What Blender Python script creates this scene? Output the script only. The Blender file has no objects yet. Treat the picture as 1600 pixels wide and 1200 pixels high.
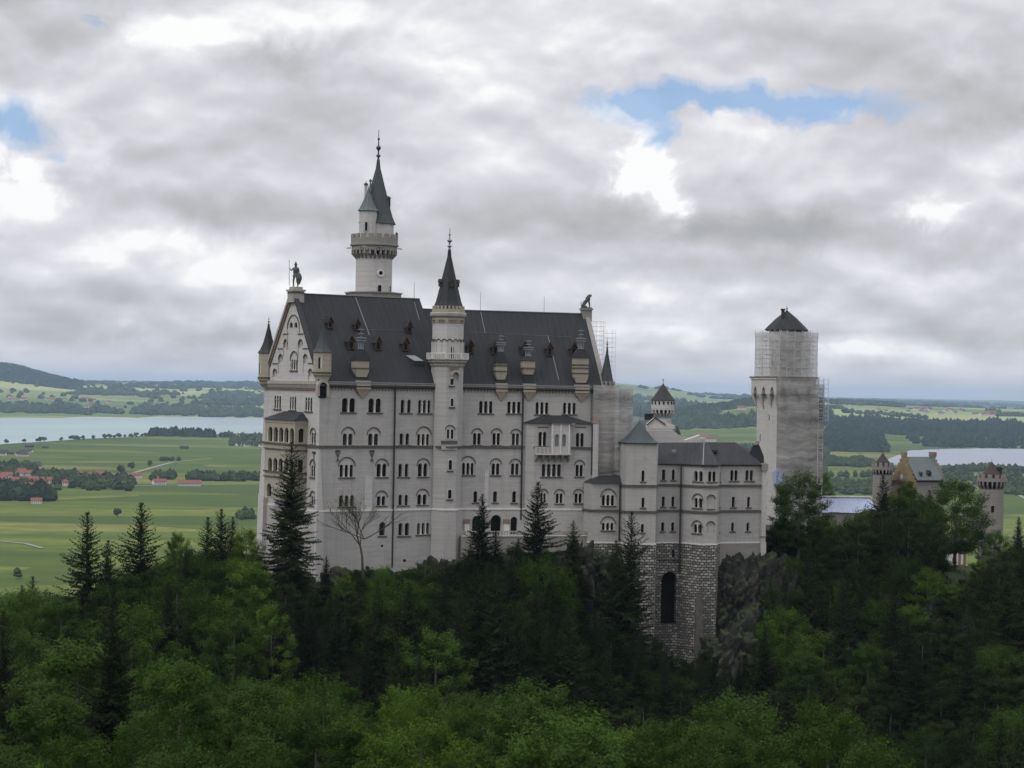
import bpy, math, random
import numpy as np
from mathutils import Vector, Matrix, geometry
from mathutils.bvhtree import BVHTree
from math import sin, cos, pi, radians, atan2, sqrt, exp
random.seed(7); rng = np.random.default_rng(7)
S = bpy.context.scene; C = S.collection
# ------------------------------------------------------------------ camera
F = 3000.0; ROLL = 0.018; PITCH = 8/3000.0
cd = bpy.data.cameras.new('camera'); cam = bpy.data.objects.new('camera', cd); C.objects.link(cam)
cd.sensor_width = 36; cd.lens = 36*F/1600; cd.clip_start = 1; cd.clip_end = 90000
fw = Vector((0, cos(PITCH), sin(PITCH))); up0 = Vector((0, -sin(PITCH), cos(PITCH))); r0 = Vector((1, 0, 0))
RR = r0*cos(ROLL)+up0*sin(ROLL); UU = up0*cos(ROLL)-r0*sin(ROLL)
cam.matrix_world = Matrix(((RR.x, UU.x, -fw.x, 0), (RR.y, UU.y, -fw.y, 0), (RR.z, UU.z, -fw.z, 0), (0, 0, 0, 1)))
S.camera = cam
S.view_settings.view_transform = 'Standard'; S.view_settings.look = 'None'
S.view_settings.exposure = 0.0; S.view_settings.gamma = 1.0
S.cycles.use_denoising = True
try: S.cycles.denoising_prefilter = 'ACCURATE'
except Exception: pass
S.cycles.max_bounces = 6; S.cycles.diffuse_bounces = 3; S.cycles.glossy_bounces = 2; S.cycles.transparent_max_bounces = 12
S.cycles.transmission_bounces = 2; S.cycles.volume_bounces = 0; S.cycles.caustics_reflective = False; S.cycles.caustics_refractive = False
def ray(px, py): return (fw+RR*((px-800)/F)+UU*((600-py)/F))
def at(px, py, Y):
    d = ray(px, py); return d*(Y/d.y)
def proj(p):
    p = Vector(p); k = p.dot(fw); return 800+F*p.dot(RR)/k, 600-F*p.dot(UU)/k
def hit(px, py, p0, n):
    d = ray(px, py); return d*(Vector(p0).dot(n)/d.dot(n))
# ------------------------------------------------------------------ sun and sky
SUN_AZ = radians(232); SUN_EL = radians(50)      # azimuth clockwise from +Y
sl = bpy.data.lights.new('sun', 'SUN'); so = bpy.data.objects.new('sun', sl); C.objects.link(so)
sl.energy = 0.95; sl.angle = radians(20); sl.color = (1, .97, .93)
sd = Vector((sin(SUN_AZ)*cos(SUN_EL), cos(SUN_AZ)*cos(SUN_EL), sin(SUN_EL)))
so.rotation_euler = sd.to_track_quat('Z', 'Y').to_euler(); so.location = (0, 0, 500)
class NT:
    def __init__(s, t): s.t = t
    def n(s, typ, **k):
        o = s.t.nodes.new(typ)
        for a, b in k.items(): setattr(o, a, b)
        return o
    def l(s, a, b): s.t.links.new(a, b)
    def put(s, sock, v):
        if isinstance(v, bpy.types.NodeSocket): s.l(v, sock)
        elif v is not None: sock.default_value = v
    def m(s, op, a, b=None, c=None, clamp=False):
        o = s.n('ShaderNodeMath', operation=op, use_clamp=clamp)
        for i, v in enumerate((a, b, c)): s.put(o.inputs[i], v)
        return o.outputs[0]
    def vm(s, op, a, b=None, sc=None):
        o = s.n('ShaderNodeVectorMath', operation=op)
        s.put(o.inputs[0], a)
        if b is not None: s.put(o.inputs[1], b)
        if sc is not None: s.put(o.inputs['Scale'], sc)
        return o.outputs[0]
    dim = '3D'
    def noise(s, vec, scale, detail=4, rough=.5, dist=0, out='Fac'):
        o = s.n('ShaderNodeTexNoise', noise_dimensions=s.dim); s.put(o.inputs['Vector'], vec)
        for k, v in (('Scale', scale), ('Detail', detail), ('Roughness', rough), ('Distortion', dist)): o.inputs[k].default_value = v
        return o.outputs[out]
    def ramp(s, fac, stops, interp='LINEAR'):
        o = s.n('ShaderNodeValToRGB'); r = o.color_ramp; r.interpolation = interp
        for i, (p, c) in enumerate(stops):
            e = r.elements[i] if i < 2 else r.elements.new(p)
            e.position = p; e.color = (c, c, c, 1) if isinstance(c, (int, float)) else (*c, 1)
        s.put(o.inputs[0], fac); return o.outputs[0]
    def mix(s, fac, a, b, bt='MIX'):
        o = s.n('ShaderNodeMix', data_type='RGBA', blend_type=bt)
        s.put(o.inputs['Factor'], fac)
        for k, v in ((6, a), (7, b)): s.put(o.inputs[k], (*v, 1) if isinstance(v, tuple) and len(v) == 3 else v)
        return o.outputs[2]
    def comb(s, x, y, z):
        o = s.n('ShaderNodeCombineXYZ')
        for i, v in enumerate((x, y, z)): s.put(o.inputs[i], v)
        return o.outputs[0]
    def sep(s, v):
        o = s.n('ShaderNodeSeparateXYZ'); s.put(o.inputs[0], v); return o.outputs
w = bpy.data.worlds.new('World'); S.world = w; w.use_nodes = True
t = NT(w.node_tree); t.dim = '2D'; w.node_tree.nodes.clear()
g = t.n('ShaderNodeTexCoord').outputs['Generated']
X, Y, Z = t.sep(g)
den = t.m('ADD', t.m('MAXIMUM', Z, 0.0), 0.11)
P = t.comb(t.m('DIVIDE', X, den), t.m('DIVIDE', Y, den), 0.0)
n1 = t.noise(P, .95, 6, .5, .15); P2 = t.vm('ADD', P, (0.0, -0.35, 0.0))
n2 = t.noise(P2, .95, 6, .5, .15)
ya = t.m('MAXIMUM', Y, .05); az = t.m('DIVIDE', X, ya); el = t.m('DIVIDE', Z, ya)
wob = t.noise(t.comb(az, el, 0.0), 26, 6, .6, .3, 'Color'); wx, wy, wz = t.sep(wob)
azw = t.m('ADD', az, t.m('MULTIPLY', t.m('SUBTRACT', wx, .5), .055)); elw = t.m('ADD', el, t.m('MULTIPLY', t.m('SUBTRACT', wy, .5), .028))
def blob(px, py, rx, ry, a=azw, e=elw, p=1.0):
    ca = (px-800)/F; ce = (608+ROLL*(px-800)-py)/F
    dx = t.m('DIVIDE', t.m('SUBTRACT', a, ca), rx/F); dy = t.m('DIVIDE', t.m('SUBTRACT', e, ce), ry/F)
    return t.m('EXPONENT', t.m('MULTIPLY', t.m('ADD', t.m('MULTIPLY', dx, dx), t.m('MULTIPLY', dy, dy)), -p))
def total(lst):
    acc = None
    for (px, py, rx, ry, wt) in lst:
        b = t.m('MULTIPLY', blob(px, py, rx, ry), wt); acc = b if acc is None else t.m('ADD', acc, b)
    return acc
bright = total([(1004, 258, 38, 58, .6), (1025, 325, 26, 45, .34), (28, 272, 58, 46, .55), (20, 340, 80, 50, .16), (270, 55, 110, 48, .28), (430, 35, 120, 40, .10), (440, 458, 80, 26, .26),
  (270, 385, 120, 60, .15), (900, 60, 300, 50, .08), (1200, 212, 150, 34, .2), (800, 110, 180, 60, .12), (960, 150, 60, 40, .3), (1450, 330, 45, 18, .35), (180, 360, 120, 40, .08), (960, 295, 30, 20, .3),
  (1330, 545, 180, 20, .16), (120, 225, 40, 40, .2), (650, 30, 200, 50, .12), (1540, 240, 80, 40, .15),
  (60, 50, 130, 75, -.26), (440, 88, 110, 30, -.36), (560, 345, 260, 30, -.3), (300, 330, 140, 40, -.18), (1200, 358, 180, 34, -.46), (890, 330, 100, 40, -.2), (1520, 150, 150, 60, -.36), (1480, 395, 160, 30, -.3),
  (1000, 410, 400, 16, -.12), (250, 520, 300, 20, -.22), (700, 420, 120, 30, -.15), (1180, 445, 300, 18, -.14), (400, 230, 200, 50, -.12), (1300, 100, 150, 40, -.14), (60, 470, 120, 30, -.12)])
cum = t.noise(t.comb(az, t.m('MULTIPLY', el, 1.9), .3), 11, 8, .52, .25); cum2 = t.noise(t.comb(az, t.m('ADD', t.m('MULTIPLY', el, 1.9), .022), .3), 11, 8, .52, .25)
def puff(dy):
    acc = None
    for sc_, wt in ((12.0, .65), (27.0, .35)):
        base = t.comb(az, t.m('ADD', t.m('MULTIPLY', el, 1.7), dy), .3)
        wv_ = t.vm('ADD', base, t.vm('SCALE', t.vm('SUBTRACT', t.noise(base, sc_*1.3, 3, .5, 0, 'Color'), (.5, .5, .5)), sc=.55/sc_))
        v = t.n('ShaderNodeTexVoronoi', feature='SMOOTH_F1', voronoi_dimensions='2D'); t.l(wv_, v.inputs['Vector']); v.inputs['Scale'].default_value = sc_; v.inputs['Smoothness'].default_value = .35
        k = t.m('MULTIPLY', t.m('SUBTRACT', .62, v.outputs['Distance']), wt); acc = k if acc is None else t.m('ADD', acc, k)
    return acc
pf = puff(0.0); relief = t.m('ADD', t.m('MULTIPLY', t.m('SUBTRACT', cum, cum2), .6), t.m('ADD', t.m('MULTIPLY', pf, .18), t.m('MULTIPLY', t.m('SUBTRACT', pf, puff(.010)), .62)))
# flat layered bands low down, billows higher up
lowk = t.m('SUBTRACT', 1.0, t.m('MULTIPLY', el, 9.0), clamp=True)
band = t.m('MULTIPLY', t.m('ADD', t.m('SUBTRACT', n1, .5), t.m('MULTIPLY', t.m('SUBTRACT', n1, n2), .9)), t.m('ADD', t.m('MULTIPLY', lowk, .26), .13))
val = t.m('ADD', t.m('ADD', .70, band), t.m('ADD', bright, t.m('ADD', relief, t.m('MULTIPLY', t.m('SUBTRACT', cum, .5), .14))))
near_h = t.m('SUBTRACT', 1.0, t.m('MULTIPLY', el, 40.0), clamp=True)
val = t.m('ADD', t.m('MULTIPLY', val, t.m('SUBTRACT', 1.0, t.m('MULTIPLY', near_h, .75))), t.m('MULTIPLY', near_h, .47))
cloud = t.ramp(val, [(0, (.36, .37, .38)), (.3, (.45, .455, .47)), (.5, (.54, .545, .565)), (.68, (.65, .65, .695)), (.86, (.80, .80, .84)), (1, (1.0, 1.0, 1.0))])
zen = t.m('ADD', 1.0, t.m('MULTIPLY', t.m('SUBTRACT', t.m('MAXIMUM', Z, .24), .24), 1.8))
blue = total([(1060, 152, 130, 24, 1.3), (1265, 165, 130, 22, 1.25), (978, 172, 60, 30, 1.2), (1030, 214, 30, 24, 1.1), (18, 195, 50, 34, 1.3), (128, 42, 18, 12, .5), (90, 240, 18, 18, .5)])
wisp = t.m('SUBTRACT', blue, t.m('MULTIPLY', t.m('ADD', blob(1085, 175, 55, 14), t.m('MULTIPLY', cum, .3)), .6))
bm = t.ramp(t.m('ADD', wisp, t.m('MULTIPLY', t.m('SUBTRACT', cum, .5), .6)), [(.05, 0), (.5, .45), (1.0, .85)], 'EASE')
bgc = t.n('ShaderNodeBackground'); t.l(cloud, bgc.inputs[0]); t.l(t.m('MULTIPLY', zen, 1.0), bgc.inputs[1])
sky = t.n('ShaderNodeTexSky', sky_type='NISHITA'); sky.sun_disc = False; sky.sun_elevation = SUN_EL; sky.sun_rotation = SUN_AZ
sky.ozone_density = 2.5; sky.air_density = 1.0; sky.dust_density = .3
# looks at a higher part of the sky through the gaps in the cloud
t.l(t.vm('NORMALIZE', t.vm('ADD', g, (0.0, 0.0, 0.10))), sky.inputs['Vector'])
bgs = t.n('ShaderNodeBackground'); t.l(sky.outputs[0], bgs.inputs[0]); bgs.inputs[1].default_value = .15
ms = t.n('ShaderNodeMixShader'); t.l(bm, ms.inputs[0]); t.l(bgc.outputs[0], ms.inputs[1]); t.l(bgs.outputs[0], ms.inputs[2])
t.l(ms.outputs[0], t.n('ShaderNodeOutputWorld').inputs[0])
try: w.cycles.sampling_method = 'MANUAL'; w.cycles.sample_map_resolution = 512
except Exception: pass
# ------------------------------------------------------------------ materials
MATS = {}
def mat(name, base, rough=.85, f=None, spec=.3, bump=None):
    m = bpy.data.materials.new(name); m.use_nodes = True; q = NT(m.node_tree)
    b = m.node_tree.nodes['Principled BSDF']; b.inputs['Roughness'].default_value = rough
    b.inputs['Base Color'].default_value = (*base, 1); b.inputs['Specular IOR Level'].default_value = spec
    if f:
        co = q.n('ShaderNodeTexCoord').outputs['Object']; col = f(q, co, b)
        if col is not None: q.l(col, b.inputs['Base Color'])
    MATS[name] = m; return m
def bumpit(q, b, h, strength=.5, dist=.1):
    o = q.n('ShaderNodeBump'); o.inputs['Strength'].default_value = strength; o.inputs['Distance'].default_value = dist
    q.l(h, o.inputs['Height']); q.l(o.outputs[0], b.inputs['Normal'])
def wallf(c1, c2, stain=.5, bw=1.1, bh=.42, mortar=.04, contrast=.25):
    def f(q, co, b):
        x, y, z = q.sep(co); xy = q.m('ADD', x, q.m('MULTIPLY', y, .97))
        v = q.comb(xy, z, 0.0)
        br = q.n('ShaderNodeTexBrick'); q.l(v, br.inputs['Vector'])
        br.inputs['Scale'].default_value = 1; br.inputs['Brick Width'].default_value = bw; br.inputs['Row Height'].default_value = bh
        br.inputs['Mortar Size'].default_value = mortar; br.inputs['Mortar Smooth'].default_value = .3; br.inputs['Bias'].default_value = 0
        k = 1-contrast
        br.inputs['Color1'].default_value = (*c1, 1); br.inputs['Color2'].default_value = (c1[0]*k, c1[1]*k, c1[2]*k, 1)
        br.inputs['Mortar'].default_value = (c1[0]*.55, c1[1]*.55, c1[2]*.55, 1)
        big = q.noise(q.comb(xy, z, 3.0), .13, 4, .6); st = q.noise(q.comb(q.m('MULTIPLY', xy, .8), q.m('MULTIPLY', z, .07), 0.0), 1.0, 6, .62)
        col = q.mix(q.ramp(big, [(.35, 0), (.65, .85)]), br.outputs[0], c2)
        rw_ = q.noise(q.comb(q.m('MULTIPLY', xy, .22), q.m('MULTIPLY', z, 2.1), 7.0), 1.0, 4, .65); col = q.mix(q.ramp(rw_, [(.36, .7), (.58, 0)]), col, tuple(c*.6 for c in c2))
        col = q.mix(q.ramp(st, [(.5, 0), (.74, stain)]), col, tuple(c*.42 for c in c2))
        sp = q.noise(q.comb(xy, z, 0.0), 2.4, 5, .7)
        col = q.mix(.5, col, q.mix(sp, tuple(c*.75 for c in c1), tuple(min(1, c*1.2) for c in c1)), 'MIX')
        bumpit(q, b, br.outputs['Fac'], .25, .03); return col
    return f
mat('limestone', (.4, .4, .39), .9, wallf((.455, .44, .418), (.31, .295, .275), .75))
mat('limestone_pale', (.5, .49, .47), .9, wallf((.54, .52, .50), (.41, .395, .37), .55, contrast=.18))
mat('sandstone', (.36, .33, .24), .9, wallf((.41, .37, .29), (.29, .26, .205), .55, .8, .4))
mat('old_stone', (.3, .28, .25), .9, wallf((.30, .285, .255), (.20, .19, .17), .6, .9, .45, .05, .3))
mat('gate_stone', (.3, .26, .24), .9, wallf((.28, .26, .235), (.19, .175, .155), .6, .9, .45, .05, .3))
mat('yellow_brick', (.4, .28, .13), .9, wallf((.29, .225, .125), (.2, .155, .09), .5, .5, .3, .05, .3))
def rub(q, co, b):
    x, y, z = q.sep(co); xy = q.m('ADD', x, q.m('MULTIPLY', y, .8)); v0 = q.comb(xy, z, 0.0)
    wv = q.vm('ADD', v0, q.vm('SCALE', q.vm('SUBTRACT', q.noise(v0, 1.1, 3, .6, 0, 'Color'), (.5, .5, .5)), sc=.55))
    br = q.n('ShaderNodeTexBrick'); q.l(wv, br.inputs['Vector'])
    for k, v in (('Scale', 1), ('Brick Width', .92), ('Row Height', .5), ('Mortar Size', .10), ('Mortar Smooth', .4), ('Bias', .1)): br.inputs[k].default_value = v
    br.inputs['Color1'].default_value = (.49, .47, .43, 1); br.inputs['Color2'].default_value = (.15, .143, .125, 1); br.inputs['Mortar'].default_value = (.03, .028, .025, 1)
    st = q.noise(q.comb(xy, q.m('MULTIPLY', z, .25), 1.0), .35, 5, .6)
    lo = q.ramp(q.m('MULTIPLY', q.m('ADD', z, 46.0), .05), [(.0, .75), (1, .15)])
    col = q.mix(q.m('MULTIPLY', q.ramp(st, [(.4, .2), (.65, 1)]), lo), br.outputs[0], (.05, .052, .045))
    bumpit(q, b, br.outputs['Fac'], -1.0, .25); return col
mat('rubble', (.3, .3, .3), .95, rub)
def rock(q, co, b):
    n = q.noise(co, .22, 9, .62, .4); n2 = q.noise(q.vm('MULTIPLY', co, (1.0, 1.0, .35)), .9, 6, .65)
    col = q.ramp(n, [(.40, (.012, .012, .010)), (.55, (.034, .033, .028)), (.68, (.085, .082, .072)), (.82, (.22, .21, .19))])
    x, y, z = q.sep(q.n('ShaderNodeNewGeometry').outputs['Normal'])
    moss = q.m('MULTIPLY', q.ramp(z, [(.25, 0), (.65, 1)]), q.ramp(n2, [(.3, .4), (.55, 1)]))
    col = q.mix(q.ramp(n2, [(.45, 0), (.72, .8)]), col, (.04, .04, .036)); bumpit(q, b, n2, 1.0, .6)
    return q.mix(moss, col, (.035, .055, .015))
mat('rock', (.2, .2, .2), .95, rock)
def slate(c, streak=.5, sc=1.0):
    def f(q, co, b):
        x, y, z = q.sep(co)
        s1 = q.noise(q.comb(q.m('MULTIPLY', x, 2.2*sc), q.m('MULTIPLY', z, .16), q.m('MULTIPLY', y, .1)), 1.0, 5, .65)
        s2 = q.noise(co, .35, 5, .6); s3 = q.noise(co, 5.0, 3, .6)
        col = q.mix(q.ramp(s1, [(.35, 0), (.75, 1)]), tuple(v*(1-streak*.45) for v in c), tuple(v*(1+streak*.8) for v in c))
        col = q.mix(q.ramp(s2, [(.4, 0), (.8, .5)]), col, tuple(v*.6 for v in c))
        return q.mix(.35, col, q.mix(s3, tuple(v*.5 for v in c), tuple(v*1.6 for v in c)))
    return f
mat('slate', (.055, .058, .068), .62, slate((.026, .028, .031), .65), .15)
mat('slate_dark', (.03, .032, .035), .6, slate((.027, .029, .031), .4), .25)
mat('copper', (.12, .2, .18), .6, slate((.10, .125, .125), .45), .3)
mat('copper_dark', (.06, .09, .09), .6, slate((.047, .056, .058), .55), .3)
mat('lead', (.2, .21, .22), .5, slate((.20, .21, .225), .3), .5)
mat('red_tile', (.2, .06, .04), .8, slate((.20, .075, .05), .5, 3), .2)
mat('brown_tile', (.12, .06, .05), .8, slate((.05, .042, .038), .4, 3), .2)
mat('glass_and_shade', (.005, .0055, .007), .25, lambda q, co, b: q.mix(q.ramp(q.n('ShaderNodeObjectInfo').outputs['Random'], [(.6, 0), (1, 1)]), (.004, .0045, .006), (.028, .030, .034)), .15)  # panes and dark recess fills; random lighter panes carry a painted reflection
mat('glass_blind', (.16, .17, .18), .3, None, .5)
mat('trim_dark', (.11, .10, .09), .9, lambda q, co, b: q.mix(q.noise(co, 1.2, 5, .6), (.035, .032, .028), (.15, .135, .115)))
mat('trim', (.33, .31, .27), .9, lambda q, co, b: q.mix(q.noise(co, 1.0, 5, .65), (.2, .19, .165), (.47, .44, .38)))
mat('column', (.5, .48, .4), .8, lambda q, co, b: q.mix(q.noise(co, 2.0, 3, .6), (.45, .43, .37), (.72, .7, .62)))
mat('brick_trim', (.2, .12, .09), .9, lambda q, co, b: q.mix(q.noise(co, 1.6, 4, .6), (.13, .09, .065), (.28, .21, .16)))
mat('ledge', (.6, .58, .54), .8, lambda q, co, b: q.mix(q.noise(co, .8, 5, .6), (.45, .43, .4), (.72, .7, .66)))
mat('wood_red', (.09, .045, .025), .8, lambda q, co, b: q.mix(q.noise(co, 3, 4, .6), (.03, .02, .015), (.095, .058, .038)))
mat('pipe', (.03, .03, .03), .5); mat('iron', (.05, .055, .055), .5)
mat('bronze', (.05, .065, .055), .55, lambda q, co, b: q.mix(q.noise(co, 2, 5, .6), (.02, .025, .022), (.10, .13, .11)))
mat('steel', (.5, .5, .5), .45, None, .5); mat('deck', (.25, .2, .17), .8)
mat('render_white', (.62, .6, .57), .9, lambda q, co, b: q.mix(q.noise(co, .6, 5, .6), (.48, .46, .44), (.7, .68, .65)))
def tarp(q, co, b):
    x, y, z = q.sep(co); n = q.noise(q.comb(q.m('MULTIPLY', x, 1.3), y, q.m('MULTIPLY', z, .5)), 1.2, 5, .6, 1.0); bumpit(q, b, n, 1.0, .5)
    return q.mix(n, (.24, .29, .42), (.44, .49, .64))
mat('tarp', (.4, .46, .65), .45, tarp)
def gauze(q, co, b):
    x, y, z = q.sep(co); xy = q.m('ADD', x, y); n = q.noise(q.comb(q.m('MULTIPLY', xy, .5), z, 0.0), .8, 5, .65, .6)
    zd = q.m('ADD', z, q.m('MULTIPLY', q.noise(q.comb(q.m('MULTIPLY', xy, .35), q.m('MULTIPLY', z, .25), 2.0), 1.0, 3, .5), 1.6)); fold = q.m('ABSOLUTE', q.m('SUBTRACT', q.m('FRACT', q.m('MULTIPLY', zd, .5)), .5))
    al = q.m('ADD', q.m('MULTIPLY', n, .5), q.m('ADD', .33, q.m('MULTIPLY', q.m('LESS_THAN', fold, .04), .2)), clamp=True)
    q.l(al, b.inputs['Alpha']); return q.mix(q.ramp(q.noise(q.comb(q.m('MULTIPLY', xy, .12), q.m('MULTIPLY', zd, .5), 5.0), 1.0, 3, .6), [(.35, 0), (.65, 1)]), (.17, .165, .155), (.46, .445, .42))
mat('gauze', (.5, .5, .5), .9, gauze)
def gauze2(q, co, b):
    n = q.noise(co, .9, 4, .6); q.l(q.m('ADD', q.m('MULTIPLY', n, .5), .22, clamp=True), b.inputs['Alpha']); return q.mix(n, (.42, .41, .39), (.6, .59, .57))
mat('gauze_thin', (.5, .5, .5), .9, gauze2)
def bark(c):
    return lambda q, co, b: q.mix(q.noise(q.vm('MULTIPLY', co, (1.0, 1.0, .25)), 3, 5, .6), tuple(v*.5 for v in c), tuple(v*1.5 for v in c))
mat('bark', (.06, .05, .04), .95, bark((.055, .047, .04))); mat('bark_grey', (.13, .12, .1), .95, bark((.12, .11, .095)))
def leaf(c1, c2, tr=.25):
    def f(q, co, b):
        oi = q.n('ShaderNodeObjectInfo').outputs['Random']; n = q.noise(co, .55, 4, .6); n2 = q.noise(co, 3.0, 2, .5)
        k = q.m('ADD', q.m('MULTIPLY', oi, .55), q.m('MULTIPLY', q.m('ADD', n, q.m('MULTIPLY', n2, .4)), .5), clamp=True)
        col = q.mix(q.ramp(k, [(.3, 0), (.85, 1)]), c1, c2)
        tl = q.n('ShaderNodeBsdfTranslucent'); q.l(q.mix(.5, col, (c2[0]*1.4, c2[1]*1.5, c2[2]*.6)), tl.inputs[0])
        mx = q.n('ShaderNodeMixShader'); mx.inputs[0].default_value = tr
        out = [o for o in q.t.nodes if o.type == 'OUTPUT_MATERIAL'][0]
        q.l(b.outputs[0], mx.inputs[1]); q.l(tl.outputs[0], mx.inputs[2]); q.l(mx.outputs[0], out.inputs[0])
        return col
    return f
mat('needles', (.02, .03, .015), .8, leaf((.007, .012, .005), (.019, .029, .009), .08), .05)
mat('needles_bluish', (.02, .03, .015), .8, leaf((.022, .036, .026), (.036, .054, .036), .08), .05)
mat('leaves', (.04, .08, .02), .8, leaf((.015, .035, .005), (.044, .088, .012)), .08)
mat('leaves_bright', (.06, .12, .02), .8, leaf((.036, .072, .008), (.068, .128, .015)), .08)
mat('leaves_dark', (.03, .05, .015), .8, leaf((.010, .018, .004), (.024, .041, .008)), .08)
rpi = lambda q: q.n('ShaderNodeNewGeometry').outputs['Random Per Island']
mat('far_leaves', (.03, .05, .02), .9, lambda q, co, b: q.mix(rpi(q), (.022, .042, .012), (.065, .10, .028)), .1)
mat('far_needles', (.02, .03, .02), .9, lambda q, co, b: q.mix(rpi(q), (.010, .020, .009), (.030, .048, .018)), .1)
# ------------------------------------------------------------------ mesh builder and object helpers
WM = {}
class MB:
    def __init__(s): s.v = []; s.f = []; s.mi = []; s.mats = []; s.cur = 0
    def mat(s, name):
        if name not in s.mats: s.mats.append(name)
        s.cur = s.mats.index(name); return s
    def add(s, vs, fs):
        k = len(s.v); s.v += [tuple(p) for p in vs]; s.f += [tuple(i+k for i in f) for f in fs]; s.mi += [s.cur]*len(fs); return s
    def box(s, x0, x1, y0, y1, z0, z1):
        return s.add([(x0, y0, z0), (x1, y0, z0), (x1, y1, z0), (x0, y1, z0), (x0, y0, z1), (x1, y0, z1), (x1, y1, z1), (x0, y1, z1)],
                     [(0, 3, 2, 1), (4, 5, 6, 7), (0, 1, 5, 4), (1, 2, 6, 5), (2, 3, 7, 6), (3, 0, 4, 7)])
    def prism(s, poly, z0, z1, top=None):
        n = len(poly); tp = top or poly
        vs = [(x, y, z0) for x, y in poly]+[(x, y, z1) for x, y in tp]
        return s.add(vs, [tuple(range(n-1, -1, -1)), tuple(range(n, 2*n))]+[(i, (i+1) % n, n+(i+1) % n, n+i) for i in range(n)])
    def lathe(s, cx, cy, prof, n=16, rot=0, a0=0, a1=2*pi):
        full = abs(a1-a0-2*pi) < 1e-6; m = n if full else n+1; vs = []; fs = []
        for r, z in prof:
            for i in range(m):
                a = rot+a0+(a1-a0)*i/n; vs.append((cx+r*cos(a), cy+r*sin(a), z))
        for j in range(len(prof)-1):
            for i in range(n):
                k = (i+1) % m if full else i+1
                fs.append((j*m+i, j*m+k, (j+1)*m+k, (j+1)*m+i))
        if full: fs += [tuple(range(m-1, -1, -1)), tuple(range((len(prof)-1)*m, len(prof)*m))]
        return s.add(vs, fs)
    def tube(s, p0, p1, r0, r1=None, n=6):
        p0 = Vector(p0); p1 = Vector(p1); r1 = r0 if r1 is None else r1; d = (p1-p0)
        if d.length < 1e-6: return s
        d.normalize(); a = d.orthogonal().normalized(); b = d.cross(a); vs = []
        for p, r in ((p0, r0), (p1, r1)):
            for i in range(n):
                q = 2*pi*i/n; vs.append(p+a*(r*cos(q))+b*(r*sin(q)))
        return s.add(vs, [tuple(range(n-1, -1, -1)), tuple(range(n, 2*n))]+[(i, (i+1) % n, n+(i+1) % n, n+i) for i in range(n)])
    def path(s, pts, r0, r1, n=6):
        for i in range(len(pts)-1):
            a = r0+(r1-r0)*i/(len(pts)-1); b = r0+(r1-r0)*(i+1)/(len(pts)-1); s.tube(pts[i], pts[i+1], a, b, n)
        return s
    def arc(s, uc, zc, r, th, y0, y1, n=10, a0=0, a1=pi):
        vs = []; fs = []
        for i in range(n+1):
            a = a0+(a1-a0)*i/n
            for rr in (r, r+th):
                for y in (y0, y1): vs.append((uc+rr*cos(a), y, zc+rr*sin(a)))
        for i in range(n):
            k = i*4; m = k+4; fs += [(k, m, m+2, k+2), (k+1, k+3, m+3, m+1), (k+2, m+2, m+3, k+3), (k, k+1, m+1, m)]
        return s.add(vs, fs)
    def build(s, name, parent=None, M=None, smooth=False, label=None):
        me = bpy.data.meshes.new(name); me.from_pydata(s.v, [], s.f)
        for k in s.mats: me.materials.append(MATS[k])
        me.polygons.foreach_set('material_index', s.mi)
        if smooth: me.polygons.foreach_set('use_smooth', [True]*len(s.f))
        me.update(); return link(name, me, parent, M, label)
def link(name, data, parent=None, M=None, label=None):
    o = bpy.data.objects.new(name, data); C.objects.link(o)
    if parent is not None:
        o.parent = parent; M = WM[parent] if M is None else M; o.matrix_local = WM[parent].inverted() @ M
    else:
        M = M or Matrix(); o.matrix_local = M
    WM[o] = M.copy()
    if label: o['label'] = label
    return o
def tag(o, label=None, cat=None, group=None, kind=None):
    for k, v in (('label', label), ('category', cat), ('group', group), ('kind', kind)):
        if v: o[k] = v
    return o
def thing(name, label, cat, M, group=None): return tag(link(name, None, None, M), label, cat, group)
def FR(x, y, th): return Matrix.Translation((x, y, 0)) @ Matrix.Rotation(th, 4, 'Z')
def inv(M, px, py, v=0.0):
    n = (M.to_3x3() @ Vector((0, 1, 0))); p0 = M @ Vector((0, v, 0)); w_ = hit(px, py, p0, n); q = M.inverted() @ w_
    return q.x, q.z
def copy_tree(src, M):
    r = src.copy(); C.objects.link(r); r.matrix_local = M; WM[r] = M
    for ch in KIDS[src]:
        c = ch.copy(); C.objects.link(c); c.parent = r
        for g2 in KIDS.get(ch, ()):
            d = g2.copy(); C.objects.link(d); d.parent = c
    return r
KIDS = {}
def arch_poly(u0, u1, z0, z1, n=8):
    r = (u1-u0)/2; uc = (u0+u1)/2; zc = z1-r
    return [(u0, z0), (u1, z0)]+[(uc+r*cos(pi*i/n), zc+r*sin(pi*i/n)) for i in range(n+1)]
def inside(pt, poly):
    x, y = pt; c = False; j = len(poly)-1
    for i in range(len(poly)):
        xi, yi = poly[i]; xj, yj = poly[j]
        if (yi > y) != (yj > y) and x < (xj-xi)*(y-yi)/(yj-yi)+xi: c = not c
        j = i
    return c
def holed(mb, poly, holes, y=0.0):
    vs = [Vector(p) for p in poly]; n = len(vs); ed = [(i, (i+1) % n) for i in range(n)]
    for h in holes:
        k = len(vs); vs += [Vector(p) for p in h]; ed += [(k+i, k+(i+1) % len(h)) for i in range(len(h))]
    ov, oe, of, *_ = geometry.delaunay_2d_cdt(vs, ed, [], 0, 1e-5)
    fs = []
    for f in of:
        c = sum((ov[i] for i in f), Vector((0, 0)))/len(f)
        if inside(c, poly) and not any(inside(c, h) for h in holes): fs.append(tuple(f))
    mb.add([(p.x, y, p.y) for p in ov], fs)
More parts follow.
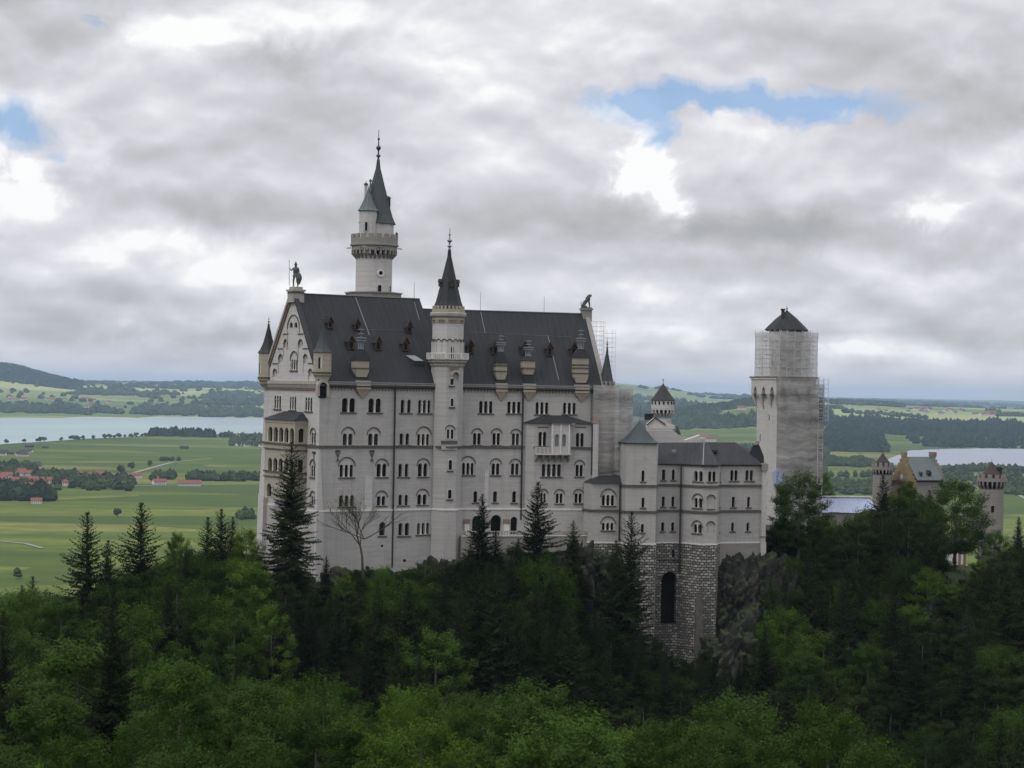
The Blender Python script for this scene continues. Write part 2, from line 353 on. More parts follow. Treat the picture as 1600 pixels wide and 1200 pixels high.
def reveal(mb, h, y0, y1):
    n = len(h); mb.add([(u, y0, z) for u, z in h]+[(u, y1, z) for u, z in h], [(i, (i+1) % n, n+(i+1) % n, n+i) for i in range(n)])
def window(root, M, spec, holes, y=0.0, frame='limestone_pale', glass_and_shade='glass_and_shade', sill=True, name='window', label=None, deep=.5, sc='trim_dark', col='column'):
    """spec: u0,u1,z0,z1,n,ztop(arch or None). Adds the hole to 'holes' and builds window > pane, sill."""
    u0, u1, z0, z1, n, za = spec; mb = MB().mat(frame); pn = MB().mat(glass_and_shade); gap = min(.30, (u1-u0)*.12) if n > 1 else 0
    lw = ((u1-u0)-gap*(n-1))/n; lights = []; d0 = y
    for i in range(n):
        a = u0+i*(lw+gap); lights.append(arch_poly(a, a+lw, z0, z1))
    if za:
        r = (u1-u0)/2+.22; big = arch_poly((u0+u1)/2-r, (u0+u1)/2+r, z0-.02, za)
        holes.append(big); reveal(mb, big, y, y+.14); d0 = y+.14; holed(mb, big, lights, d0)
        mb.mat('trim_dark').arc((u0+u1)/2, za-r, r+.005, .17, y-.09, y+.02); mb.mat(frame)
    else: holes += lights
    for L in lights:
        reveal(mb, L, d0, d0+deep); pn.add([(u, d0+deep-.02, z) for u, z in L], [tuple(range(len(L)))])
    mb.mat(col)
    for i in range(n-1):
        c = u0+(i+1)*(lw+gap)-gap/2; h = z1-z0
        mb.lathe(c, d0+.02, [(gap*.62, z0), (gap*.62, z0+.12), (gap*.36, z0+.25), (gap*.33, z0+h*.62), (gap*.75, z0+h*.72), (gap*.75, z0+h*.76)], 6)
    o = mb.build(name, root, M, label=label); pn.build('pane', o)
    if sill: MB().mat(sc).box(u0-.3, u1+.3, y-.18, y+.02, z0-.24, z0-.02).build('sill', o)
    return o
def pxspec(M, x0, x1, yt, yb, n, ya=None, v=0.0):
    u0, zt = inv(M, x0, yt, v); u1, _ = inv(M, x1, yt, v); _, zb = inv(M, (x0+x1)/2, yb, v); _, zt = inv(M, (x0+x1)/2, yt, v)
    za = inv(M, (x0+x1)/2, ya, v)[1] if ya else None
    if za is not None: za = max(za, zt+.15, zb+(u1-u0)/2+.5)
    return (u0, u1, zb, zt, n, za)
# ------------------------------------------------------------------ shared castle bits
def crenels(mb, cx, cy, r, z0, z1, n, th=.35, duty=.55, rot=0):
    for i in range(n):
        a0 = rot+2*pi*i/n; a1 = a0+2*pi/n*duty
        for k in range(2):
            b0 = a0+(a1-a0)*k/2; b1 = a0+(a1-a0)*(k+1)/2
            p = [(cx+q*cos(b), cy+q*sin(b)) for q, b in ((r-th, b0), (r, b0), (r, b1), (r-th, b1))]; mb.prism(p, z0, z1)
def corbels(mb, cx, cy, r0, r1, z0, z1, n, rot=0, wd=.3):
    for i in range(n):
        a = rot+2*pi*i/n; c, s_ = cos(a), sin(a); h = wd/2; px, py = -s_*h, c*h
        def P(r, z): return [(cx+r*c-px, cy+r*s_-py, z), (cx+r*c+px, cy+r*s_+py, z)]
        ri = r0-.15
        mb.add(P(ri, z0)+P(ri, z1)+P(r1, z1)+P(r1, z1-(z1-z0)*.45), [(0, 1, 3, 2), (2, 3, 5, 4), (4, 5, 7, 6), (6, 7, 1, 0), (0, 2, 4, 6), (1, 7, 5, 3)])
def finial(parent, M, x, y, z0, z1, r=.3, m='iron', name='finial'):
    h = z1-z0; mb = MB().mat(m)
    mb.lathe(x, y, [(r*.6, z0), (r*.28, z0+h*.1), (r*.9, z0+h*.16), (r*.28, z0+h*.22), (r*.28, z0+h*.32), (r*1.0, z0+h*.42), (r*.25, z0+h*.5), (r*.2, z0+h*.65), (r*.5, z0+h*.7), (r*.14, z0+h*.75), (r*.1, z1)], 8)
    return mb.build(name, parent, M)
def cone_roof(parent, M, x, y, r, z0, z1, m, n=8, flare=.0, rot=pi/8, name='roof', rt=.12):
    mb = MB().mat(m); pr = [(r*.9, z0-.12), (r*1.06, z0)]
    for k in range(1, 9):
        q = k/8; pr.append((max(rt, r*(1-q)*(1-flare*sin(q*pi)*.5)), z0+(z1-z0)*q))
    mb.lathe(x, y, pr, n, rot); 
    for i in range(n):
        a = rot+2*pi*i/n
        for k in range(1, 9): mb.tube((x+pr[k][0]*cos(a), y+pr[k][0]*sin(a), pr[k][1]), (x+pr[k+1][0]*cos(a), y+pr[k+1][0]*sin(a), pr[k+1][1]), .06, .05, 4)
    return mb.build(name, parent, M)
def slit(parent, M, x, y, z, w_, h, ang=0, off=0, arch=True, frame='limestone_pale', blind=False):
    """small arched window lying on a round or polygonal tower: dark pane in a raised stone frame"""
    R_ = M @ Matrix.Translation((x, y, 0)) @ Matrix.Rotation(ang, 4, 'Z')
    mb = MB().mat(frame); o_ = arch_poly(-w_/2-.14, w_/2+.14, z-.12, z+h+.14); i_ = arch_poly(-w_/2, w_/2, z, z+h)
    holed(mb, o_, [i_], off-.1); reveal(mb, o_, off-.1, off+.1); reveal(mb, i_, off-.1, off+.06)
    ob = mb.build('window', parent, R_); MB().mat('glass_and_shade').add([(u, off-.01, q) for u, q in i_], [tuple(range(len(i_)))]).build('pane', ob, R_); return ob
def onroof(px, py, M, p, n): q = M.inverted() @ hit(px, py, M @ Vector(p), M.to_3x3() @ Vector(n)); return q
def gutter_frieze(parent, M, u0, u1, z, y=0.0, skip=()):
    mb = MB().mat('trim').box(u0, u1, y-.42, y+.02, z-.42, z-.1).mat('trim').box(u0, u1, y-.28, y+.02, z-.75, z-.42); mb.build('cornice', parent, M)
    mb = MB().mat('brick_trim'); n = int((u1-u0)/.62)
    for i in range(n):
        a = u0+(u1-u0)*i/n; b = a+(u1-u0)/n*.5
        if any(s0 < a < s1 for s0, s1 in skip): continue
        mb.add([(a, y-.14, z-1.0), (b, y-.14, z-1.0), ((a+b)/2, y-.14, z-1.5), (a, y+.01, z-1.0), (b, y+.01, z-1.0), ((a+b)/2, y+.01, z-1.5)], [(0, 1, 2), (0, 2, 5, 3), (1, 4, 5, 2), (0, 3, 4, 1)])
        mb.box(a-.02, b+.1, y-.1, y+.01, z-1.0, z-.76)
    mb.build('frieze', parent, M)
    MB().mat('lead').box(u0-.2, u1+.2, y-.62, y-.44, z-.08, z+.1).build('gutter', parent, M)
def drain(parent, M, px, y0, y1, v=0.0):
    u, zt = inv(M, px, y0, v); _, zb = inv(M, px, y1, v); MB().mat('pipe').tube((u, v-.32, zt), (u, v-.32, zb), .17, .17, 6).build('drainpipe', parent, M)
# ------------------------------------------------------------------ palace
A = Vector((-34, 340, 0)); thL = radians(31); thR = radians(16)
ML = FR(-34, 340, thL); B_ = ML @ Vector((25.7, 0, 0)); MR = FR(B_.x, B_.y, thR)
WG = 24.4; Cc = ML @ Vector((0, WG, 0)); MG = FR(Cc.x, Cc.y, thL-pi/2)   # west gable frame: u from the far corner to the near one
pal = thing('palace', 'long grey limestone palace with steep slate roof, the largest building on the crag', 'palace', ML)
EZ = .7; ZS = -10.8; ZW = -22.4; BOT = -42; RZ = 16.8; RZ2 = 14.9
UL = 27.0; UR = 28.1
# left wing long front
hL = []; lowh = []
rowsL = [(534.7, 555.3, 622, 644, 2), (576, 595.8, 622.5, 644.5, 2), (626.4, 632.4, 624.4, 645, 1), (636.6, 642.4, 624.4, 645, 1), (653.8, 673.2, 625, 645.4, 3),
 (536.2, 551.8, 677.5, 695.6, 2, 668), (576, 592, 677.5, 695.8, 2, 668.5), (624.6, 630.4, 677, 695, 1), (634, 639.8, 677, 695, 1), (652.8, 671.4, 678, 696, 3, 667.2),
 (531.5, 552.5, 726, 745.6, 3, 715), (589.2, 604.8, 724.6, 745, 2, 717.5), (622.8, 628.6, 724.6, 745, 1), (632.8, 638.6, 724.6, 745, 1), (653.8, 668.8, 724, 744.6, 2, 717),
 (530, 553.4, 774, 791.5, 3), (589.6, 603, 775, 790, 2, 767.5), (622.8, 628.6, 773, 789.6, 1), (632.6, 638, 773, 789.6, 1), (652.8, 667.6, 772.4, 788.6, 2, 764.7)]
for r in rowsL: window(pal, ML, pxspec(ML, *r), hL)
mb = MB().mat('limestone'); holed(mb, [(0, ZW), (UL, ZW), (UL, EZ), (0, EZ)], hL); 
mb.add([(UL, 0, ZW), (UL, 4, ZW), (UL, 4, EZ), (UL, 0, EZ)], [(0, 1, 2, 3)]); mb.build('wall', pal, ML)
rowsl = [(592.8, 602.6, 815.6, 837, 1), (622.8, 629.4, 817, 837, 1), (632.8, 640, 817, 837, 1), (652, 671, 817, 835, 3)]
for r in rowsl: window(pal, ML, pxspec(ML, *r, v=-.3), lowh, -.3, deep=.7)
for cx, cy, ww, hh in ((597, 853, 4, 3.4), (632, 876, 5, 4), (706, 0, 0, 0)):
    if ww:
        u, z = inv(ML, cx, cy, -.3); p = [(u-ww*.057, z-hh*.057), (u+ww*.057, z-hh*.057), (u+ww*.057, z+hh*.057), (u-ww*.057, z+hh*.057)]; lowh.append(p)
        q = MB().mat('trim_dark'); reveal(q, p, -.3, .2); q.mat('glass_and_shade').add([(a, .18, b) for a, b in p], [(0, 1, 2, 3)]); q.build('vent', pal, ML)
mb = MB().mat('limestone'); holed(mb, [(-.3, BOT), (UL, BOT), (UL, ZW), (-.3, ZW)], lowh, -.3)
mb.add([(-.3, -.3, BOT), (-.3, WG, BOT), (-.3, WG, ZW), (-.3, -.3, ZW)], [(0, 1, 2, 3)])
mb.mat('ledge').box(-.42, UL, -.42, .0, ZW, ZW+.28); mb.build('plinth', pal, ML)
MB().mat('trim_dark').box(-.22, UL-1, -.26, .02, ZS-.2, ZS+.2).build('string_course', pal, ML)
gutter_frieze(pal, ML, 1.6, UL-1.5, EZ)
for cx in (527.8, 581):          # iron wall anchors under the string course
    u, z = inv(ML, cx, 711); q = MB().mat('iron')
    for dx in (-.45, 0, .45): q.tube((u+dx, -.06, z+.7), (u+dx*.3, -.06, z-.2), .09, .07, 5)
    q.tube((u, -.06, z), (u, -.06, z-1.3), .08, .05, 5).tube((u-.45, -.06, z+.75), (u+.45, -.06, z+.75), .13, .13, 6); q.tube((u, -.06, z-.6), (u-.4, -.06, z-1.2), .06, .04, 4).tube((u, -.06, z-.6), (u+.4, -.06, z-1.2), .06, .04, 4); q.build('wall_anchor', pal, ML)
u0, zt = inv(ML, 570.5, 745, -.12); u1, zb = inv(ML, 581, 803, -.12)
MB().mat('limestone_pale').box(u0, u1, -.16, .0, ZW+.28, zt).build('buttress', pal, ML)
drain(pal, ML, 616.6, 601, 886)
# corner buttress (battered) at the near corner and the far west corner
mb = MB().mat('limestone_pale').prism([(-.5, -.5), (1.2, -.5), (1.2, .3), (-.5, .3)], BOT, ZW+.3, [(-.38, -.38), (1.0, -.38), (1.0, .3), (-.38, .3)])
mb.add([(-.3, -.3, ZW+.3), (.9, -.3, ZW+.3), (.3, -.12, ZS-.6), (-.12, -.12, ZS-.6), (-.3, .9, ZW+.3), (-.12, .3, ZS-.6)], [(0, 1, 2, 3), (0, 3, 5, 4)])
mb.build('corner_buttress', pal, ML)
mb = MB().mat('limestone_pale')
def wedge(z0, z1, e0, e1, wdt=2.8): mb.add([(-e0, 0, z0), (wdt, -e0*.5, z0), (wdt, .5, z0), (-e0, 3, z0), (-e1, 0, z1), (wdt, -e1*.5, z1), (wdt, .5, z1), (-e1, 3, z1)], [(0, 1, 5, 4), (1, 2, 6, 5), (3, 0, 4, 7), (4, 5, 6, 7), (0, 3, 2, 1)])
mb2 = mb; wedge(-20.6, -6.5, 1.55, .02); wedge(BOT, -20.6, 2.9, 1.85)
mb.build('corner_buttress', pal, MG)
# west gable front
hG = []
for r in [(429, 439.2, 618.2, 639, 3), (453, 462.8, 619.5, 640.6, 3), (477.2, 488, 621, 642.4, 3), (486, 492.6, 676, 694, 2, 669.5), (485.6, 491.6, 727, 745.6, 2, 718.5), (485.6, 491.6, 775, 790, 2, 768)]:
    window(pal, MG, pxspec(MG, *r), hG, deep=.14)
gA = (12.4, RZ+.2)
tri = [(-.0, EZ), (WG, EZ), gA]
gh = []
window(pal, MG, pxspec(MG, 454.4, 464.4, 561.5, 578.6, 3, 549.5), gh, deep=.14)
for x0, x1, yt, yb in ((452.4, 457.6, 503.5, 512), (459.8, 464.8, 503.5, 512)): window(pal, MG, pxspec(MG, x0, x1, yt, yb, 1), gh, deep=.3, sill=False)
for x0, x1, yt, yb in ((443.6, 449.6, 531, 543), (466.6, 472.6, 531, 543), (435.6, 441.4, 554, 568), (474.6, 480, 554, 568), (427, 432.6, 577, 589), (482.6, 487.6, 577, 588)):
    s_ = pxspec(MG, x0, x1, yt, yb, 1); h = arch_poly(s_[0], s_[1], s_[2], s_[3]); gh.append(h)
    q = MB().mat('limestone'); reveal(q, h, 0, .22); q.add([(a, .22, b) for a, b in h], [tuple(range(len(h)))]); q.mat('trim_dark').arc((s_[0]+s_[1])/2, s_[3]-(s_[1]-s_[0])/2, (s_[1]-s_[0])/2, .16, -.1, .01)
    q.box(s_[0]-.35, s_[1]+.35, -.14, .01, s_[3]+1.0, s_[3]+1.16); q.mat('limestone').box(s_[0]-.14, s_[0], -.1, .01, s_[2]-1.6, s_[3]-.6); q.build('blind_arch', pal, MG)
s_ = pxspec(MG, 450, 468, 493, 545, 1); q = MB().mat('trim_dark').arc((s_[0]+s_[1])/2, s_[3]-(s_[1]-s_[0])/2, (s_[1]-s_[0])/2, .2, -.12, .01).mat('limestone').box(s_[0]-.2, s_[0], -.12, .01, s_[2], s_[3]-1.2).box(s_[1], s_[1]+.2, -.12, .01, s_[2]+3, s_[3]-1.2); q.build('blind_arch', pal, MG)
mb = MB().mat('limestone_pale'); holed(mb, [(-.3, BOT), (WG+.3, BOT), (WG+.3, ZW), (WG, ZW), (WG, EZ), (0, EZ), (0, ZW), (-.3, ZW)], hG); holed(mb, tri, gh); mb.build('gable_wall', pal, MG)
q = MB().mat('trim'); n = 40
for (ua, za), (ub, zb) in (((-.7, EZ-.9), gA), ((WG+.5, EZ-.9), gA)):   # sloping coping
    d = Vector((ub-ua, 0, zb-za)).normalized(); nn = Vector((-d.z, 0, d.x))*(1 if ub > ua else -1)
    for off, th, yy, m_ in (((0, .5, -.5, 'trim'), (-.45, .4, -.25, 'brick_trim')) if ub > ua else ((-.1, .42, -.3, 'slate_dark'),)):
        q.mat(m_); a = Vector((ua, 0, za))+nn*off; b = Vector((ub, 0, zb))+nn*off; t_ = nn*th
        q.add([(p.x, y_, p.z) for p in (a, b, b+t_, a+t_) for y_ in (yy, .55)], [(0, 2, 3, 1), (2, 4, 5, 3), (4, 6, 7, 5), (6, 0, 1, 7), (0, 6, 4, 2), (1, 3, 5, 7)])
q.build('coping', pal, MG)
q = MB().mat('trim').box(-.3, WG+.2, -.45, .02, EZ-.5, EZ+.1).box(-.2, WG+.1, -.25, .02, EZ-.9, EZ-.5); q.mat('brick_trim')
for i in range(38):
    a = .9+i*.58; q.box(a, a+.26, -.2, .01, EZ-1.7, EZ-1.1)
q.mat('limestone_pale').box(-.1, WG-1, -.1, .01, EZ-1.1, EZ-.9); q.build('cornice', pal, MG)
q = MB().mat('trim').box(gA[0]-1.25, gA[0]+1.25, -.6, 1.6, RZ-1.7, RZ+.3).box(gA[0]-1.5, gA[0]+1.5, -.8, 1.8, RZ+.3, RZ+.65).box(gA[0]-1.0, gA[0]+1.0, -.4, 1.4, RZ+.65, RZ+1.15).mat('trim_dark').box(gA[0]-1.4, gA[0]+1.4, -.7, 1.7, RZ-.0, RZ+.12); q.build('pedestal', pal, MG)
MB().mat('trim_dark').box(-.2, WG+.2, -.26, .02, ZS-.2, ZS+.2).build('string_course', pal, MG); MB().mat('ledge').box(0, WG, -.3, 0, ZW, ZW+.2).build('ledge', pal, MG)
u_, z_ = inv(MG, 491, 715); q = MB().mat('iron').tube((u_, -.06, z_+.9), (u_, -.06, z_-1.4), .12, .06, 5).tube((u_-.6, -.06, z_+.9), (u_+.6, -.06, z_+.9), .2, .2, 6); q.build('wall_anchor', pal, MG)
# two-storey loggia on the west front
D_ = 2.4
lu0, _ = inv(MG, 414.7, 650, -D_); lu1, _ = inv(MG, 461.6, 650, -D_)
zt = inv(MG, 440, 655.5, -D_)[1]; lz0 = -20.5
hF = []; hS = []; lo = link('loggia', None, pal, MG)
MLs = MG @ Matrix.Translation((lu1, -D_, 0)) @ Matrix.Rotation(pi/2, 4, 'Z')     # south side of the loggia
def loggia_window(M_, s_, hh): window_parts.append((M_, s_, hh))
for x0, x1, ya, yb in [(419.6+8.35*i, 426+8.35*i, 666.5+.6*i, 689.5+.6*i) for i in range(5)]+[(418.8+8.35*i, 425.2+8.35*i, 715+.5*i, 736.5+.5*i) for i in range(5)]+[(417, 424, 755, 778)]:
    s_ = pxspec(MG, x0, x1, ya, yb, 1, v=-D_); h = arch_poly(*s_[:4]); hF.append(h)
    q = MB().mat('sandstone'); reveal(q, h, -D_, -D_+.5); q.mat('column').lathe(s_[0]-.12, -D_-.02, [(.2, s_[2]), (.14, s_[2]+.3), (.12, s_[3]-1.3), (.24, s_[3]-.9)], 6); wo = q.build('arch_opening', lo, MG)
s_ = (.7, 1.75, *[inv(MG, 470, k, -D_)[1] for k in (692, 670)])
for zo, zp in ((s_[2], s_[3]), (inv(MG, 470, 741, -D_)[1], inv(MG, 470, 719, -D_)[1])):
    h = arch_poly(.7, 1.75, zo, zp); hS.append(h); q = MB().mat('sandstone'); reveal(q, h, 0, .4); q.build('arch_opening', lo, MLs)
mb = MB().mat('sandstone'); holed(mb, [(lu0, lz0), (lu1, lz0), (lu1, zt), (lu0, zt)], hF, -D_); mb.build('front_wall', lo, MG)
mb = MB().mat('sandstone'); holed(mb, [(0, lz0), (D_, lz0), (D_, zt), (0, zt)], hS, 0); mb.build('side_wall', lo, MLs)
mb = MB().mat('sandstone').add([(lu0, -D_, lz0), (lu0, 0, lz0), (lu0, 0, zt), (lu0, -D_, zt)], [(0, 1, 2, 3)]); mb.box(lu0, lu1, -D_+.05, 0, lz0-.3, lz0)
mb.mat('glass_and_shade').add([(lu0, -.05, lz0), (lu1, -.05, lz0), (lu1, -.05, zt), (lu0, -.05, zt)], [(0, 1, 2, 3)]); mb.build('back', lo, MG)  # black sheet before the back wall paints the shade inside the arches
q = MB().mat('trim_dark')
for py, hh in ((693.5, .3), (702, .2), (738, .3), (746, .2)):
    z = inv(MG, 440, py, -D_)[1]; q.box(lu0-.2, lu1+.2, -D_-.2, 0, z-hh/2, z+hh/2)
q.mat('trim').box(lu0-.1, lu1+.1, -D_-.1, 0, zt-.6, zt); q.build('moulding', lo, MG)
zr = inv(MG, 440, 642, 0)[1]; um = (lu0+lu1)/2
mb = MB().mat('slate').add([(lu0-.4, -D_-.4, zt), (lu1+.4, -D_-.4, zt), (lu1+.4, 0, zt), (lu0-.4, 0, zt), (lu0+3.2, 0, zr), (lu1-2.2, 0, zr)], [(0, 1, 5, 4), (1, 2, 5), (0, 4, 3), (0, 3, 2, 1)]); mb.build('roof', lo, MG)
# left roof
MID = WG/2; ul1 = 26.2
def roof_mesh(u0, u1, w_, ze, zr, ov=.7, m='slate', seam=1.15, rid=.0):
    mb = MB().mat(m); s = (zr-ze)/(w_/2); zo = ze-ov*s
    mb.add([(u0, -ov, zo+.12), (u1, -ov, zo+.12), (u1, w_/2, zr), (u0, w_/2, zr), (u1, w_+ov, zo+.12), (u0, w_+ov, zo+.12)], [(0, 1, 2, 3), (3, 2, 4, 5)])
    mb.add([(u0, -ov, zo), (u1, -ov, zo), (u1, -ov, zo+.12), (u0, -ov, zo+.12)], [(0, 1, 2, 3)]); mb.add([(u0, -ov, zo+.1), (u0, w_/2, zr-.02), (u0, w_+ov, zo+.1)], [(0, 1, 2)]); mb.add([(u1, -ov, zo+.1), (u1, w_/2, zr-.02), (u1, w_+ov, zo+.1)], [(0, 1, 2)])
    n = int((u1-u0)/seam); d = Vector((0, w_/2+ov, zr-zo)).normalized(); nn = Vector((0, -d.z, d.y))*.03
    for i in range(1, n):
        u = u0+(u1-u0)*i/n; a = Vector((u, -ov, zo+.12)); b = Vector((u, w_/2, zr)); k = Vector((.02, 0, 0))
        mb.add([a-k, a+k, a+nn, b-k, b+k, b+nn], [(0, 2, 5, 3), (1, 4, 5, 2)])
    mb.mat('lead').box(u0, u1, w_/2-.18, w_/2+.18, zr-.05, zr+.1); return mb
roof_mesh(.55, ul1, WG, EZ-.0, RZ, .62).build('roof', pal, ML)
sL = (RZ-EZ)/MID; nL = Vector((0, -sL, 1)); pL = Vector((0, 0, EZ))
sR = (RZ2-EZ)/11.6; nR = Vector((0, -sR, 1)); pR = Vector((0, 0, EZ))
u9 = 31.0
mbr = roof_mesh(-4.5, u9-.6, 23.2, EZ, RZ2, .62); mbr.build('roof', pal, MR)
def flash(M, pts, p, n, wdt=.16):
    q = MB().mat('lead'); P_ = [onroof(x, y, M, p, n)+n.normalized()*.07 for x, y in pts]
    for a, b in zip(P_, P_[1:]): q.tube(a, b, wdt/2, wdt/2, 4)
    q.build('flashing', pal, M)
flash(ML, [(555.5, 465.4), (577, 524)], pL, nL); flash(ML, [(647, 472), (655, 500)], pL, nL, .12); flash(ML, [(575, 515.5), (640, 516.5)], pL, nL, .07)
flash(MR, [(751, 488), (758, 521)], pR, nR, .13); flash(MR, [(856, 525), (873, 594)], pR, nR, .13); flash(MR, [(730, 519), (893, 527)], pR, nR, .06)
for px, yb, yt in ((647, 470, 441), (750.5, 485, 456), (850, 488, 463)):
    M_ = ML if px < 660 else MR; v = MID if px < 660 else 11.6; ua, zb_ = inv(M_, px, yb, v); _, zt_ = inv(M_, px, yt, v)
    MB().mat('iron').tube((ua, v, zb_-.2), (ua, v, zt_), .045, .03, 4).build('lightning_rod', pal, M_)
def dormer(M, px, py, p, n, s, hw=.6, h=1.55):
    b = onroof(px, py+8, M, p, n); y0 = b.y-.25; z0 = b.z+.1; u = b.x; d = (h+1.1)/s; hw_ = hw+.18
    q = MB().mat('wood_red'); hh = [arch_poly(u-hw*.5, u+hw*.5, z0+.2, z0+h-.1)]
    holed(q, [(u-hw, z0), (u+hw, z0), (u+hw, z0+h), (u, z0+h+.95), (u-hw, z0+h)], hh, y0); reveal(q, hh[0], y0, y0+.2)
    q.mat('slate_dark').add([(u-hw, y0, z0-.3), (u-hw, y0, z0+h), (u-hw, y0+d, z0+h), (u+hw, y0, z0-.3), (u+hw, y0, z0+h), (u+hw, y0+d, z0+h)], [(0, 1, 2), (3, 5, 4)])
    o = q.build('dormer', pal, M)
    r_ = MB().mat('slate_dark').add([(u-hw_, y0-.25, z0+h-.22), (u, y0-.25, z0+h+1.05), (u, y0+d+.3, z0+h+1.05), (u-hw_, y0+d, z0+h-.22), (u+hw_, y0-.25, z0+h-.22), (u+hw_, y0+d, z0+h-.22)], [(0, 1, 2, 3), (1, 4, 5, 2)])
    r_.mat('wood_red').tube((u-hw_, y0-.27, z0+h-.22), (u, y0-.27, z0+h+1.05), .09, .09, 4).tube((u+hw_, y0-.27, z0+h-.22), (u, y0-.27, z0+h+1.05), .09, .09, 4).tube((u, y0-.27, z0+h+.9), (u, y0-.27, z0+h+1.6), .06, .03, 4); r_.build('dormer_roof', o)
    MB().mat('glass_and_shade').add([(a, y0+.18, b_) for a, b_ in hh[0]], [tuple(range(len(hh[0])))]).build('pane', o)
for px, py, k in ((515, 506, .8), (557, 509, .8), (547.5, 538.5, 1), (590, 540, 1), (633, 541, 1), (638.5, 513, .8)): dormer(ML, px, py, pL, nL, sL, .62*k, 1.5*k)
for px, py in ((734.5, 545), (773.4, 547), (819, 547), (858.4, 549), (896, 549)): dormer(MR, px, py, pR, nR, sR)
# shed skylight
a = onroof(633, 557, ML, pL, nL); b = onroof(660, 568, ML, pL, nL); q = MB().mat('lead').add([(a.x, a.y+.3, a.z+.35), (a.x+2.0, a.y+.3, a.z+.35), (b.x, a.y-1.5, a.z-.75), (b.x-2.0, a.y-1.5, a.z-.75)], [(0, 1, 2, 3)])
q.mat('slate_dark').add([(b.x-2, a.y-1.5, a.z-.8), (b.x, a.y-1.5, a.z-.8), (b.x, a.y-1.5, a.z-2.2), (b.x-2, a.y-1.5, a.z-2.2), (a.x, a.y+.3, a.z+.2), (a.x+2, a.y+.3, a.z+.2)], [(0, 1, 2, 3), (0, 3, 4), (1, 5, 2)]); q.build('skylight', pal, ML)
# wall-top chimneys in pale sandstone with slated caps and iron cowls
def stack(M, x0, x1, yt, yb, ycap, yf, p, n, s, bands=(), corb=None):
    u0, zt = inv(M, x0, yt, .1); u1, _ = inv(M, x1, yt, .1); zb = inv(M, x0, yb, .1)[1]; uc = (u0+u1)/2; hw = (u1-u0)/2
    zc = inv(M, uc and x0, ycap, .1)[1]; d = 1.9
    q = MB().mat('sandstone').prism([(uc-hw*.72, .25), (uc+hw*.72, .25), (uc+hw*.72, d), (uc-hw*.72, d)], zb-.1, zb+1.0, [(uc-hw, .1), (uc+hw, .1), (uc+hw, d), (uc-hw, d)]).box(uc-hw, uc+hw, .1, d, zb+1.0, zt)
    q.mat('slate_dark').box(uc-hw*.8, uc+hw*.8, .35, d, EZ-.3, zb-.1)
    q.mat('trim_dark')
    for by in bands:
        z = inv(M, x0, by, .1)[1]; q.box(uc-hw-.12, uc+hw+.12, -.02, d+.1, z-.1, z+.12)
    o = q.build('chimney', pal, M)
    MB().mat('slate').prism([(uc-hw-.2, -.15), (uc+hw+.2, -.15), (uc+hw+.2, d+.2), (uc-hw-.2, d+.2)], zt, zc, [(uc-hw*.55, .5), (uc+hw*.55, .5), (uc+hw*.55, 1.4), (uc-hw*.55, 1.4)]).build('chimney_cap', o)
    zf = inv(M, x0, yf, .9)[1]; h = zf-zc; q = MB().mat('lead')
    for k, (w_, zz) in enumerate(((.5, 0), (.85, .38), (.95, .5), (.4, .7), (.5, .9))): q.box(uc-w_, uc+w_, .55, 1.25, zc+h*zz, zc+h*zz+.16)
    for dx in (-.6, -.2, .2, .6): q.tube((uc+dx*.7, .9, zc), (uc+dx, .9, zc+h*.58), .1, .1, 5)
    q.tube((uc, .9, zc), (uc, .9, zf), .14, .05, 5); q.build('cowl', o)
    if corb:
        zc0 = EZ-.1; q = MB().mat('sandstone').box(uc-hw*1.05, uc+hw*1.05, -.55, .3, EZ-1.2, EZ+.35).prism([(uc-.12, -.05), (uc+.12, -.05), (uc+.12, .0), (uc-.12, .0)], EZ-3.0, EZ-1.7, [(uc-hw*.75, -.5), (uc+hw*.75, -.5), (uc+hw*.75, .0), (uc-hw*.75, .0)])
        q.mat('brick_trim').box(uc-hw*.95, uc+hw*.95, -.5, 0, EZ-1.7, EZ-1.2); q.build('corbel', pal, M)
stack(ML, 556, 577, 563, 588, 545, 512, pL, nL, sL, (575.4,), True)
stack(MR, 775, 792.4, 567, 592, 549, 523, pR, nR, sR, (571, 580), True)
stack(MR, 817.6, 836.4, 563, 584, 556, 531, pR, nR, sR, (575, 562), True)
stack(MR, 898.4, 920, 558.5, 597, 545, 514, pR, nR, sR, (570, 575, 583), True)
# right wing long front
hR = []; hR2 = []
rowsR = [(749, 769.7, 626.6, 645.6, 3), (793, 813.6, 627.4, 645.8, 3), (837.2, 857, 628.4, 647, 3), (880, 899.8, 629.2, 647, 3),
 (739.6, 751.6, 676.6, 695, 2, 670), (770, 781.8, 676.6, 695.2, 2, 670), (800.4, 811.6, 677, 695.4, 2, 671),
 (722.6, 740.4, 723.4, 742, 3, 713.6), (768.6, 781, 724, 742, 2, 717), (799, 811, 724, 742, 2, 717.5),
 (740, 746, 767.5, 785, 1), (770.6, 777, 767.5, 785, 1), (800.6, 806.8, 767.5, 785.4, 1)]
for r in rowsR: window(pal, MR, pxspec(MR, *r), hR)
ORV = -1.3; uo0, _ = inv(MR, 818.6, 700, 0); uo1, _ = inv(MR, 925, 700, ORV)
mb = MB().mat('limestone'); holed(mb, [(0, ZW), (uo1, ZW), (uo1, EZ), (0, EZ)], hR)
mb.add([(uo1, 0, BOT), (uo1, 23, BOT), (uo1, 23, EZ), (uo1, 0, EZ)], [(0, 1, 2, 3)]); mb.add([(0, 23.2, BOT), (uo1, 23.2, BOT), (uo1, 23.2, EZ), (0, 23.2, EZ)], [(0, 1, 2, 3)]); mb.build('wall', pal, MR)
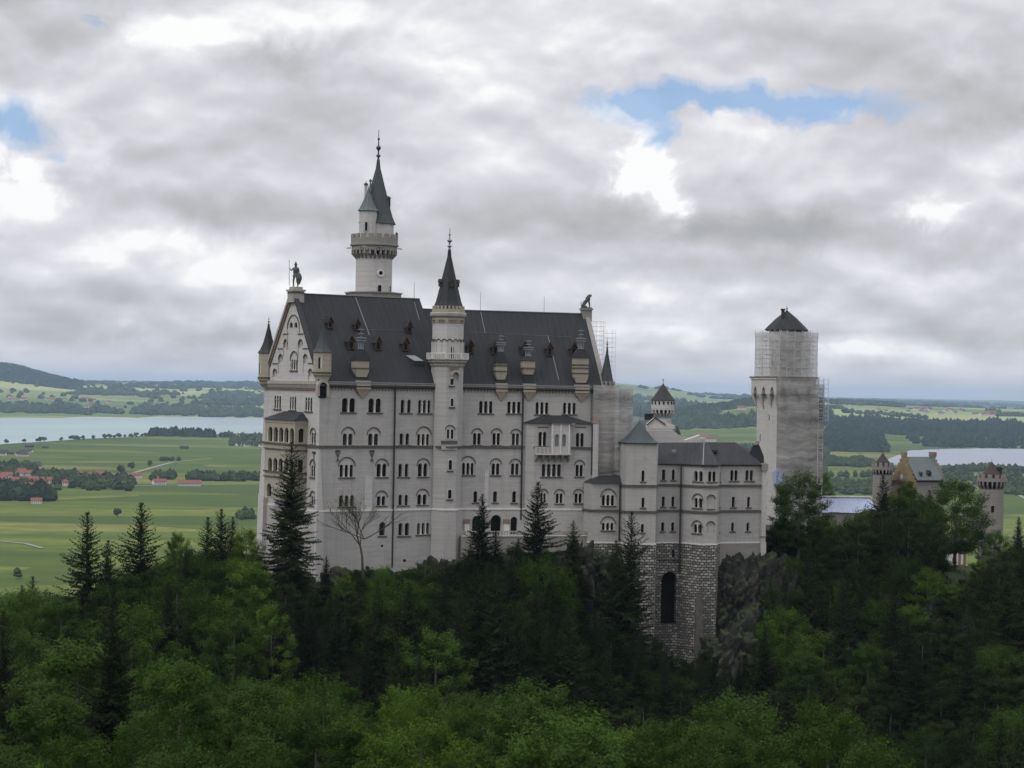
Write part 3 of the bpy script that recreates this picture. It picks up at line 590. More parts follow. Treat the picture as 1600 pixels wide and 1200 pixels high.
MB().mat('limestone').add([(0, WG, BOT), (25, WG, BOT), (25, WG, EZ), (0, WG, EZ)], [(0, 1, 2, 3)]).build('rear_wall', pal, ML)
lowr = []; zf = inv(MR, 780, 837.5, -.3)[1]
for r in [(738, 753, 806, 836.5, 1), (767, 784, 804.5, 836, 1), (798, 809, 807.5, 835, 1), (871, 880.4, 811, 831, 1), (900, 909.6, 810.4, 830, 1), (919, 921.4, 817, 829, 1)]:
    window(pal, MR, pxspec(MR, *r, v=-.3), lowr, -.3, sill=r[1] > 860, deep=1.0)
for x0, x1 in ((725.4, 733), (787, 795.4)):        # white niches with red brick heads between the arches
    s_ = pxspec(MR, x0, x1, 812, 836, 1, v=-.3); q = MB().mat('render_white').box(s_[0], s_[1], -.6, -.3, s_[2], s_[3]-.7).mat('brick_trim').box(s_[0]-.1, s_[1]+.1, -.7, -.3, s_[3]-.7, s_[3]+.1); q.build('pier', pal, MR)
mb = MB().mat('limestone'); holed(mb, [(0, BOT), (uo1, BOT), (uo1, ZW), (0, ZW)], lowr, -.3); mb.mat('ledge').box(0, uo1, -.42, 0, ZW, ZW+.26)
mb.build('plinth', pal, MR)
mb = MB().mat('trim_dark').box(0, uo0, -.26, .02, ZS-.16, ZS+.24); mb.build('string_course', pal, MR)
gutter_frieze(pal, MR, 2.6, u9-3.2, EZ, 0, ())
drain(pal, MR, 816.8, 605, 812); drain(pal, MR, 925.4, 662, 742, ORV)
u0, zt_ = inv(MR, 757.5, 735, -.12); u1, _ = inv(MR, 764, 735, -.12); MB().mat('limestone_pale').box(u0, u1, -.16, 0, ZW+.26, zt_).build('buttress', pal, MR)
# terrace with balustrade in front of the right wing
MT = MR; tu0, _ = inv(MR, 722, 840, -3.2); tu1, _ = inv(MR, 918, 846, -3.2); tz = inv(MR, 800, 838, -3.2)[1]
q = MB().mat('old_stone').box(tu0, tu1, -3.2, -.3, BOT, tz).mat('ledge').box(tu0, tu1, -3.35, -3.0, tz, tz+.15).build('terrace', pal, MR)
q = MB().mat('trim')
for i in range(int((tu1-tu0)/.5)): q.box(tu0+i*.5, tu0+i*.5+.22, -3.25, -3.05, tz+.15, tz+.8)
q.box(tu0, tu1, -3.3, -3.0, tz+.8, tz+.98); q.build('balustrade', pal, MR)
# shallow oriel block with loggia and balcony
zr1 = inv(MR, 870, 661, ORV)[1]; hO = []
orl = link('oriel', None, pal, MR)
for r in [(841.6, 854, 674.8, 697, 2), (900.2, 912.4, 676.5, 697.8, 2), (846.8, 876.6, 725, 744.6, 4), (900, 911.2, 726, 744.4, 2, 719.6), (845, 853.4, 771, 786, 2, 764.7), (869, 879.6, 771, 786.4, 2, 765), (898.4, 909.6, 771, 786.2, 2, 765)]:
    window(pal, MR, pxspec(MR, *r, v=ORV), hO, ORV)
mb = MB().mat('limestone'); holed(mb, [(uo0+1.6, ZW), (uo1, ZW), (uo1, zr1), (uo0+1.6, zr1)], hO, ORV); mb.add([(uo0, 0, ZW), (uo0+1.6, ORV, ZW), (uo0+1.6, ORV, zr1), (uo0, 0, zr1)], [(0, 1, 2, 3)])
mb.add([(uo1, 0, ZW), (uo1, ORV, ZW), (uo1, ORV, zr1), (uo1, 0, zr1)], [(0, 1, 2, 3)]); mb.build('oriel_wall', orl, MR)
MB().mat('limestone').prism([(uo0+.3, -.2), (uo0+1.8, ORV-.12), (uo1-.02, ORV-.12), (uo1-.02, -.2)], BOT, ZW).mat('ledge').box(uo0+1.6, uo1, ORV-.2, ORV+.1, ZW-.02, ZW+.24).build('oriel_plinth', orl, MR)
hOp = zr1; zr2 = inv(MR, 870, 649, 0)[1]; ua = inv(MR, 849, 649, 0)[0]; ub = inv(MR, 886, 649, 0)[0]
MB().mat('slate').add([(uo0-.3, .0, zr1-.05), (uo0+1.3, ORV-.4, zr1-.05), (uo1+.4, ORV-.4, zr1-.05), (uo1+.4, 0, zr1-.05), (ua, 0, zr2), (ub, 0, zr2)], [(0, 1, 4), (1, 2, 5, 4), (2, 3, 5), (0, 4, 5, 3), (0, 3, 2, 1)]).build('oriel_roof', orl, MR)
MB().mat('trim_dark').box(uo0+1.5, uo1+.02, ORV-.24, ORV+.02, ZS-.18, ZS+.22).build('string_course', orl, MR)
q = MB().mat('trim_dark')
for x0, x1 in ((840, 857), (898, 915)): q.box(inv(MR, x0, 667, ORV)[0], inv(MR, x1, 667, ORV)[0], ORV-.03, ORV+.01, inv(MR, x0, 668.6, ORV)[1], inv(MR, x0, 666.8, ORV)[1])
q.build('inscription_band', orl, MR)
LV = ORV-1.2; s1 = pxspec(MR, 867, 873.6, 678.6, 697.6, 1, v=LV); s2 = pxspec(MR, 878.6, 884.6, 678.6, 697.6, 1, v=LV)
la, lzt = inv(MR, 863.6, 663, LV); lb, lzb = inv(MR, 888.6, 709, LV); hh = []
bay = link('bay', None, orl, MR); 
q = MB().mat('limestone_pale'); hh = [arch_poly(*s1[:4]), arch_poly(*s2[:4])]; holed(q, [(la, lzb), (lb, lzb), (lb, lzt), (la, lzt)], hh, LV)
for h in hh: reveal(q, h, LV, LV+.3)
q.mat('glass_blind')
for h in hh: q.add([(a, LV+.3, b) for a, b in h], [tuple(range(len(h)))])
q.mat('limestone_pale')
q.add([(lb, LV, lzb), (lb+.9, ORV, lzb), (lb+.9, ORV, lzt), (lb, LV, lzt), (la, LV, lzb), (la, ORV, lzb), (la, ORV, lzt), (la, LV, lzt)], [(0, 1, 2, 3), (4, 5, 6, 7)])
for u in (la, (s1[1]+s2[0])/2, lb): q.mat('ledge').box(u-.13, u+.13, LV-.14, LV+.02, lzb, lzt)
q.mat('trim').box(la-.2, lb+1.1, LV-.2, ORV, lzt, lzt+.18); q.build('bay_wall', orl, MR)
q = MB().mat('slate').add([(la-.3, LV-.3, lzt+.2), (lb+.5, LV-.3, lzt+.2), (lb+1.2, ORV, lzt+.25), (la-.4, ORV, lzt+.25), ((la+lb)/2, ORV, lzt+.9)], [(0, 1, 4), (1, 2, 4), (0, 4, 3)]); q.build('bay_roof', orl, MR)
bu0 = inv(MR, 837.5, 705, LV)[0]; bu1 = lb+.5; bz = inv(MR, 860, 708.5, LV)[1]
q = MB().mat('limestone_pale').box(bu0, bu1, LV-.15, ORV, bz-.3, bz).box(bu0, la, LV-.05, LV+.12, bz+.95, bz+1.15).mat('trim').box(bu0, la, LV, LV+.08, bz, bz+.95).mat('limestone_pale')
for i in range(5): u = bu0+(la-bu0)*i/4; q.box(u-.1, u+.1, LV-.08, LV+.14, bz, bz+1.15)
q.box(bu0, bu0+.12, LV, ORV, bz, bz+1.1); q.build('balcony', orl, MR)
q = MB().mat('trim')
for i in range(6):
    u = bu0+.3+(bu1-bu0-.6)*i/5; q.add([(u-.16, ORV, bz-1.7), (u+.16, ORV, bz-1.7), (u-.16, ORV, bz-.3), (u+.16, ORV, bz-.3), (u-.16, LV, bz-.3), (u+.16, LV, bz-.3), (u-.16, LV+.3, bz-.8), (u+.16, LV+.3, bz-.8)], [(0, 1, 7, 6), (6, 7, 5, 4), (0, 6, 4, 2), (1, 3, 5, 7)])
q.build('bracket', orl, MR)
bpy.data.objects.remove(bay)
q = MB().mat('old_stone'); u, z = inv(MR, 930, 661, ORV)
q.mat('brick_trim').add([(u-.6, ORV-.6, z), (u+.6, ORV-.6, z), (u+.6, ORV+.6, z), (u-.6, ORV+.6, z), (u, ORV, z+1.3)], [(0, 1, 4), (1, 2, 4), (2, 3, 4), (3, 0, 4)]).build('pinnacle', pal, MR)
zb_ = inv(MR, 930, 745, ORV)[1]; MB().mat('limestone_pale').box(u-.55, u+.55, ORV-.5, ORV+.6, zb_-4, z).build('pilaster', pal, MR)
# east end gable parapet + lion pedestal
ME = MR
q = MB().mat('old_stone'); s = (RZ2-EZ)/11.6
q.add([(u9-.9, -.2, EZ), (u9, -.2, EZ), (u9, 11.6, RZ2+.45), (u9-.9, 11.6, RZ2+.45), (u9-.9, 23.4, EZ), (u9, 23.4, EZ), (u9-.9, -.2, EZ-3), (u9, -.2, EZ-3), (u9-.9, 23.4, EZ-3), (u9, 23.4, EZ-3)], [(0, 1, 2, 3), (3, 2, 5, 4), (0, 3, 4), (1, 5, 2), (6, 7, 1, 0), (0, 4, 8, 6), (1, 7, 9, 5)])
q.box(u9-1.4, u9+.4, 10.7, 12.5, RZ2-1.5, RZ2+.7).box(u9-1.6, u9+.6, 10.5, 12.7, RZ2+.7, RZ2+1.0); q.build('gable_parapet', pal, MR)
# ------------------------------------------------------------------ corner turrets (parts of the palace)
def corner_turret(M, cx, cy, R_, zb0, zb, zt, za, zf, roofm, wall='sandstone', angs=(0,)):
    q = MB().mat(wall).lathe(cx, cy, [(.15, zb0), (.35, zb0+.4), (R_*.5, zb0+(zb-zb0)*.45), (R_*.55, zb0+(zb-zb0)*.5), (R_*.8, zb-.9), (R_*.85, zb-.6), (R_*1.05, zb-.2), (R_*1.05, zb), (R_, zb+.05), (R_, zt)], 8, pi/8)
    q.mat('trim_dark').lathe(cx, cy, [(R_, zb), (R_*1.12, zb+.1), (R_*1.12, zb+.3), (R_, zb+.35)], 8, pi/8); o = q.build('corner_turret', pal, M)
    cone_roof(o, M, cx, cy, R_*1.05, zt, za, roofm, 8, .45); finial(o, M, cx, cy, za-.2, zf, .28)
    Ri = R_*cos(pi/8)
    for a in angs:
        h = arch_poly(-.22, .22, zb+.9, zb+2.9); Mq = M @ Matrix.Translation((cx, cy, 0)) @ Matrix.Rotation(a, 4, 'Z')
        MB().mat('glass_and_shade').add([(u, -Ri-.03, z) for u, z in h], [tuple(range(len(h)))]).mat('ledge').box(.22, .4, -Ri-.08, -Ri, zb+.9, zb+2.7).build('window', o, Mq)
    return o
z_ = lambda px, py, Yd: (608+ROLL*(px-800)-py)/F*Yd
corner_turret(ML, .75, .75, 1.6, -3.4, z_(508, 584, 341), z_(508, 551, 341), z_(509, 502, 341), z_(509, 490, 341), 'copper_dark', angs=(-pi/4,))
corner_turret(MG, .9, .3, 1.75, -1.6, z_(420, 592, 361), z_(420, 552, 361), z_(423, 507, 361), z_(423, 495, 361), 'slate_dark', angs=(0,))
q = MB().mat('sandstone')      # small statue niche under the near corner turret
u, z = inv(ML, 504, 604, -.6); q.mat('trim').arc(.35, z, .75, .4, -.75, .0, 8).box(-.8, -.35, -.7, .1, z-1.7, z).box(1.1, 1.5, -.7, .1, z-1.7, z); q.mat('glass_and_shade').box(-.35, 1.1, -.2, -.02, z-2, z+.6); q.build('niche', pal, ML)  # dark box paints the shade in the niche, no pane there
eo = link('east_turret', None, pal, MR)
zt = z_(941, 602, 372); q = MB().mat('old_stone').lathe(31.4, 1.2, [(1.45, -14), (1.45, zt-.1), (1.6, zt)], 8, pi/8); crenels(q, 31.4, 1.2, 1.6, zt, zt+.75, 12, .3); q.build('shaft', eo, MR)
cone_roof(eo, MR, 31.4, 1.2, 1.4, zt-.1, z_(940, 545, 372), 'copper_dark', 8, .1); finial(eo, MR, 31.4, 1.2, z_(940, 546, 372), z_(940, 530, 372), .25)
# ------------------------------------------------------------------ stair tower at the bend
MS = FR(-11.95, 353.4, radians(21)); tower = thing('stair_tower', 'slender pale stair tower rising through the palace front, with dark pointed roof and balcony', 'tower', MS)
zz = lambda py: (606.2-py)*353.0/F
Rt = 2.95; base = inv(MS, 700, 886, -2.7)[1]
mb = MB().mat('limestone').lathe(0, 0, [(Rt+.25, base-6), (Rt+.25, ZW), (Rt, ZW+.02), (Rt, zz(574))], 8, pi/8).mat('ledge').lathe(0, 0, [(Rt+.2, ZW-.02), (Rt+.36, ZW+.02), (Rt+.36, ZW+.25), (Rt, ZW+.3)], 8, pi/8); mb.build('shaft', tower)
Ri = Rt*cos(pi/8)
for x0, x1, y0_, y1_, n_, ya in ((704, 708.6, 622.4, 634.6, 1, None), (697.8, 708.6, 670.4, 685.4, 2, 664.6), (701, 706.2, 718.6, 734, 1, None), (700, 705.4, 765, 779, 1, None), (703.6, 708.6, 590, 601.5, 1, None)):
    s_ = pxspec(MS, x0, x1, y0_, y1_, n_, ya, v=-Ri); q = MB(); o = q.mat('limestone_pale')
    if n_ == 1:
        slit(tower, MS, (s_[0]+s_[1])/2, 0, s_[2], s_[1]-s_[0], s_[3]-s_[2], 0, -Ri, True, 'limestone_pale')
        MB().mat('trim_dark').box(s_[0]-.3, s_[1]+.3, -Ri-.22, -Ri, s_[2]-.35, s_[2]-.14).build('sill', tower)
    else:
        c_ = (s_[0]+s_[1])/2; slit(tower, MS, s_[0]+.28, 0, s_[2], .5, s_[3]-s_[2], 0, -Ri); slit(tower, MS, s_[1]-.28, 0, s_[2], .5, s_[3]-s_[2], 0, -Ri)
        MB().mat('trim_dark').arc(c_, s_[3]-.2, .82, .17, -Ri-.12, -Ri).build('hood_mould', tower)
        MB().mat('trim_dark').box(-1.9, 1.15, -Ri-.32, -Ri+.1, zz(693), zz(688)).mat('limestone').box(-1.8, 1.05, -Ri-.22, -Ri, zz(702), zz(693)).build('sill', tower)
MB().mat('trim_dark').lathe(0, 0, [(Rt, ZS-.2), (Rt+.2, ZS-.15), (Rt+.2, ZS+.15), (Rt, ZS+.2)], 8, pi/8, -pi*.95, -pi*.05-pi*.0).build('string_course', tower)
q = MB().mat('trim').lathe(0, 0, [(Rt-.1, zz(575)), (Rt+.25, zz(571)), (Rt+.25, zz(569)), (Rt+.6, zz(566)), (Rt+.6, zz(563.5)), (Rt+.85, zz(562.4)), (Rt+.85, zz(561.2)), (0, zz(561.2))], 8, pi/8); q.build('balcony_slab', tower)
q = MB().mat('ledge'); R2 = Rt+.75
for i in range(8):
    a0 = pi/8+i*pi/4; a1 = a0+pi/4; p = Vector((R2*cos(a0), R2*sin(a0), 0)); r_ = Vector((R2*cos(a1), R2*sin(a1), 0))
    q.tube(p+Vector((0, 0, zz(552.4))), r_+Vector((0, 0, zz(552.4))), .13, .13, 4); q.box(p.x-.18, p.x+.18, p.y-.18, p.y+.18, zz(561.2), zz(551.6))
    for k in range(1, 7): e = p.lerp(r_, k/7); q.tube(e+Vector((0, 0, zz(561.2))), e+Vector((0, 0, zz(552.4))), .1, .1, 4)
q.build('balustrade', tower)
Ru = 2.88; q = MB().mat('limestone_pale').lathe(0, 0, [(Ru, zz(562)), (Ru, zz(506)), (Ru+.05, zz(504))], 8, pi/8); q.build('upper_shaft', tower)
q = MB().mat('limestone'); Rj = Ru*cos(pi/8)
for i in range(8):
    Mq = Matrix.Rotation(i*pi/4, 4, 'Z'); s2_ = MB()
    for c in ((-.58, .58)):
        s2_.mat('trim_dark').arc(c, zz(534.5), .42, .14, -Rj-.14, -Rj+.02, 6)
    for c in (-1.1, 0, 1.1): s2_.mat('limestone_pale').box(c-.1, c+.1, -Rj-.12, -Rj+.02, zz(552), zz(534))
    q.mats = q.mats or []; 
    for m_ in s2_.mats: q.mat(m_)
    k = len(q.v); q.v += [tuple(Mq @ Vector(p)) for p in s2_.v]; q.f += [tuple(a+k for a in f) for f in s2_.f]; q.mi += [q.mats.index(s2_.mats[j]) for j in s2_.mi]
q.build('blind_arcade', tower)
s_ = pxspec(MS, 704.2, 709, 541, 552, 1, v=-Rj); slit(tower, MS, (s_[0]+s_[1])/2, 0, s_[2]-1.0, s_[1]-s_[0], s_[3]-s_[2]+1.0, 0, -Rj)
q = MB().mat('sandstone').lathe(0, 0, [(Ru+.02, zz(506)), (Ru+.1, zz(504)), (Ru+.1, zz(497))], 8, pi/8).mat('trim').lathe(0, 0, [(Ru+.1, zz(497)), (Ru+.45, zz(494)), (Ru+.5, zz(490)), (Ru+.35, zz(488)), (0, zz(487))], 8, pi/8)
q.mat('brick_trim')
for i in range(40):
    a = 2*pi*i/40; r_ = (Ru+.12)*cos(pi/8)/cos((a % (pi/4))-pi/8); q.box(r_*cos(a)-.13, r_*cos(a)+.13, r_*sin(a)-.13, r_*sin(a)+.13, zz(502.6), zz(500))
q.build('cornice', tower)
q = MB().mat('sandstone').lathe(0, 0, [(Ru+.05, zz(488)), (Ru+.15, zz(487.5)), (Ru+.15, zz(483)), (Ru-.15, zz(483)), (Ru-.15, zz(487))], 8, pi/8)
for i in range(8):
    for k in range(3):
        a0 = pi/8+i*pi/4; f0 = (k+.2)/3; f1 = (k+.75)/3; P_ = lambda f_, R_: Vector((R_*cos(a0), R_*sin(a0))).lerp(Vector((R_*cos(a0+pi/4), R_*sin(a0+pi/4))), f_)
        q.prism([tuple(P_(f0, Ru-.15)), tuple(P_(f0, Ru+.15)), tuple(P_(f1, Ru+.15)), tuple(P_(f1, Ru-.15))], zz(483), zz(478.4))
q.build('parapet', tower)
cone_roof(tower, MS, 0, 0, 2.62, zz(482), zz(389), 'slate_dark', 8, .05, rt=.22)
for a in (0, pi/2, -pi/2, pi):
    Mq = MS @ Matrix.Rotation(a, 4, 'Z'); q = MB().mat('wood_red').box(-.3, .3, -1.95, -1.0, zz(448), zz(441)).mat('slate_dark').add([(-.42, -2.05, zz(441)), (.42, -2.05, zz(441)), (0, -2.05, zz(436)), (-.42, -.8, zz(441)), (.42, -.8, zz(441)), (0, -.8, zz(436))], [(0, 1, 2), (0, 2, 5, 3), (1, 4, 5, 2)]); q.build('dormer', tower, Mq)
finial(tower, MS, 0, 0, zz(390), zz(356), .55, 'lead')
q = MB().mat('sandstone').prism([(-.15, -Ri), (.95, -Ri), (.95, -Ri-.1), (-.15, -Ri-.1)], zz(582), zz(573), [(-.45, -Ri), (1.25, -Ri), (1.25, -Ri-.75), (-.45, -Ri-.75)]).mat('trim').arc(.55, zz(586), .55, .35, -Ri-.65, -Ri, 8).box(-.35, 0, -Ri-.5, -Ri, zz(592), zz(586)).box(1.1, 1.45, -Ri-.5, -Ri, zz(592), zz(586)); q.build('oriel_canopy', tower)
# ------------------------------------------------------------------ tall round tower behind the ridge
MK = FR(*(at(581, 604, 380).xy), 0); keep = thing('round_tower', 'tallest round tower behind the palace ridge with battlemented gallery and twin green roofs', 'tower', MK)
k_ = lambda py: (604.2-py)*380.0/F
q = MB().mat('old_stone').lathe(0, 0, [(5.5, 8), (5.5, k_(459.4)), (5.75, k_(459.2)), (5.75, k_(457.4)), (0, k_(457.2))], 8, 0); q.build('base_platform', keep)
q = MB().mat('limestone_pale').lathe(0, 0, [(3.65, -15), (3.6, k_(403)), (3.75, k_(400))], 32); q.build('shaft', keep, smooth=False)
q = MB().mat('old_stone'); corbels(q, 0, 0, 3.6, 4.5, k_(407), k_(391), 26, 0, .38)
for i in range(26):
    a = 2*pi*(i+.5)/26; q.tube((4.0*cos(a), 4.0*sin(a), k_(392.5)), (4.45*cos(a), 4.45*sin(a), k_(391)), .3, .3, 5)
q.build('machicolation', keep)
q = MB().mat('old_stone').lathe(0, 0, [(3.6, k_(392)), (4.5, k_(391)), (4.5, k_(386)), (4.8, k_(385)), (4.8, k_(382.5)), (4.65, k_(382)), (4.65, k_(373.5)), (4.3, k_(373.5)), (4.3, k_(381)), (0, k_(381))], 32); crenels(q, 0, 0, 4.65, k_(373.5), k_(367), 18, .35, .6); 
for a in (pi, 0, -pi/2+.3, -pi/2-.5): q.tube((4.6*cos(a), 4.6*sin(a), k_(388)), (5.5*cos(a), 5.5*sin(a), k_(388.6)), .12, .1, 5)
q.build('gallery', keep)
q = MB().mat('limestone_pale').lathe(.45, .3, [(3.3, k_(382)), (3.3, k_(350)), (3.5, k_(349))], 24); q.build('upper_shaft', keep)
cone_roof(keep, MK, .45, .3, 3.65, k_(350), k_(250), 'copper_dark', 8, .08, rt=.25); finial(keep, MK, .45, .3, k_(251), k_(202), .55, 'iron')
q = MB().mat('limestone_pale').lathe(-1.15, -2.6, [(.2, k_(413)), (.5, k_(409)), (.9, k_(404)), (.95, k_(401)), (1.35, k_(397)), (1.4, k_(393)), (1.75, k_(388)), (1.75, k_(333)), (1.9, k_(332))], 12); st = q.build('stair_turret', keep)
cone_roof(st, MK, -1.15, -2.6, 1.95, k_(332), k_(298), 'copper', 12, .1, 0); finial(st, MK, -1.15, -2.6, k_(299), k_(291), .2)
slit(st, MK, -1.35, -2.6, k_(363.5), .5, 1.75, 0, -1.74); slit(keep, MK, 3.0, .3, k_(372), .4, 1.0, radians(40), -2.2)
q = MB().mat('limestone_pale').box(-2.15, -1.6, -.4, .3, k_(335), k_(290)).mat('copper_dark').box(-2.25, -1.5, -.5, .4, k_(290), k_(287)).mat('iron').tube((-1.87, 0, k_(287)), (-1.87, 0, k_(283)), .12, .06, 5); q.build('chimney', keep)
q = MB().mat('slate_dark').box(2.15, 3.0, -.5, .5, k_(323), k_(309)).mat('copper_dark').prism([(2.0, -.65), (3.15, -.65), (3.15, .65), (2.0, .65)], k_(309), k_(306), [(2.3, -.2), (2.7, -.2), (2.7, .2), (2.3, .2)]); q.build('dormer', keep)
q = MB().mat('copper').lathe(-.9, -1.4, [(.3, k_(300)), (.12, k_(286)), (.35, k_(284)), (.1, k_(281))], 6); q.build('pinnacle', keep)
u, z = 1.55, k_(428); a = math.asin(u/3.6)
Mq = MK @ Matrix.Rotation(a, 4, 'Z'); q = MB().mat('ledge'); ci = [(.42*cos(2*pi*i/12), z+.42*sin(2*pi*i/12)) for i in range(12)]; cO = [(.78*cos(2*pi*i/12), z+.78*sin(2*pi*i/12)) for i in range(12)]
holed(q, cO, [ci], -3.78); reveal(q, cO, -3.78, -3.5); reveal(q, ci, -3.78, -3.6); o = q.build('window', keep, Mq); MB().mat('glass_and_shade').add([(x, -3.66, y) for x, y in ci], [tuple(range(12))]).build('pane', o, Mq)
slit(keep, MK, 0, 0, k_(457.5), .75, 1.4, math.asin(1.4/3.6), -3.62); slit(keep, MK, 0, 0, k_(457.5), .5, 1.3, math.asin(3.3/3.6), -3.62)
def slab(mb, pts, Yd, th=4): n = len(pts); a = [at(x, y, Yd) for x, y in pts]; mb.add([tuple(p) for p in a]+[(p.x, p.y+th, p.z) for p in a], [tuple(range(n)), tuple(range(2*n-1, n-1, -1))]+[(i, (i+1) % n, n+(i+1) % n, n+i) for i in range(n)])
# ------------------------------------------------------------------ bower building (right of the palace)
def gp(px, Yd): p = at(px, 612, Yd); return Vector((p.x, Yd, 0))
def ff(a, b): d = b-a; return FR(a.x, a.y, atan2(d.y, d.x)), d.length
bow = thing('bower_building', 'low grey limestone wing right of the palace with square pyramid-roofed corner block and angled bay', 'building', FR(gp(973, 357).x, 357, 0))
E1, E2, E3 = -17.1, -9.5, -13.3; S1, S2, BB = -17.45, -22.25, -28.2
V = [gp(915, 359), gp(927, 356.2), gp(973.5, 357.5), gp(980.5, 354.3), gp(1028, 355.3), gp(1030, 359.3), gp(1065, 360.3), gp(1100, 356.6), gp(1123.5, 357.2), gp(1128, 361), gp(1192, 364), gp(1199, 376)]
tops = [E1, E1, E2, E2, E2, E3, E3, E3, E3, E3, E3]
specs = {1: [(941, 960, 773.6, 790, 3, 764.5), (941, 959, 817, 828.6, 3, 807.5)], 3: [(1002.6, 1007.4, 735, 752, 1), (1002.6, 1007.4, 777.4, 793, 1), (1001.6, 1006.4, 818.6, 832, 1)],
 5: [(1034.6, 1039.6, 733.4, 750, 1), (1050, 1054.6, 733.4, 750, 1), (1034.2, 1038.8, 775.6, 791.6, 1), (1049.4, 1054, 775.6, 791.6, 1), (1033.4, 1038, 816, 830, 1), (1049, 1053.6, 816, 830, 1)],
 6: [(1084.4, 1098, 736, 752, 2), (1084, 1096.4, 778, 793.6, 2, 772), (1082.8, 1095.6, 819, 833, 2, 814)], 7: [(1106.8, 1118.6, 736.6, 752.4, 2)], 8: [(1125, 1126.6, 736.5, 752, 1), (1124.6, 1126.2, 774, 792, 1), (1124.6, 1126, 815, 831, 1)],
 9: [(1141.4, 1153, 734.4, 751, 2), (1165, 1177, 734.4, 751, 2), (1143.6, 1148.6, 776, 792.4, 1), (1167.6, 1172.4, 776, 792.4, 1), (1142.6, 1147.2, 816.4, 830, 1), (1166.6, 1171.2, 816.4, 830, 1)]}
off = lambda a, b, d: (lambda n: (a+n*d, b+n*d))(Vector(((b-a).y, -(b-a).x, 0)).normalized())
bands = MB().mat('trim_dark'); sub = MB().mat('rubble'); ledg = MB().mat('ledge')
wall = MB()
for i in range(len(V)-1):
    M_, L_ = ff(V[i], V[i+1]); hs = []
    for s_ in specs.get(i, ()): window(bow, M_, pxspec(M_, *s_), hs, deep=.45, frame='limestone_pale', glass_and_shade='glass_and_shade', col='limestone_pale' if i == 9 else 'column')
    if i == 7:
        for r in ((1105, 1117.4, 773.6, 795), (1104.6, 1116.8, 815, 835)):
            s_ = pxspec(M_, *r, 1); h = arch_poly(*s_[:4]); hs.append(h); q = MB().mat('limestone'); reveal(q, h, 0, .2); q.add([(a, .2, b) for a, b in h], [tuple(range(len(h)))])
            q.mat('trim_dark').arc((s_[0]+s_[1])/2, s_[3]-(s_[1]-s_[0])/2, (s_[1]-s_[0])/2, .14, -.08, .01)
            if r[2] < 800: q.box(s_[0], s_[1], -.15, .02, s_[2]-.2, s_[2])
            q.build('blind_arch', bow, M_)
    k = MB().mat('limestone'); holed(k, [(0, BB), (L_, BB), (L_, tops[i]), (0, tops[i])], hs); k.build('wall', bow, M_)
    def band(mb, z0, z1, d, ext=.12):
        kk = MB().box(-ext, L_+ext, -d, .02, z0, z1); n = len(mb.v); mb.v += [tuple(M_ @ Vector(p)) for p in kk.v]; mb.f += [tuple(a+n for a in f) for f in kk.f]; mb.mi += [mb.cur]*len(kk.f)
    band(bands, S2-.18, S2+.2, .25)
    if i > 0 and tops[i] > -17: band(bands, S1-.18, S1+.2, .25)
    band(ledg, BB-.12, BB+.12, .12)
I = Matrix()
bands.build('string_course', bow, I); ledg.build('plinth_ledge', bow, I)
def drain2(px, y0, y1, Yd, parent):
    a = at(px, y0, Yd); b = at(px, y1, Yd); MB().mat('pipe').tube((a.x, Yd, a.z), (a.x, Yd, b.z), .16, .16, 6).build('drainpipe', parent, I)
drain2(1064.5, 724, 894, 359.4, bow); drain2(969, 757, 846, 356.9, bow)
a, b = gp(1192, 364), gp(1198, 364.2); M_, L_ = ff(a, b)
q = MB().mat('limestone_pale').box(0, L_, -.7, .6, BB, -14.6).box(-.1, L_+.1, -.8, .6, BB-2.5, BB+.1).mat('old_stone').box(-.2, L_+.2, -.9, .7, -14.6, -13.2).mat('brick_trim').box(-.1, L_+.1, -.85, .1, BB+1.0, BB+1.2); q.build('corner_buttress', bow, M_)
# roofs
zt = lambda px, py, Yd: at(px, py, Yd).z
def top3(px, py, Yd): p = at(px, py, Yd); return (p.x, Yd, p.z)
def V3(p, z, d=0): return (p.x, p.y-d, z)
MB().mat('slate_dark').add([V3(V[0], E1, .4), V3(V[1], E1, .45), V3(V[2], E1, .45), top3(940, 736, 362.5), top3(974, 736, 362.5), (V[0].x, 364, E1)], [(0, 1, 3), (1, 2, 4, 3), (0, 3, 5)]).build('roof', bow, I)
bx = [off(V[3], V[4], .35)[0]+Vector((-.35, 0, 0)), off(V[3], V[4], .35)[1]+Vector((.35, 0, 0))]; back = [V[4]+Vector((.35, 6.8, 0)), V[3]+Vector((-1.3, 6.3, 0))]
bs = [V3(bx[0], E2), V3(bx[1], E2), V3(back[0], E2), V3(back[1], E2)]; cx_ = sum((Vector(p) for p in bs), Vector())/4; ap = Vector((cx_.x, cx_.y, zt(1002, 658, cx_.y)))
q = MB().mat('copper_dark'); lv = [(0, 0), (.25, .30), (.6, .68), (1, 1)]; rings = []
for tz_, tr in lv: rings.append([tuple(Vector(p).lerp(Vector((cx_.x, cx_.y, p[2])), min(tr+.0, .985))+Vector((0, 0, (ap.z-E2)*(tz_**.9)))) for p in bs])
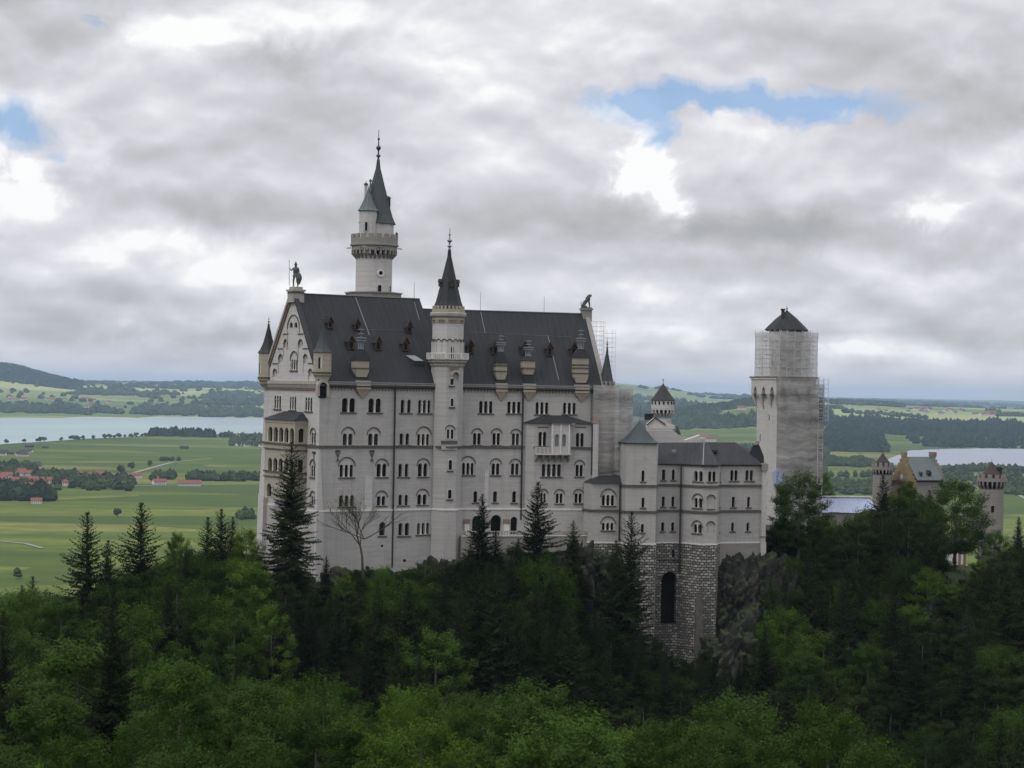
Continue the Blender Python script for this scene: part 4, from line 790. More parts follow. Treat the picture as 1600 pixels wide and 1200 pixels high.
# low eaves kick then steep pyramid
rings = [bs]+[[tuple(Vector((cx_.x+(Vector(p).x-cx_.x)*k, cx_.y+(Vector(p).y-cx_.y)*k, E2+(ap.z-E2)*h))) for p in bs] for k, h in ((.76, .14), (.55, .34), (.3, .64), (.02, 1))]
q.add([p for r in rings for p in r], [(j*4+i, j*4+(i+1) % 4, j*4+4+(i+1) % 4, j*4+4+i) for j in range(4) for i in range(4)])
q.mat('slate_dark').add([tuple(Vector(p)-Vector((0, 0, .15))) for p in bs], [(0, 3, 2, 1)]); q.build('pyramid_roof', bow, I)
MB().mat('iron').tube(ap, ap+Vector((0, 0, 3.4)), .06, .03, 4).build('lightning_rod', bow, I)
MB().mat('limestone').add([V3(V[4], BB), V3(V[4]+Vector((0, 6.5, 0)), BB), V3(V[4]+Vector((0, 6.5, 0)), E2), V3(V[4], E2), V3(V[2], BB), V3(V[2]+Vector((-.3, 6.5, 0)), BB), V3(V[2]+Vector((-.3, 6.5, 0)), E2), V3(V[2], E2)], [(0, 1, 2, 3), (4, 5, 6, 7)]).build('side_wall', bow, I)
ev = [V3(V[5]+Vector((-.5, 0, 0)), E3-.1, .4), V3(V[6], E3-.1, .45), V3(V[7], E3-.1, .5), V3(V[8]+Vector((.2, 0, 0)), E3-.1, .5), V3(V[9], E3-.1, .5), V3(V[10], E3-.1, .45)]
rd = [top3(1029, 692, 366.5), top3(1066, 691.6, 366.8), top3(1100, 691.5, 367.3), top3(1105, 691.4, 367.4), top3(1150, 691.5, 368.5), top3(1172, 704, 369.5)]
q = MB().mat('slate').add(ev+rd, [(0, 1, 7, 6), (1, 2, 8, 7), (2, 3, 9, 8), (3, 4, 9), (4, 5, 10, 9), (5, 11, 10)])
for k in (8, 7): pass
q.add([rd[0], rd[4], (rd[4][0]+1, 374, E3), (rd[0][0], 373, E3)], [(0, 1, 2, 3)])
q.mat('lead').tube(Vector(ev[2]), Vector(rd[2]), .1, .08, 4).tube(Vector(rd[0]), Vector(rd[4]), .09, .09, 4)
for i in range(5):
    e0, e1 = Vector(ev[i]), Vector(ev[i+1]); r0_, r1_ = Vector(rd[i if i < 4 else 3]), Vector(rd[i+1 if i < 4 else 4]); nn = max(2, int((e1-e0).length/.9))
    if i == 3: continue
    q.mat('slate')
    for k in range(1, nn): a = e0.lerp(e1, k/nn)+Vector((0, 0, .02)); b = r0_.lerp(r1_, k/nn)+Vector((0, 0, .02)); q.tube(a, b, .045, .045, 3)
q.mat('slate_dark')
for i in range(5): q.tube(Vector(ev[i])+Vector((0, .05, -.08)), Vector(ev[i+1])+Vector((0, .05, -.08)), .17, .17, 5)
q.build('roof', bow, I)
q = MB().mat('lead'); p = Vector(top3(1053, 705, 362)); q.box(p.x-.4, p.x+.4, p.y-.3, p.y+.3, p.z-.2, p.z+.3); q.build('skylight', bow, I)
q = MB().mat('slate_dark'); p = Vector(top3(1117, 704, 364)); q.box(p.x-.5, p.x+.5, p.y-.5, p.y+.4, p.z-.3, p.z+.2); q.build('hatch', bow, I)
# stepped end parapet
a = gp(1190, 364.2); q = MB().mat('old_stone')
q.mat('slate_dark'); slab(q, [(1172, 706), (1177, 695), (1184, 690.5), (1188, 699), (1193.5, 713), (1194, 727), (1187, 727), (1178, 714)], 366.5, .8)
q.mat('old_stone'); slab(q, [(1178, 692), (1184, 688.6), (1187, 690), (1187, 694), (1178, 696)], 366.3, 1.2); q.build('parapet', bow, I)
mat('niche_shade', (.02, .02, .018), .95, lambda q, co, b: q.mix(q.noise(co, .8, 4, .6), (.004, .004, .004), (.015, .015, .013)), 0.0)  # near-black colour paints the shade of a deeper recess on the niche back
M_, L_ = ff(V[9], V[10]); MB().mat('old_stone').box(-.1, L_+.2, -.1, 4, BB-6, BB-.12).build('foundation', bow, M_)
# ------------------------------------------------------------------ rusticated retaining wall under the bower building
rw = thing('retaining_wall', 'tall rough stone retaining wall below the bower building with a deep dark arched niche', 'retaining wall', FR(gp(973, 357).x, 357, 0))
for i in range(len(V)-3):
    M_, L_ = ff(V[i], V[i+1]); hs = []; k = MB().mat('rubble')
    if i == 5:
        s_ = pxspec(M_, 1033.5, 1057.5, 893, 975, 1); h = arch_poly(*s_[:4]); hs.append(h); reveal(k, h, -.12, 1.3); k.mat('niche_shade').add([(u, 1.3, z) for u, z in h], [tuple(range(len(h)))])
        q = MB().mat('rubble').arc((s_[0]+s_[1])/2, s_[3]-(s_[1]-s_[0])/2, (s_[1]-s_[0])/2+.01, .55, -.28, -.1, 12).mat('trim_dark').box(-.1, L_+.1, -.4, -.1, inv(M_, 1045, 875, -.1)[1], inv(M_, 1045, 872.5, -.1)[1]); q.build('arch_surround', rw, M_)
        x_, z_0 = inv(M_, 1052, 862, -.12); q = MB().mat('glass_and_shade').box(x_-.25, x_+.25, -.16, -.12, z_0-1, z_0+.3).build('drain_hole', rw, M_)
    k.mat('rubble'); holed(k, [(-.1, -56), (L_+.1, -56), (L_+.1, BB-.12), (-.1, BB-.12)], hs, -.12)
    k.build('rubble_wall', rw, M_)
M_, L_ = ff(V[7], V[8]); s_ = pxspec(M_, 1096, 1103, 905, 1000, 1); MB().mat('trim_dark').prism([(-1.2, -.13), (.6, -.13), (.6, -1.3), (-1.2, -1.3)], -56, -38, [(-1.0, -.13), (.4, -.13), (.4, -.3), (-1.0, -.3)]).build('rib', rw, M_)
M_, L_ = ff(V[1], V[2]); MB().mat('trim_dark').prism([(.1, -.13), (2.2, -.13), (2.2, -1.5), (.1, -1.5)], -56, -35.5, [(.3, -.13), (1.9, -.13), (1.9, -.3), (.3, -.3)]).build('rib', rw, M_)
# ------------------------------------------------------------------ knights' house and its round tower behind
Yk = 398
kh = thing('knights_house', 'pale gabled house with weathered green copper roof behind the square block of the low wing', 'building', FR(gp(1000, Yk).x, Yk, 0))
def P3(px, py, Yd): return tuple(at(px, py, Yd))
q = MB().mat('copper').add([P3(955, 712, 392), P3(962, 668, 396), P3(979, 649, 404), P3(1017, 652.5, 404), P3(1034, 690, 393), P3(1010, 712, 392), P3(979, 649, 404.2), P3(955, 712, 416), P3(1034, 690, 416)], [(0, 1, 2, 3, 4, 5), (2, 3, 8, 7)])
q.mat('lead').tube(P3(979, 649, 404), P3(1017, 652.5, 404), .12, .12, 4)
q.build('roof', kh, I)
def slab(mb, pts, Yd, th=4): n = len(pts); a = [at(x, y, Yd) for x, y in pts]; mb.add([tuple(p) for p in a]+[(p.x, p.y+th, p.z) for p in a], [tuple(range(n)), tuple(range(2*n-1, n-1, -1))]+[(i, (i+1) % n, n+(i+1) % n, n+i) for i in range(n)])
q = MB().mat('limestone_pale'); slab(q, [(1012, 720), (1012, 663), (1024, 653), (1038, 662), (1054, 664), (1054, 720)], 390, 5); slab(q, [(1010, 740), (1010, 672), (1052, 672), (1070, 688), (1094, 680), (1094, 740)], 386, 4); slab(q, [(955, 760), (955, 700), (1012, 690), (1012, 760)], 386, 5); q.build('wall', kh, I)
q = MB().mat('brown_tile'); 
for a_, b_ in (((1010.5, 664), (1024, 652.4)), ((1024, 652.4), (1040, 663.5)), ((1010, 671.6), (1054, 671.6))): q.tube(P3(*a_, 389.8), P3(*b_, 389.8), .16, .16, 4)
q.build('verge', kh, I)
q = MB().mat('slate_dark'); 
for px in (1009, 1012.5, 1016, 1019): q.lathe(at(px, 650, 400).x, 400, [(.28, zt(px, 656, 400)), (.28, zt(px, 648, 400)), (.4, zt(px, 647, 400)), (.1, zt(px, 645.5, 400))], 6)
q.build('chimney', kh, I)
q = MB().mat('sandstone'); slab(q, [(963, 668), (963, 650), (972, 648), (974, 660), (966, 670)], 399, 2); q.mat('slate_dark'); slab(q, [(962, 650), (972, 645.6), (975, 648), (963, 652)], 398.8, 2.4); q.build('corner_turret', kh, I)
q = MB().mat('slate_dark'); c = at(1058.6, 679, 390); q.lathe(c.x, 390, [(.72, c.z), (.5, c.z+.7), (.12, zt(1058.6, 671, 390)), (.2, zt(1058.6, 669.5, 390)), (.03, zt(1058.6, 665.5, 390))], 8).mat('sandstone').lathe(c.x, 390, [(.45, c.z-3), (.45, c.z)], 8); q.build('turret', kh, I)
rt = thing('knights_tower', 'small round tower with red-brown cone roof standing behind the low wing', 'tower', FR(at(1035.5, 640, 402).x, 402, 0))
r_ = lambda py: zt(1035.5, py, 402)
q = MB().mat('limestone_pale').lathe(0, 0, [(1.85, r_(720)), (1.85, r_(654))], 20).mat('limestone_pale').lathe(0, 0, [(2.4, r_(640.5)), (2.4, r_(626))], 20); q.build('shaft', rt)
q = MB().mat('limestone_pale'); corbels(q, 0, 0, 1.85, 2.4, r_(652), r_(640), 16, 0, .3); q.mat('glass_and_shade').lathe(0, 0, [(2.1, r_(645)), (2.1, r_(640.4)), (0, r_(640.4))], 16); q.build('machicolation', rt)  # black lining paints the shade between the corbels
for k in range(16):
    a = 2*pi*k/16; Mq = WM[rt] @ Matrix.Rotation(a, 4, 'Z')
    if sin(a-pi/2) < .3 or True:
        if cos(a) > -.2: MB().mat('glass_and_shade').box(-.17, .17, -2.44, -2.3, r_(632), r_(627.2)).build('window', rt, Mq)
q = MB().mat('slate_dark').lathe(0, 0, [(2.3, r_(626.5)), (2.62, r_(625.4)), (1.75, r_(617.5)), (.08, r_(599.5))], 24).mat('iron').tube((0, 0, r_(600)), (0, 0, r_(592)), .07, .04, 5).lathe(0, 0, [(.05, r_(594.5)), (.22, r_(593.6)), (.05, r_(592.6))], 6); q.build('roof', rt)
# ------------------------------------------------------------------ square tower
MQ = FR(58.8, 425, radians(24.8)); sa = 8.4
sq = thing('square_tower', 'tall square stone tower at the right wrapped in grey scaffold netting with low cone roof', 'tower', MQ)
s = lambda py: (615.6-py)*428/F
q = MB().mat('limestone_pale').box(0, sa, 0, sa, -44, s(594)); q.build('shaft', sq)
q = MB().mat('limestone_pale'); ov = 1.0
for side in range(4):
    R4 = Matrix.Translation((sa/2, sa/2, 0)) @ Matrix.Rotation(side*pi/2, 4, 'Z') @ Matrix.Translation((-sa/2, -sa/2, 0)); k = MB(); hs = []
    nb = 3; ww = (sa+2*ov)/nb
    for i in range(nb): c = -ov+ww*(i+.5); hs.append(arch_poly(c-.78, c+.78, s(622), s(604), 6)[0:0] or [(c-.78, s(616)), (c+.78, s(616)), (c+.6, s(609)), (c, s(603.5)), (c-.6, s(609))])
    holed(k, [(-ov, s(616)-.0), (sa+ov, s(616)-.0), (sa+ov, s(592)), (-ov, s(592))], hs, -ov)
    for h in hs: reveal(k, h, -ov, -.0)
    for i in range(nb+1):
        c0 = max(-ov, -ov+ww*i-.75); c1 = min(sa+ov, -ov+ww*i+.75); m_ = (c0+c1)/2 if 0 < i < nb else (0.0 if i == 0 else sa)
        k.add([(c0, -ov, s(616)), (c1, -ov, s(616)), (m_+.1, 0, s(638)), (m_-.1, 0, s(638)), (c0, 0, s(616)), (c1, 0, s(616))], [(0, 1, 2, 3), (0, 3, 4), (1, 5, 2)])
    n = len(q.v); q.v += [tuple(R4 @ Vector(p)) for p in k.v]; q.f += [tuple(a+n for a in f) for f in k.f]; q.mi += [0]*len(k.f)
q.box(-ov+.01, sa+ov-.01, -ov+.01, sa+ov-.01, s(593), s(591)); q.build('machicolation', sq)
MB().mat('brick_trim').box(-ov-.35, sa+ov+.3, -ov-.35, sa+ov+.3, s(590.4), s(588.6)).mat('ledge').box(-ov-.2, sa+ov+.2, -ov-.2, sa+ov+.2, s(593), s(590.4)).build('cornice', sq)
c0 = (MQ.inverted() @ Vector((at(1227.5, 600, 431).x, 431, 0)))
q = MB().mat('limestone_pale').lathe(c0.x, c0.y, [(3.3, s(590)), (3.3, s(545)), (3.9, s(530)), (3.9, s(516))], 24); q.build('drum', sq)
q = MB().mat('slate').lathe(c0.x, c0.y, [(4.6, s(516.6)), (5.0, s(515)), (4.2, s(509)), (2.2, s(495.5)), (.1, s(484))], 8, pi/8); q.build('roof', sq)
finial(sq, MQ, c0.x, c0.y, s(485), s(475.5), .3)
MB().mat('brown_tile').lathe(c0.x-1.75, c0.y-1.1, [(.42, s(502)), (.36, s(485)), (.55, s(484)), (.55, s(482))], 10).build('chimney', sq)
for u, py, h in ((3.2, 657, 1.2), (6.8, 690, 1.5), (5.5, 640, .9)): MB().mat('glass_and_shade').add([(-.02, u-.14, s(py)), (-.02, u+.14, s(py)), (-.02, u+.14, s(py)+h), (-.02, u-.14, s(py)+h)], [(0, 1, 2, 3)]).build('slit', sq)
# scaffolding round the square tower
sc = thing('tower_scaffold', 'steel tube scaffold with torn grey netting hung around the square tower', 'scaffold', MQ)
def tubes_box(q, x0, x1, y0, y1, z0, z1, nx, ny, dz, r=.055, sides='xy'):
    pts = [(x0+(x1-x0)*i/nx, y0) for i in range(nx+1)]+[(x1, y0+(y1-y0)*i/ny) for i in range(1, ny+1)]+[(x0+(x1-x0)*i/nx, y1) for i in range(nx)]+[(x0, y0+(y1-y0)*i/ny) for i in range(1, ny)]
    for x, y in pts: q.tube((x, y, z0), (x, y, z1+.5), r, r, 4)
    z = z0
    while z <= z1+.01:
        for a, b in (((x0, y0), (x1, y0)), ((x1, y0), (x1, y1)), ((x1, y1), (x0, y1)), ((x0, y1), (x0, y0))):
            q.tube((*a, z), (*b, z), r, r, 4); q.tube((*a, z+.9), (*b, z+.9), r*.8, r*.8, 4)
        z += dz
q = MB().mat('steel'); hw = 5.0
tubes_box(q, c0.x-hw, c0.x+hw, c0.y-hw, c0.y+hw, s(588), s(519), 5, 5, 2.0); tubes_box(q, c0.x-hw+1.1, c0.x+hw-1.1, c0.y-hw+1.1, c0.y+hw-1.1, s(588), s(519), 4, 4, 2.0); q.build('upper_tubes', sc)
q = MB().mat('steel'); tubes_box(q, sa+1.3, sa+2.6, -1.7, sa, -40, s(592), 1, 5, 2.0); tubes_box(q, sa+2.6, sa+3.9, -1.7, 4, s(655), s(592), 1, 3, 2.0)
for i in range(5): q.tube((-.3+i*2.2, -1.5, -40), (-.3+i*2.2, -1.5, s(590)), .05, .05, 4)
q.build('lower_tubes', sc)
q = MB().mat('deck')
for k in range(10): z = s(592)-2.0*k*1.0; q.box(sa+1.3, sa+(3.9 if k < 5 else 2.6), -1.7, sa, z-2.06, z-2.0)
for k in range(4): z = s(588)+2.0*k; q.box(c0.x-hw, c0.x-hw+1.1, c0.y-hw, c0.y+hw, z-.05, z).box(c0.x+hw-1.1, c0.x+hw, c0.y-hw, c0.y+hw, z-.05, z).box(c0.x-hw, c0.x+hw, c0.y-hw, c0.y-hw+1.1, z-.05, z)
q.build('planks', sc)
def net(q, x0, y0, x1, y1, z0, z1, nu=16, nz=18, amp=.14, seed=0, top=None):
    R_ = random.Random(seed); ph = [R_.uniform(0, 6) for _ in range(6)]; vs = []; d = Vector((x1-x0, y1-y0, 0)); n = Vector((d.y, -d.x, 0)).normalized()
    for j in range(nz+1):
        for i in range(nu+1):
            f = i/nu; g_ = j/nz; a = amp*(sin(f*13+ph[0]+g_*5)+sin(g_*21+ph[1])*.6+sin(f*31+g_*17+ph[2])*.4); p = Vector((x0, y0, 0))+d*f+n*a; vs.append((p.x, p.y, z0+(z1-z0)*g_))
    q.add(vs, [(j*(nu+1)+i, j*(nu+1)+i+1, (j+1)*(nu+1)+i+1, (j+1)*(nu+1)+i) for j in range(nz) for i in range(nu)])
q = MB().mat('gauze'); net(q, -1.1, -1.75, sa+1.4, -1.75, -38, s(588), 24, 40, .12, 3); q.build('net', sc, smooth=True)
q = MB().mat('gauze'); net(q, sa+1.4, -1.75, sa+2.7, -1.75, -38, s(656), 5, 30, .1, 4); net(q, sa+2.7, -1.75, sa+2.7, sa, -38, s(600), 14, 30, .1, 5); q.build('net', sc, smooth=True)
q = MB().mat('gauze_thin'); e_ = hw+.06
for a_, b_ in (((c0.x-e_, c0.y-e_), (c0.x+e_, c0.y-e_)), ((c0.x-e_, c0.y+e_), (c0.x-e_, c0.y-e_)), ((c0.x+e_, c0.y-e_), (c0.x+e_, c0.y+e_)), ((c0.x+e_, c0.y+e_), (c0.x-e_, c0.y+e_))): net(q, *a_, *b_, s(588), s(519), 14, 10, .1, 7)
q.build('net', sc, smooth=True)
q = MB().mat('gauze'); hn = 3.95
net(q, c0.x-hn, c0.y-hn-.2, c0.x+hn-.5, c0.y-hn-.2, s(588), s(517), 14, 12, .16, 6); q.build('net', sc, smooth=True)
q = MB().mat('tarp'); net(q, -.5, .8, -.5, -1.9, s(755), s(733), 6, 6, .12, 9); net(q, -.5, -1.9, .5, -2.0, s(756), s(734), 4, 6, .1, 8); o = q.build('blue_tarp', None, MQ, smooth=True); tag(o, 'small pale blue tarpaulin tied to the foot of the square tower scaffold', 'tarpaulin')
# scaffolding at the palace's east end
ME2 = MR; es = thing('palace_scaffold', 'netted steel scaffold covering the right end wall of the palace', 'scaffold', MR)
q = MB().mat('steel'); tubes_box(q, 31.4, 33.4, 8.6, 10.6, -2, z_(930, 497, 370)-1, 2, 2, 1.8, .03); tubes_box(q, 33.4, 35.2, 7.4, 9.4, -6, z_(930, 510, 370)-1, 1, 1, 1.8, .03); tubes_box(q, 34.2, 35.6, -1.9, 8, -32, z_(950, 606, 368), 1, 4, 2.0, .05); q.build('tubes', es)
q = MB().mat('gauze'); net(q, uo1+.05, -1.35, 32.9, -1.9, -34, z_(945, 606, 366)+.5, 12, 36, .14, 11); q.build('net', es, smooth=True)
q = MB().mat('gauze'); net(q, 32.9, -1.95, 35.6, -1.95, -34, z_(955, 607, 366), 6, 30, .12, 12); net(q, 35.6, -1.95, 35.6, 6, -34, z_(965, 607, 366), 8, 30, .12, 13); q.build('net', es, smooth=True)
MB().mat('old_stone').box(uo1+.01, 32.9, .2, 22, -34, EZ-.8).build('end_wall', pal, MR)
q = MB().mat('tarp'); a = at(964, 742, 380); q.box(a.x, a.x+1.6, 380, 381, at(964, 745, 380).z, at(964, 722, 380).z); o = q.build('blue_tarp', None, I); tag(o, 'blue tarpaulin hanging between palace scaffold and square roofed block', 'tarpaulin')
# ------------------------------------------------------------------ tarpaulined outbuilding, forecourt wall
M_ = FR(at(1270, 800, 432).x, 432, radians(6)); tb = thing('long_outbuilding', 'low grey outbuilding with pale blue tarpaulin over its roof, right of square tower', 'building', M_)
zt_ = at(1320, 776, 440).z; ze_ = at(1320, 800, 432).z; Lw = 14.5
MB().mat('old_stone').box(0, Lw, 0, 9, -46, ze_).build('wall', tb)
q = MB().mat('tarp'); vs = []; R_ = random.Random(4)
for j in range(7):
    for i in range(21): vs.append((-.3+(Lw+.6)*i/20, -.4+5.4*j/6, ze_-.15+(zt_-ze_)*j/6+R_.uniform(-.09, .09)))
q.add(vs, [(j*21+i, j*21+i+1, j*21+i+22, j*21+i+21) for j in range(6) for i in range(20)]); q.add([(-.3, 5, zt_), (Lw+.3, 5, zt_), (Lw+.3, 9.4, ze_), (-.3, 9.4, ze_)], [(0, 1, 2, 3)]); q.mat('ledge').box(-.3, Lw+.3, 4.8, 5.1, zt_-.1, zt_+.25); q.build('roof_sheet', tb, smooth=True)
a = gp(1197, 372); b = gp(1262, 372); M_, L_ = ff(a, b); fw_ = thing('courtyard_wall', 'pale courtyard wall with thin railing at the foot of square tower', 'wall', M_)
z0, z1 = at(1220, 829, 372).z, at(1220, 820, 372).z
MB().mat('ledge').box(0, L_, 0, .5, z0, z1).mat('old_stone').box(0, L_, .05, .6, z0-12, z0).build('wall', fw_)
q = MB().mat('iron')
for i in range(int(L_/.35)): q.tube((i*.35, .2, z1), (i*.35, .2, z1+1.0), .03, .03, 4)
q.tube((0, .2, z1+1.0), (L_, .2, z1+1.0), .04, .04, 4); q.build('railing', fw_)
# ------------------------------------------------------------------ gatehouse
MGt = FR(at(1431, 760, 470).x, 470, radians(22)); gt = thing('gatehouse', 'yellow brick gatehouse with stepped gables, round clock and grey-green roof behind the trees', 'gatehouse', MGt)
h_ = lambda py: (619.5-py)*472/F
Lg = 7.6; Wg = 9.6
q = MB().mat('old_stone').box(0, Lg, 0, Wg, -42, h_(750)); q.build('wall', gt)
def stepped(q, n, half, z0, zt_, th0, th1, top):
    for k in range(n):
        f0 = half*(1-k/n); q.add([], []); q.box(th0, th1, Wg/2-f0, Wg/2+f0, z0+(zt_-z0)*k/n-(.0 if k else 1), z0+(zt_-z0)*(k+1)/n)
    q.box(th0-.1, th1+.1, Wg/2-.75, Wg/2+.75, zt_-.2, top)
q = MB().mat('yellow_brick'); stepped(q, 7, Wg/2+.3, h_(756), h_(712), -.7, 0, h_(707)); q.box(-.7, 0, .1, Wg-.1, -42, h_(752)); q.build('stepped_gable', gt)
q = MB().mat('gate_stone'); stepped(q, 7, Wg/2+.3, h_(752), h_(713), Lg, Lg+.8, h_(707.6)); q.mat('brick_trim').box(Lg-.2, Lg+1.0, Wg/2-.85, Wg/2+.85, h_(714), h_(707)); q.build('stepped_gable', gt)
q = MB().mat('copper').add([(0, -.5, h_(749.5)), (Lg, -.5, h_(749.5)), (Lg, Wg/2, h_(714.5)), (0, Wg/2, h_(714.5)), (0, Wg+.5, h_(749.5)), (Lg, Wg+.5, h_(749.5))], [(0, 1, 2, 3), (3, 2, 5, 4)])
for i in range(1, 11): u = Lg*i/11; q.tube((u, -.5, h_(749.5)+.04), (u, Wg/2, h_(714.5)+.04), .05, .05, 3)
q.mat('slate_dark').tube((0, -.5, h_(750.5)), (Lg, -.5, h_(750.5)), .2, .2, 5); q.build('roof', gt)
for u, k in ((1.7, .75), (4.1, 1.1)): q = MB().mat('slate_dark').box(u-.35*k, u+.35*k, .3, 1.6, h_(746), h_(742)+.3).add([(u-.6*k, .1, h_(742)+.25), (u+.6*k, .1, h_(742)+.25), (u, .1, h_(742)+1.1*k), (u-.6*k, 2, h_(742)+.25), (u+.6*k, 2, h_(742)+.25), (u, 2, h_(742)+1.1*k)], [(0, 1, 2), (0, 2, 5, 3), (1, 4, 5, 2)]); q.build('dormer', gt)
cy_, cz_ = 5.0, h_(746); Mc = MGt @ Matrix.Translation((-.72, cy_, 0)) @ Matrix.Rotation(-pi/2, 4, 'Z'); n = 20
q = MB().mat('trim_dark').add([(.78*cos(2*pi*i/n), -.05, cz_+.78*sin(2*pi*i/n)) for i in range(n)], [tuple(range(n))]).mat('render_white').add([(.68*cos(2*pi*i/n), -.07, cz_+.68*sin(2*pi*i/n)) for i in range(n)], [tuple(range(n))]); q.mat('glass_and_shade')
for i in range(12): a = 2*pi*i/12; q.tube((.5*cos(a), -.09, cz_+.5*sin(a)), (.62*cos(a), -.09, cz_+.62*sin(a)), .035, .035, 4)
q.tube((0, -.1, cz_), (.2, -.1, cz_+.3), .05, .03, 4).tube((0, -.1, cz_), (-.1, -.1, cz_-.48), .04, .03, 4); q.build('clock', gt, Mc)
for k, (y, z) in enumerate([(3, 752), (4, 740), (6.4, 740), (3.2, 742), (6.9, 750), (5, 728), (5, 720), (4.3, 733), (5.8, 733), (7.6, 757), (2.2, 757)]): MB().mat('brick_trim').box(-.78, -.68, y-.16, y+.16, h_(z)-.35, h_(z)+.45).build('gable_niche', gt)
q = MB().mat('slate_dark').add([(-.7, 2.2, h_(759)), (-.7, 7.6, h_(759)), (-2.4, 7.6, h_(766)), (-2.4, 2.2, h_(766))], [(0, 1, 2, 3)]); q.build('lean_to_roof', gt)
def gtower(name, label, px, Yd, Rb, Rp, pys, mt='gate_stone', sx=0):
    """pys: apex, roof base, crenel top, crenel base, machic top, machic bottom"""
    M_ = FR(at(px, 760, Yd).x, Yd, 0); h = lambda py: at(px, py, Yd).z; g_ = thing(name, label, 'tower', M_)
    q = MB().mat(mt).lathe(0, 0, [(Rb, -44), (Rb, h(pys[5])), ], 24); q.build('shaft', g_)
    q = MB().mat(mt).lathe(0, 0, [(Rp-.3, h(pys[4])), (Rp, h(pys[4])), (Rp, h(pys[3])), (Rp-.3, h(pys[3])), (Rp-.3, h(pys[4])), (0, h(pys[4]))], 24); crenels(q, 0, 0, Rp, h(pys[3]), h(pys[2]), 12, .3, .6); q.build('parapet', g_)
    q = MB().mat(mt); corbels(q, 0, 0, Rb, Rp, h(pys[5]), h(pys[4]), 18, 0, .35); q.mat('glass_and_shade').lathe(0, 0, [(Rb, h(pys[5])+.3), (Rp-.25, h(pys[4])-.05), (0, h(pys[4])-.05)], 24); q.build('machicolation', g_)  # dark cone behind the corbels has their shade put into its colour
    q = MB().mat('brown_tile').lathe(0, 0, [(Rp*.66, h(pys[1])-.8), (Rp*.66, h(pys[1])), (Rp*.3, h((pys[0]+pys[1])/2)), (.05, h(pys[0]))], 16).mat('iron').tube((0, 0, h(pys[0])), (0, 0, h(pys[0]-6)), .05, .03, 4); q.build('roof', g_)
    return g_, M_, h
g1, M1, h1 = gtower('gate_tower', 'left round battlemented gate tower beside the yellow stepped gable', 1378.5, 474, 2.35, 2.65, (707, 722, 722.5, 729, 734, 742))
g2, M2, h2 = gtower('gate_tower', 'round battlemented gate tower standing alone at the right edge of the forest', 1549, 455, 2.9, 3.35, (721, 741, 741, 747, 752, 764))
q = MB().mat('slate_dark').box(1.2, 2.3, -.5, .5, h2(742), h2(729)).mat('brown_tile').box(1.0, 2.5, -.7, .7, h2(733), h2(730)); q.build('chimney', g2)
MB().mat('glass_and_shade').box(-.65, .0, -2.95, -2.7, h2(799), h2(789)).mat('trim').box(-.85, .2, -2.98, -2.8, h2(789), h2(788)).build('window', g2)
M_ = FR(at(1476, 860, 452).x, 452, radians(8)); an = thing('gate_annex', 'small whitewashed building with red-framed window seen beneath the big tree', 'building', M_)
z0, z1 = at(1490, 892, 452).z, at(1490, 846, 452).z; hs = [arch_poly(1.9, 2.6, at(1490, 881, 452).z, at(1490, 871, 452).z)]
q = MB().mat('render_white'); holed(q, [(0, z0-2), (4.6, z0-2), (4.6, z1), (0, z1)], hs); reveal(q, hs[0], 0, .3); q.add([(0, 0, z0-2), (0, 5, z0-2), (0, 5, z1), (0, 0, z1), (4.6, 0, z0-2), (4.6, 5, z0-2), (4.6, 5, z1), (4.6, 0, z1)], [(0, 1, 2, 3), (4, 5, 6, 7)]); q.build('wall', an)
MB().mat('brick_trim').add([(u, .28, z) for u, z in hs[0]], [tuple(range(len(hs[0])))]).box(4.6, 5.4, .3, 5, z0-2, z1).box(3.4, 4.0, -.08, .02, z0, z1-.5).build('window', an)
q = MB().mat('brown_tile').add([(-.3, -.4, z1), (5.6, -.4, z1), (5.6, 5.3, z1), (-.3, 5.3, z1), (2.4, 2.4, z1+2.2)], [(0, 1, 4), (1, 2, 4), (2, 3, 4), (3, 0, 4), (0, 3, 2, 1)]); q.build('roof', an)
q = MB().mat('slate_dark'); slab(q, [(1514, 793), (1531, 800), (1531, 806), (1514, 799)], 462, 3); q.mat('gate_stone'); slab(q, [(1512, 840), (1512, 799), (1531, 806), (1531, 840)], 462.4, 2); o = q.build('roofed_wall', None, I); tag(o, 'short roofed wall joining the lone round gate tower to the trees', 'wall')
# ------------------------------------------------------------------ figures
def skin(name, verts, edges, rad, m, parent=None, M=None, sub=2):
    me = bpy.data.meshes.new(name); me.from_pydata(verts, edges, []); me.materials.append(MATS[m]); o = link(name, me, parent, M)
    sk = o.modifiers.new('skin', 'SKIN'); sk.use_smooth_shade = True
    if not me.skin_vertices: 
        try: me.attributes.new('x', 'FLOAT', 'POINT')
        except Exception: pass
    lay = me.skin_vertices[0].data if len(me.skin_vertices) else None
    if lay:
        for i, r in enumerate(rad): lay[i].radius = (r, r) if not isinstance(r, tuple) else r
        lay[0].use_root = True
    ss = o.modifiers.new('sub', 'SUBSURF'); ss.levels = sub; ss.render_levels = sub
    dg = bpy.context.evaluated_depsgraph_get(); ev_ = bpy.data.meshes.new_from_object(o.evaluated_get(dg)); o.modifiers.clear(); o.data = ev_
    if not ev_.materials: ev_.materials.append(MATS[m])
    return o
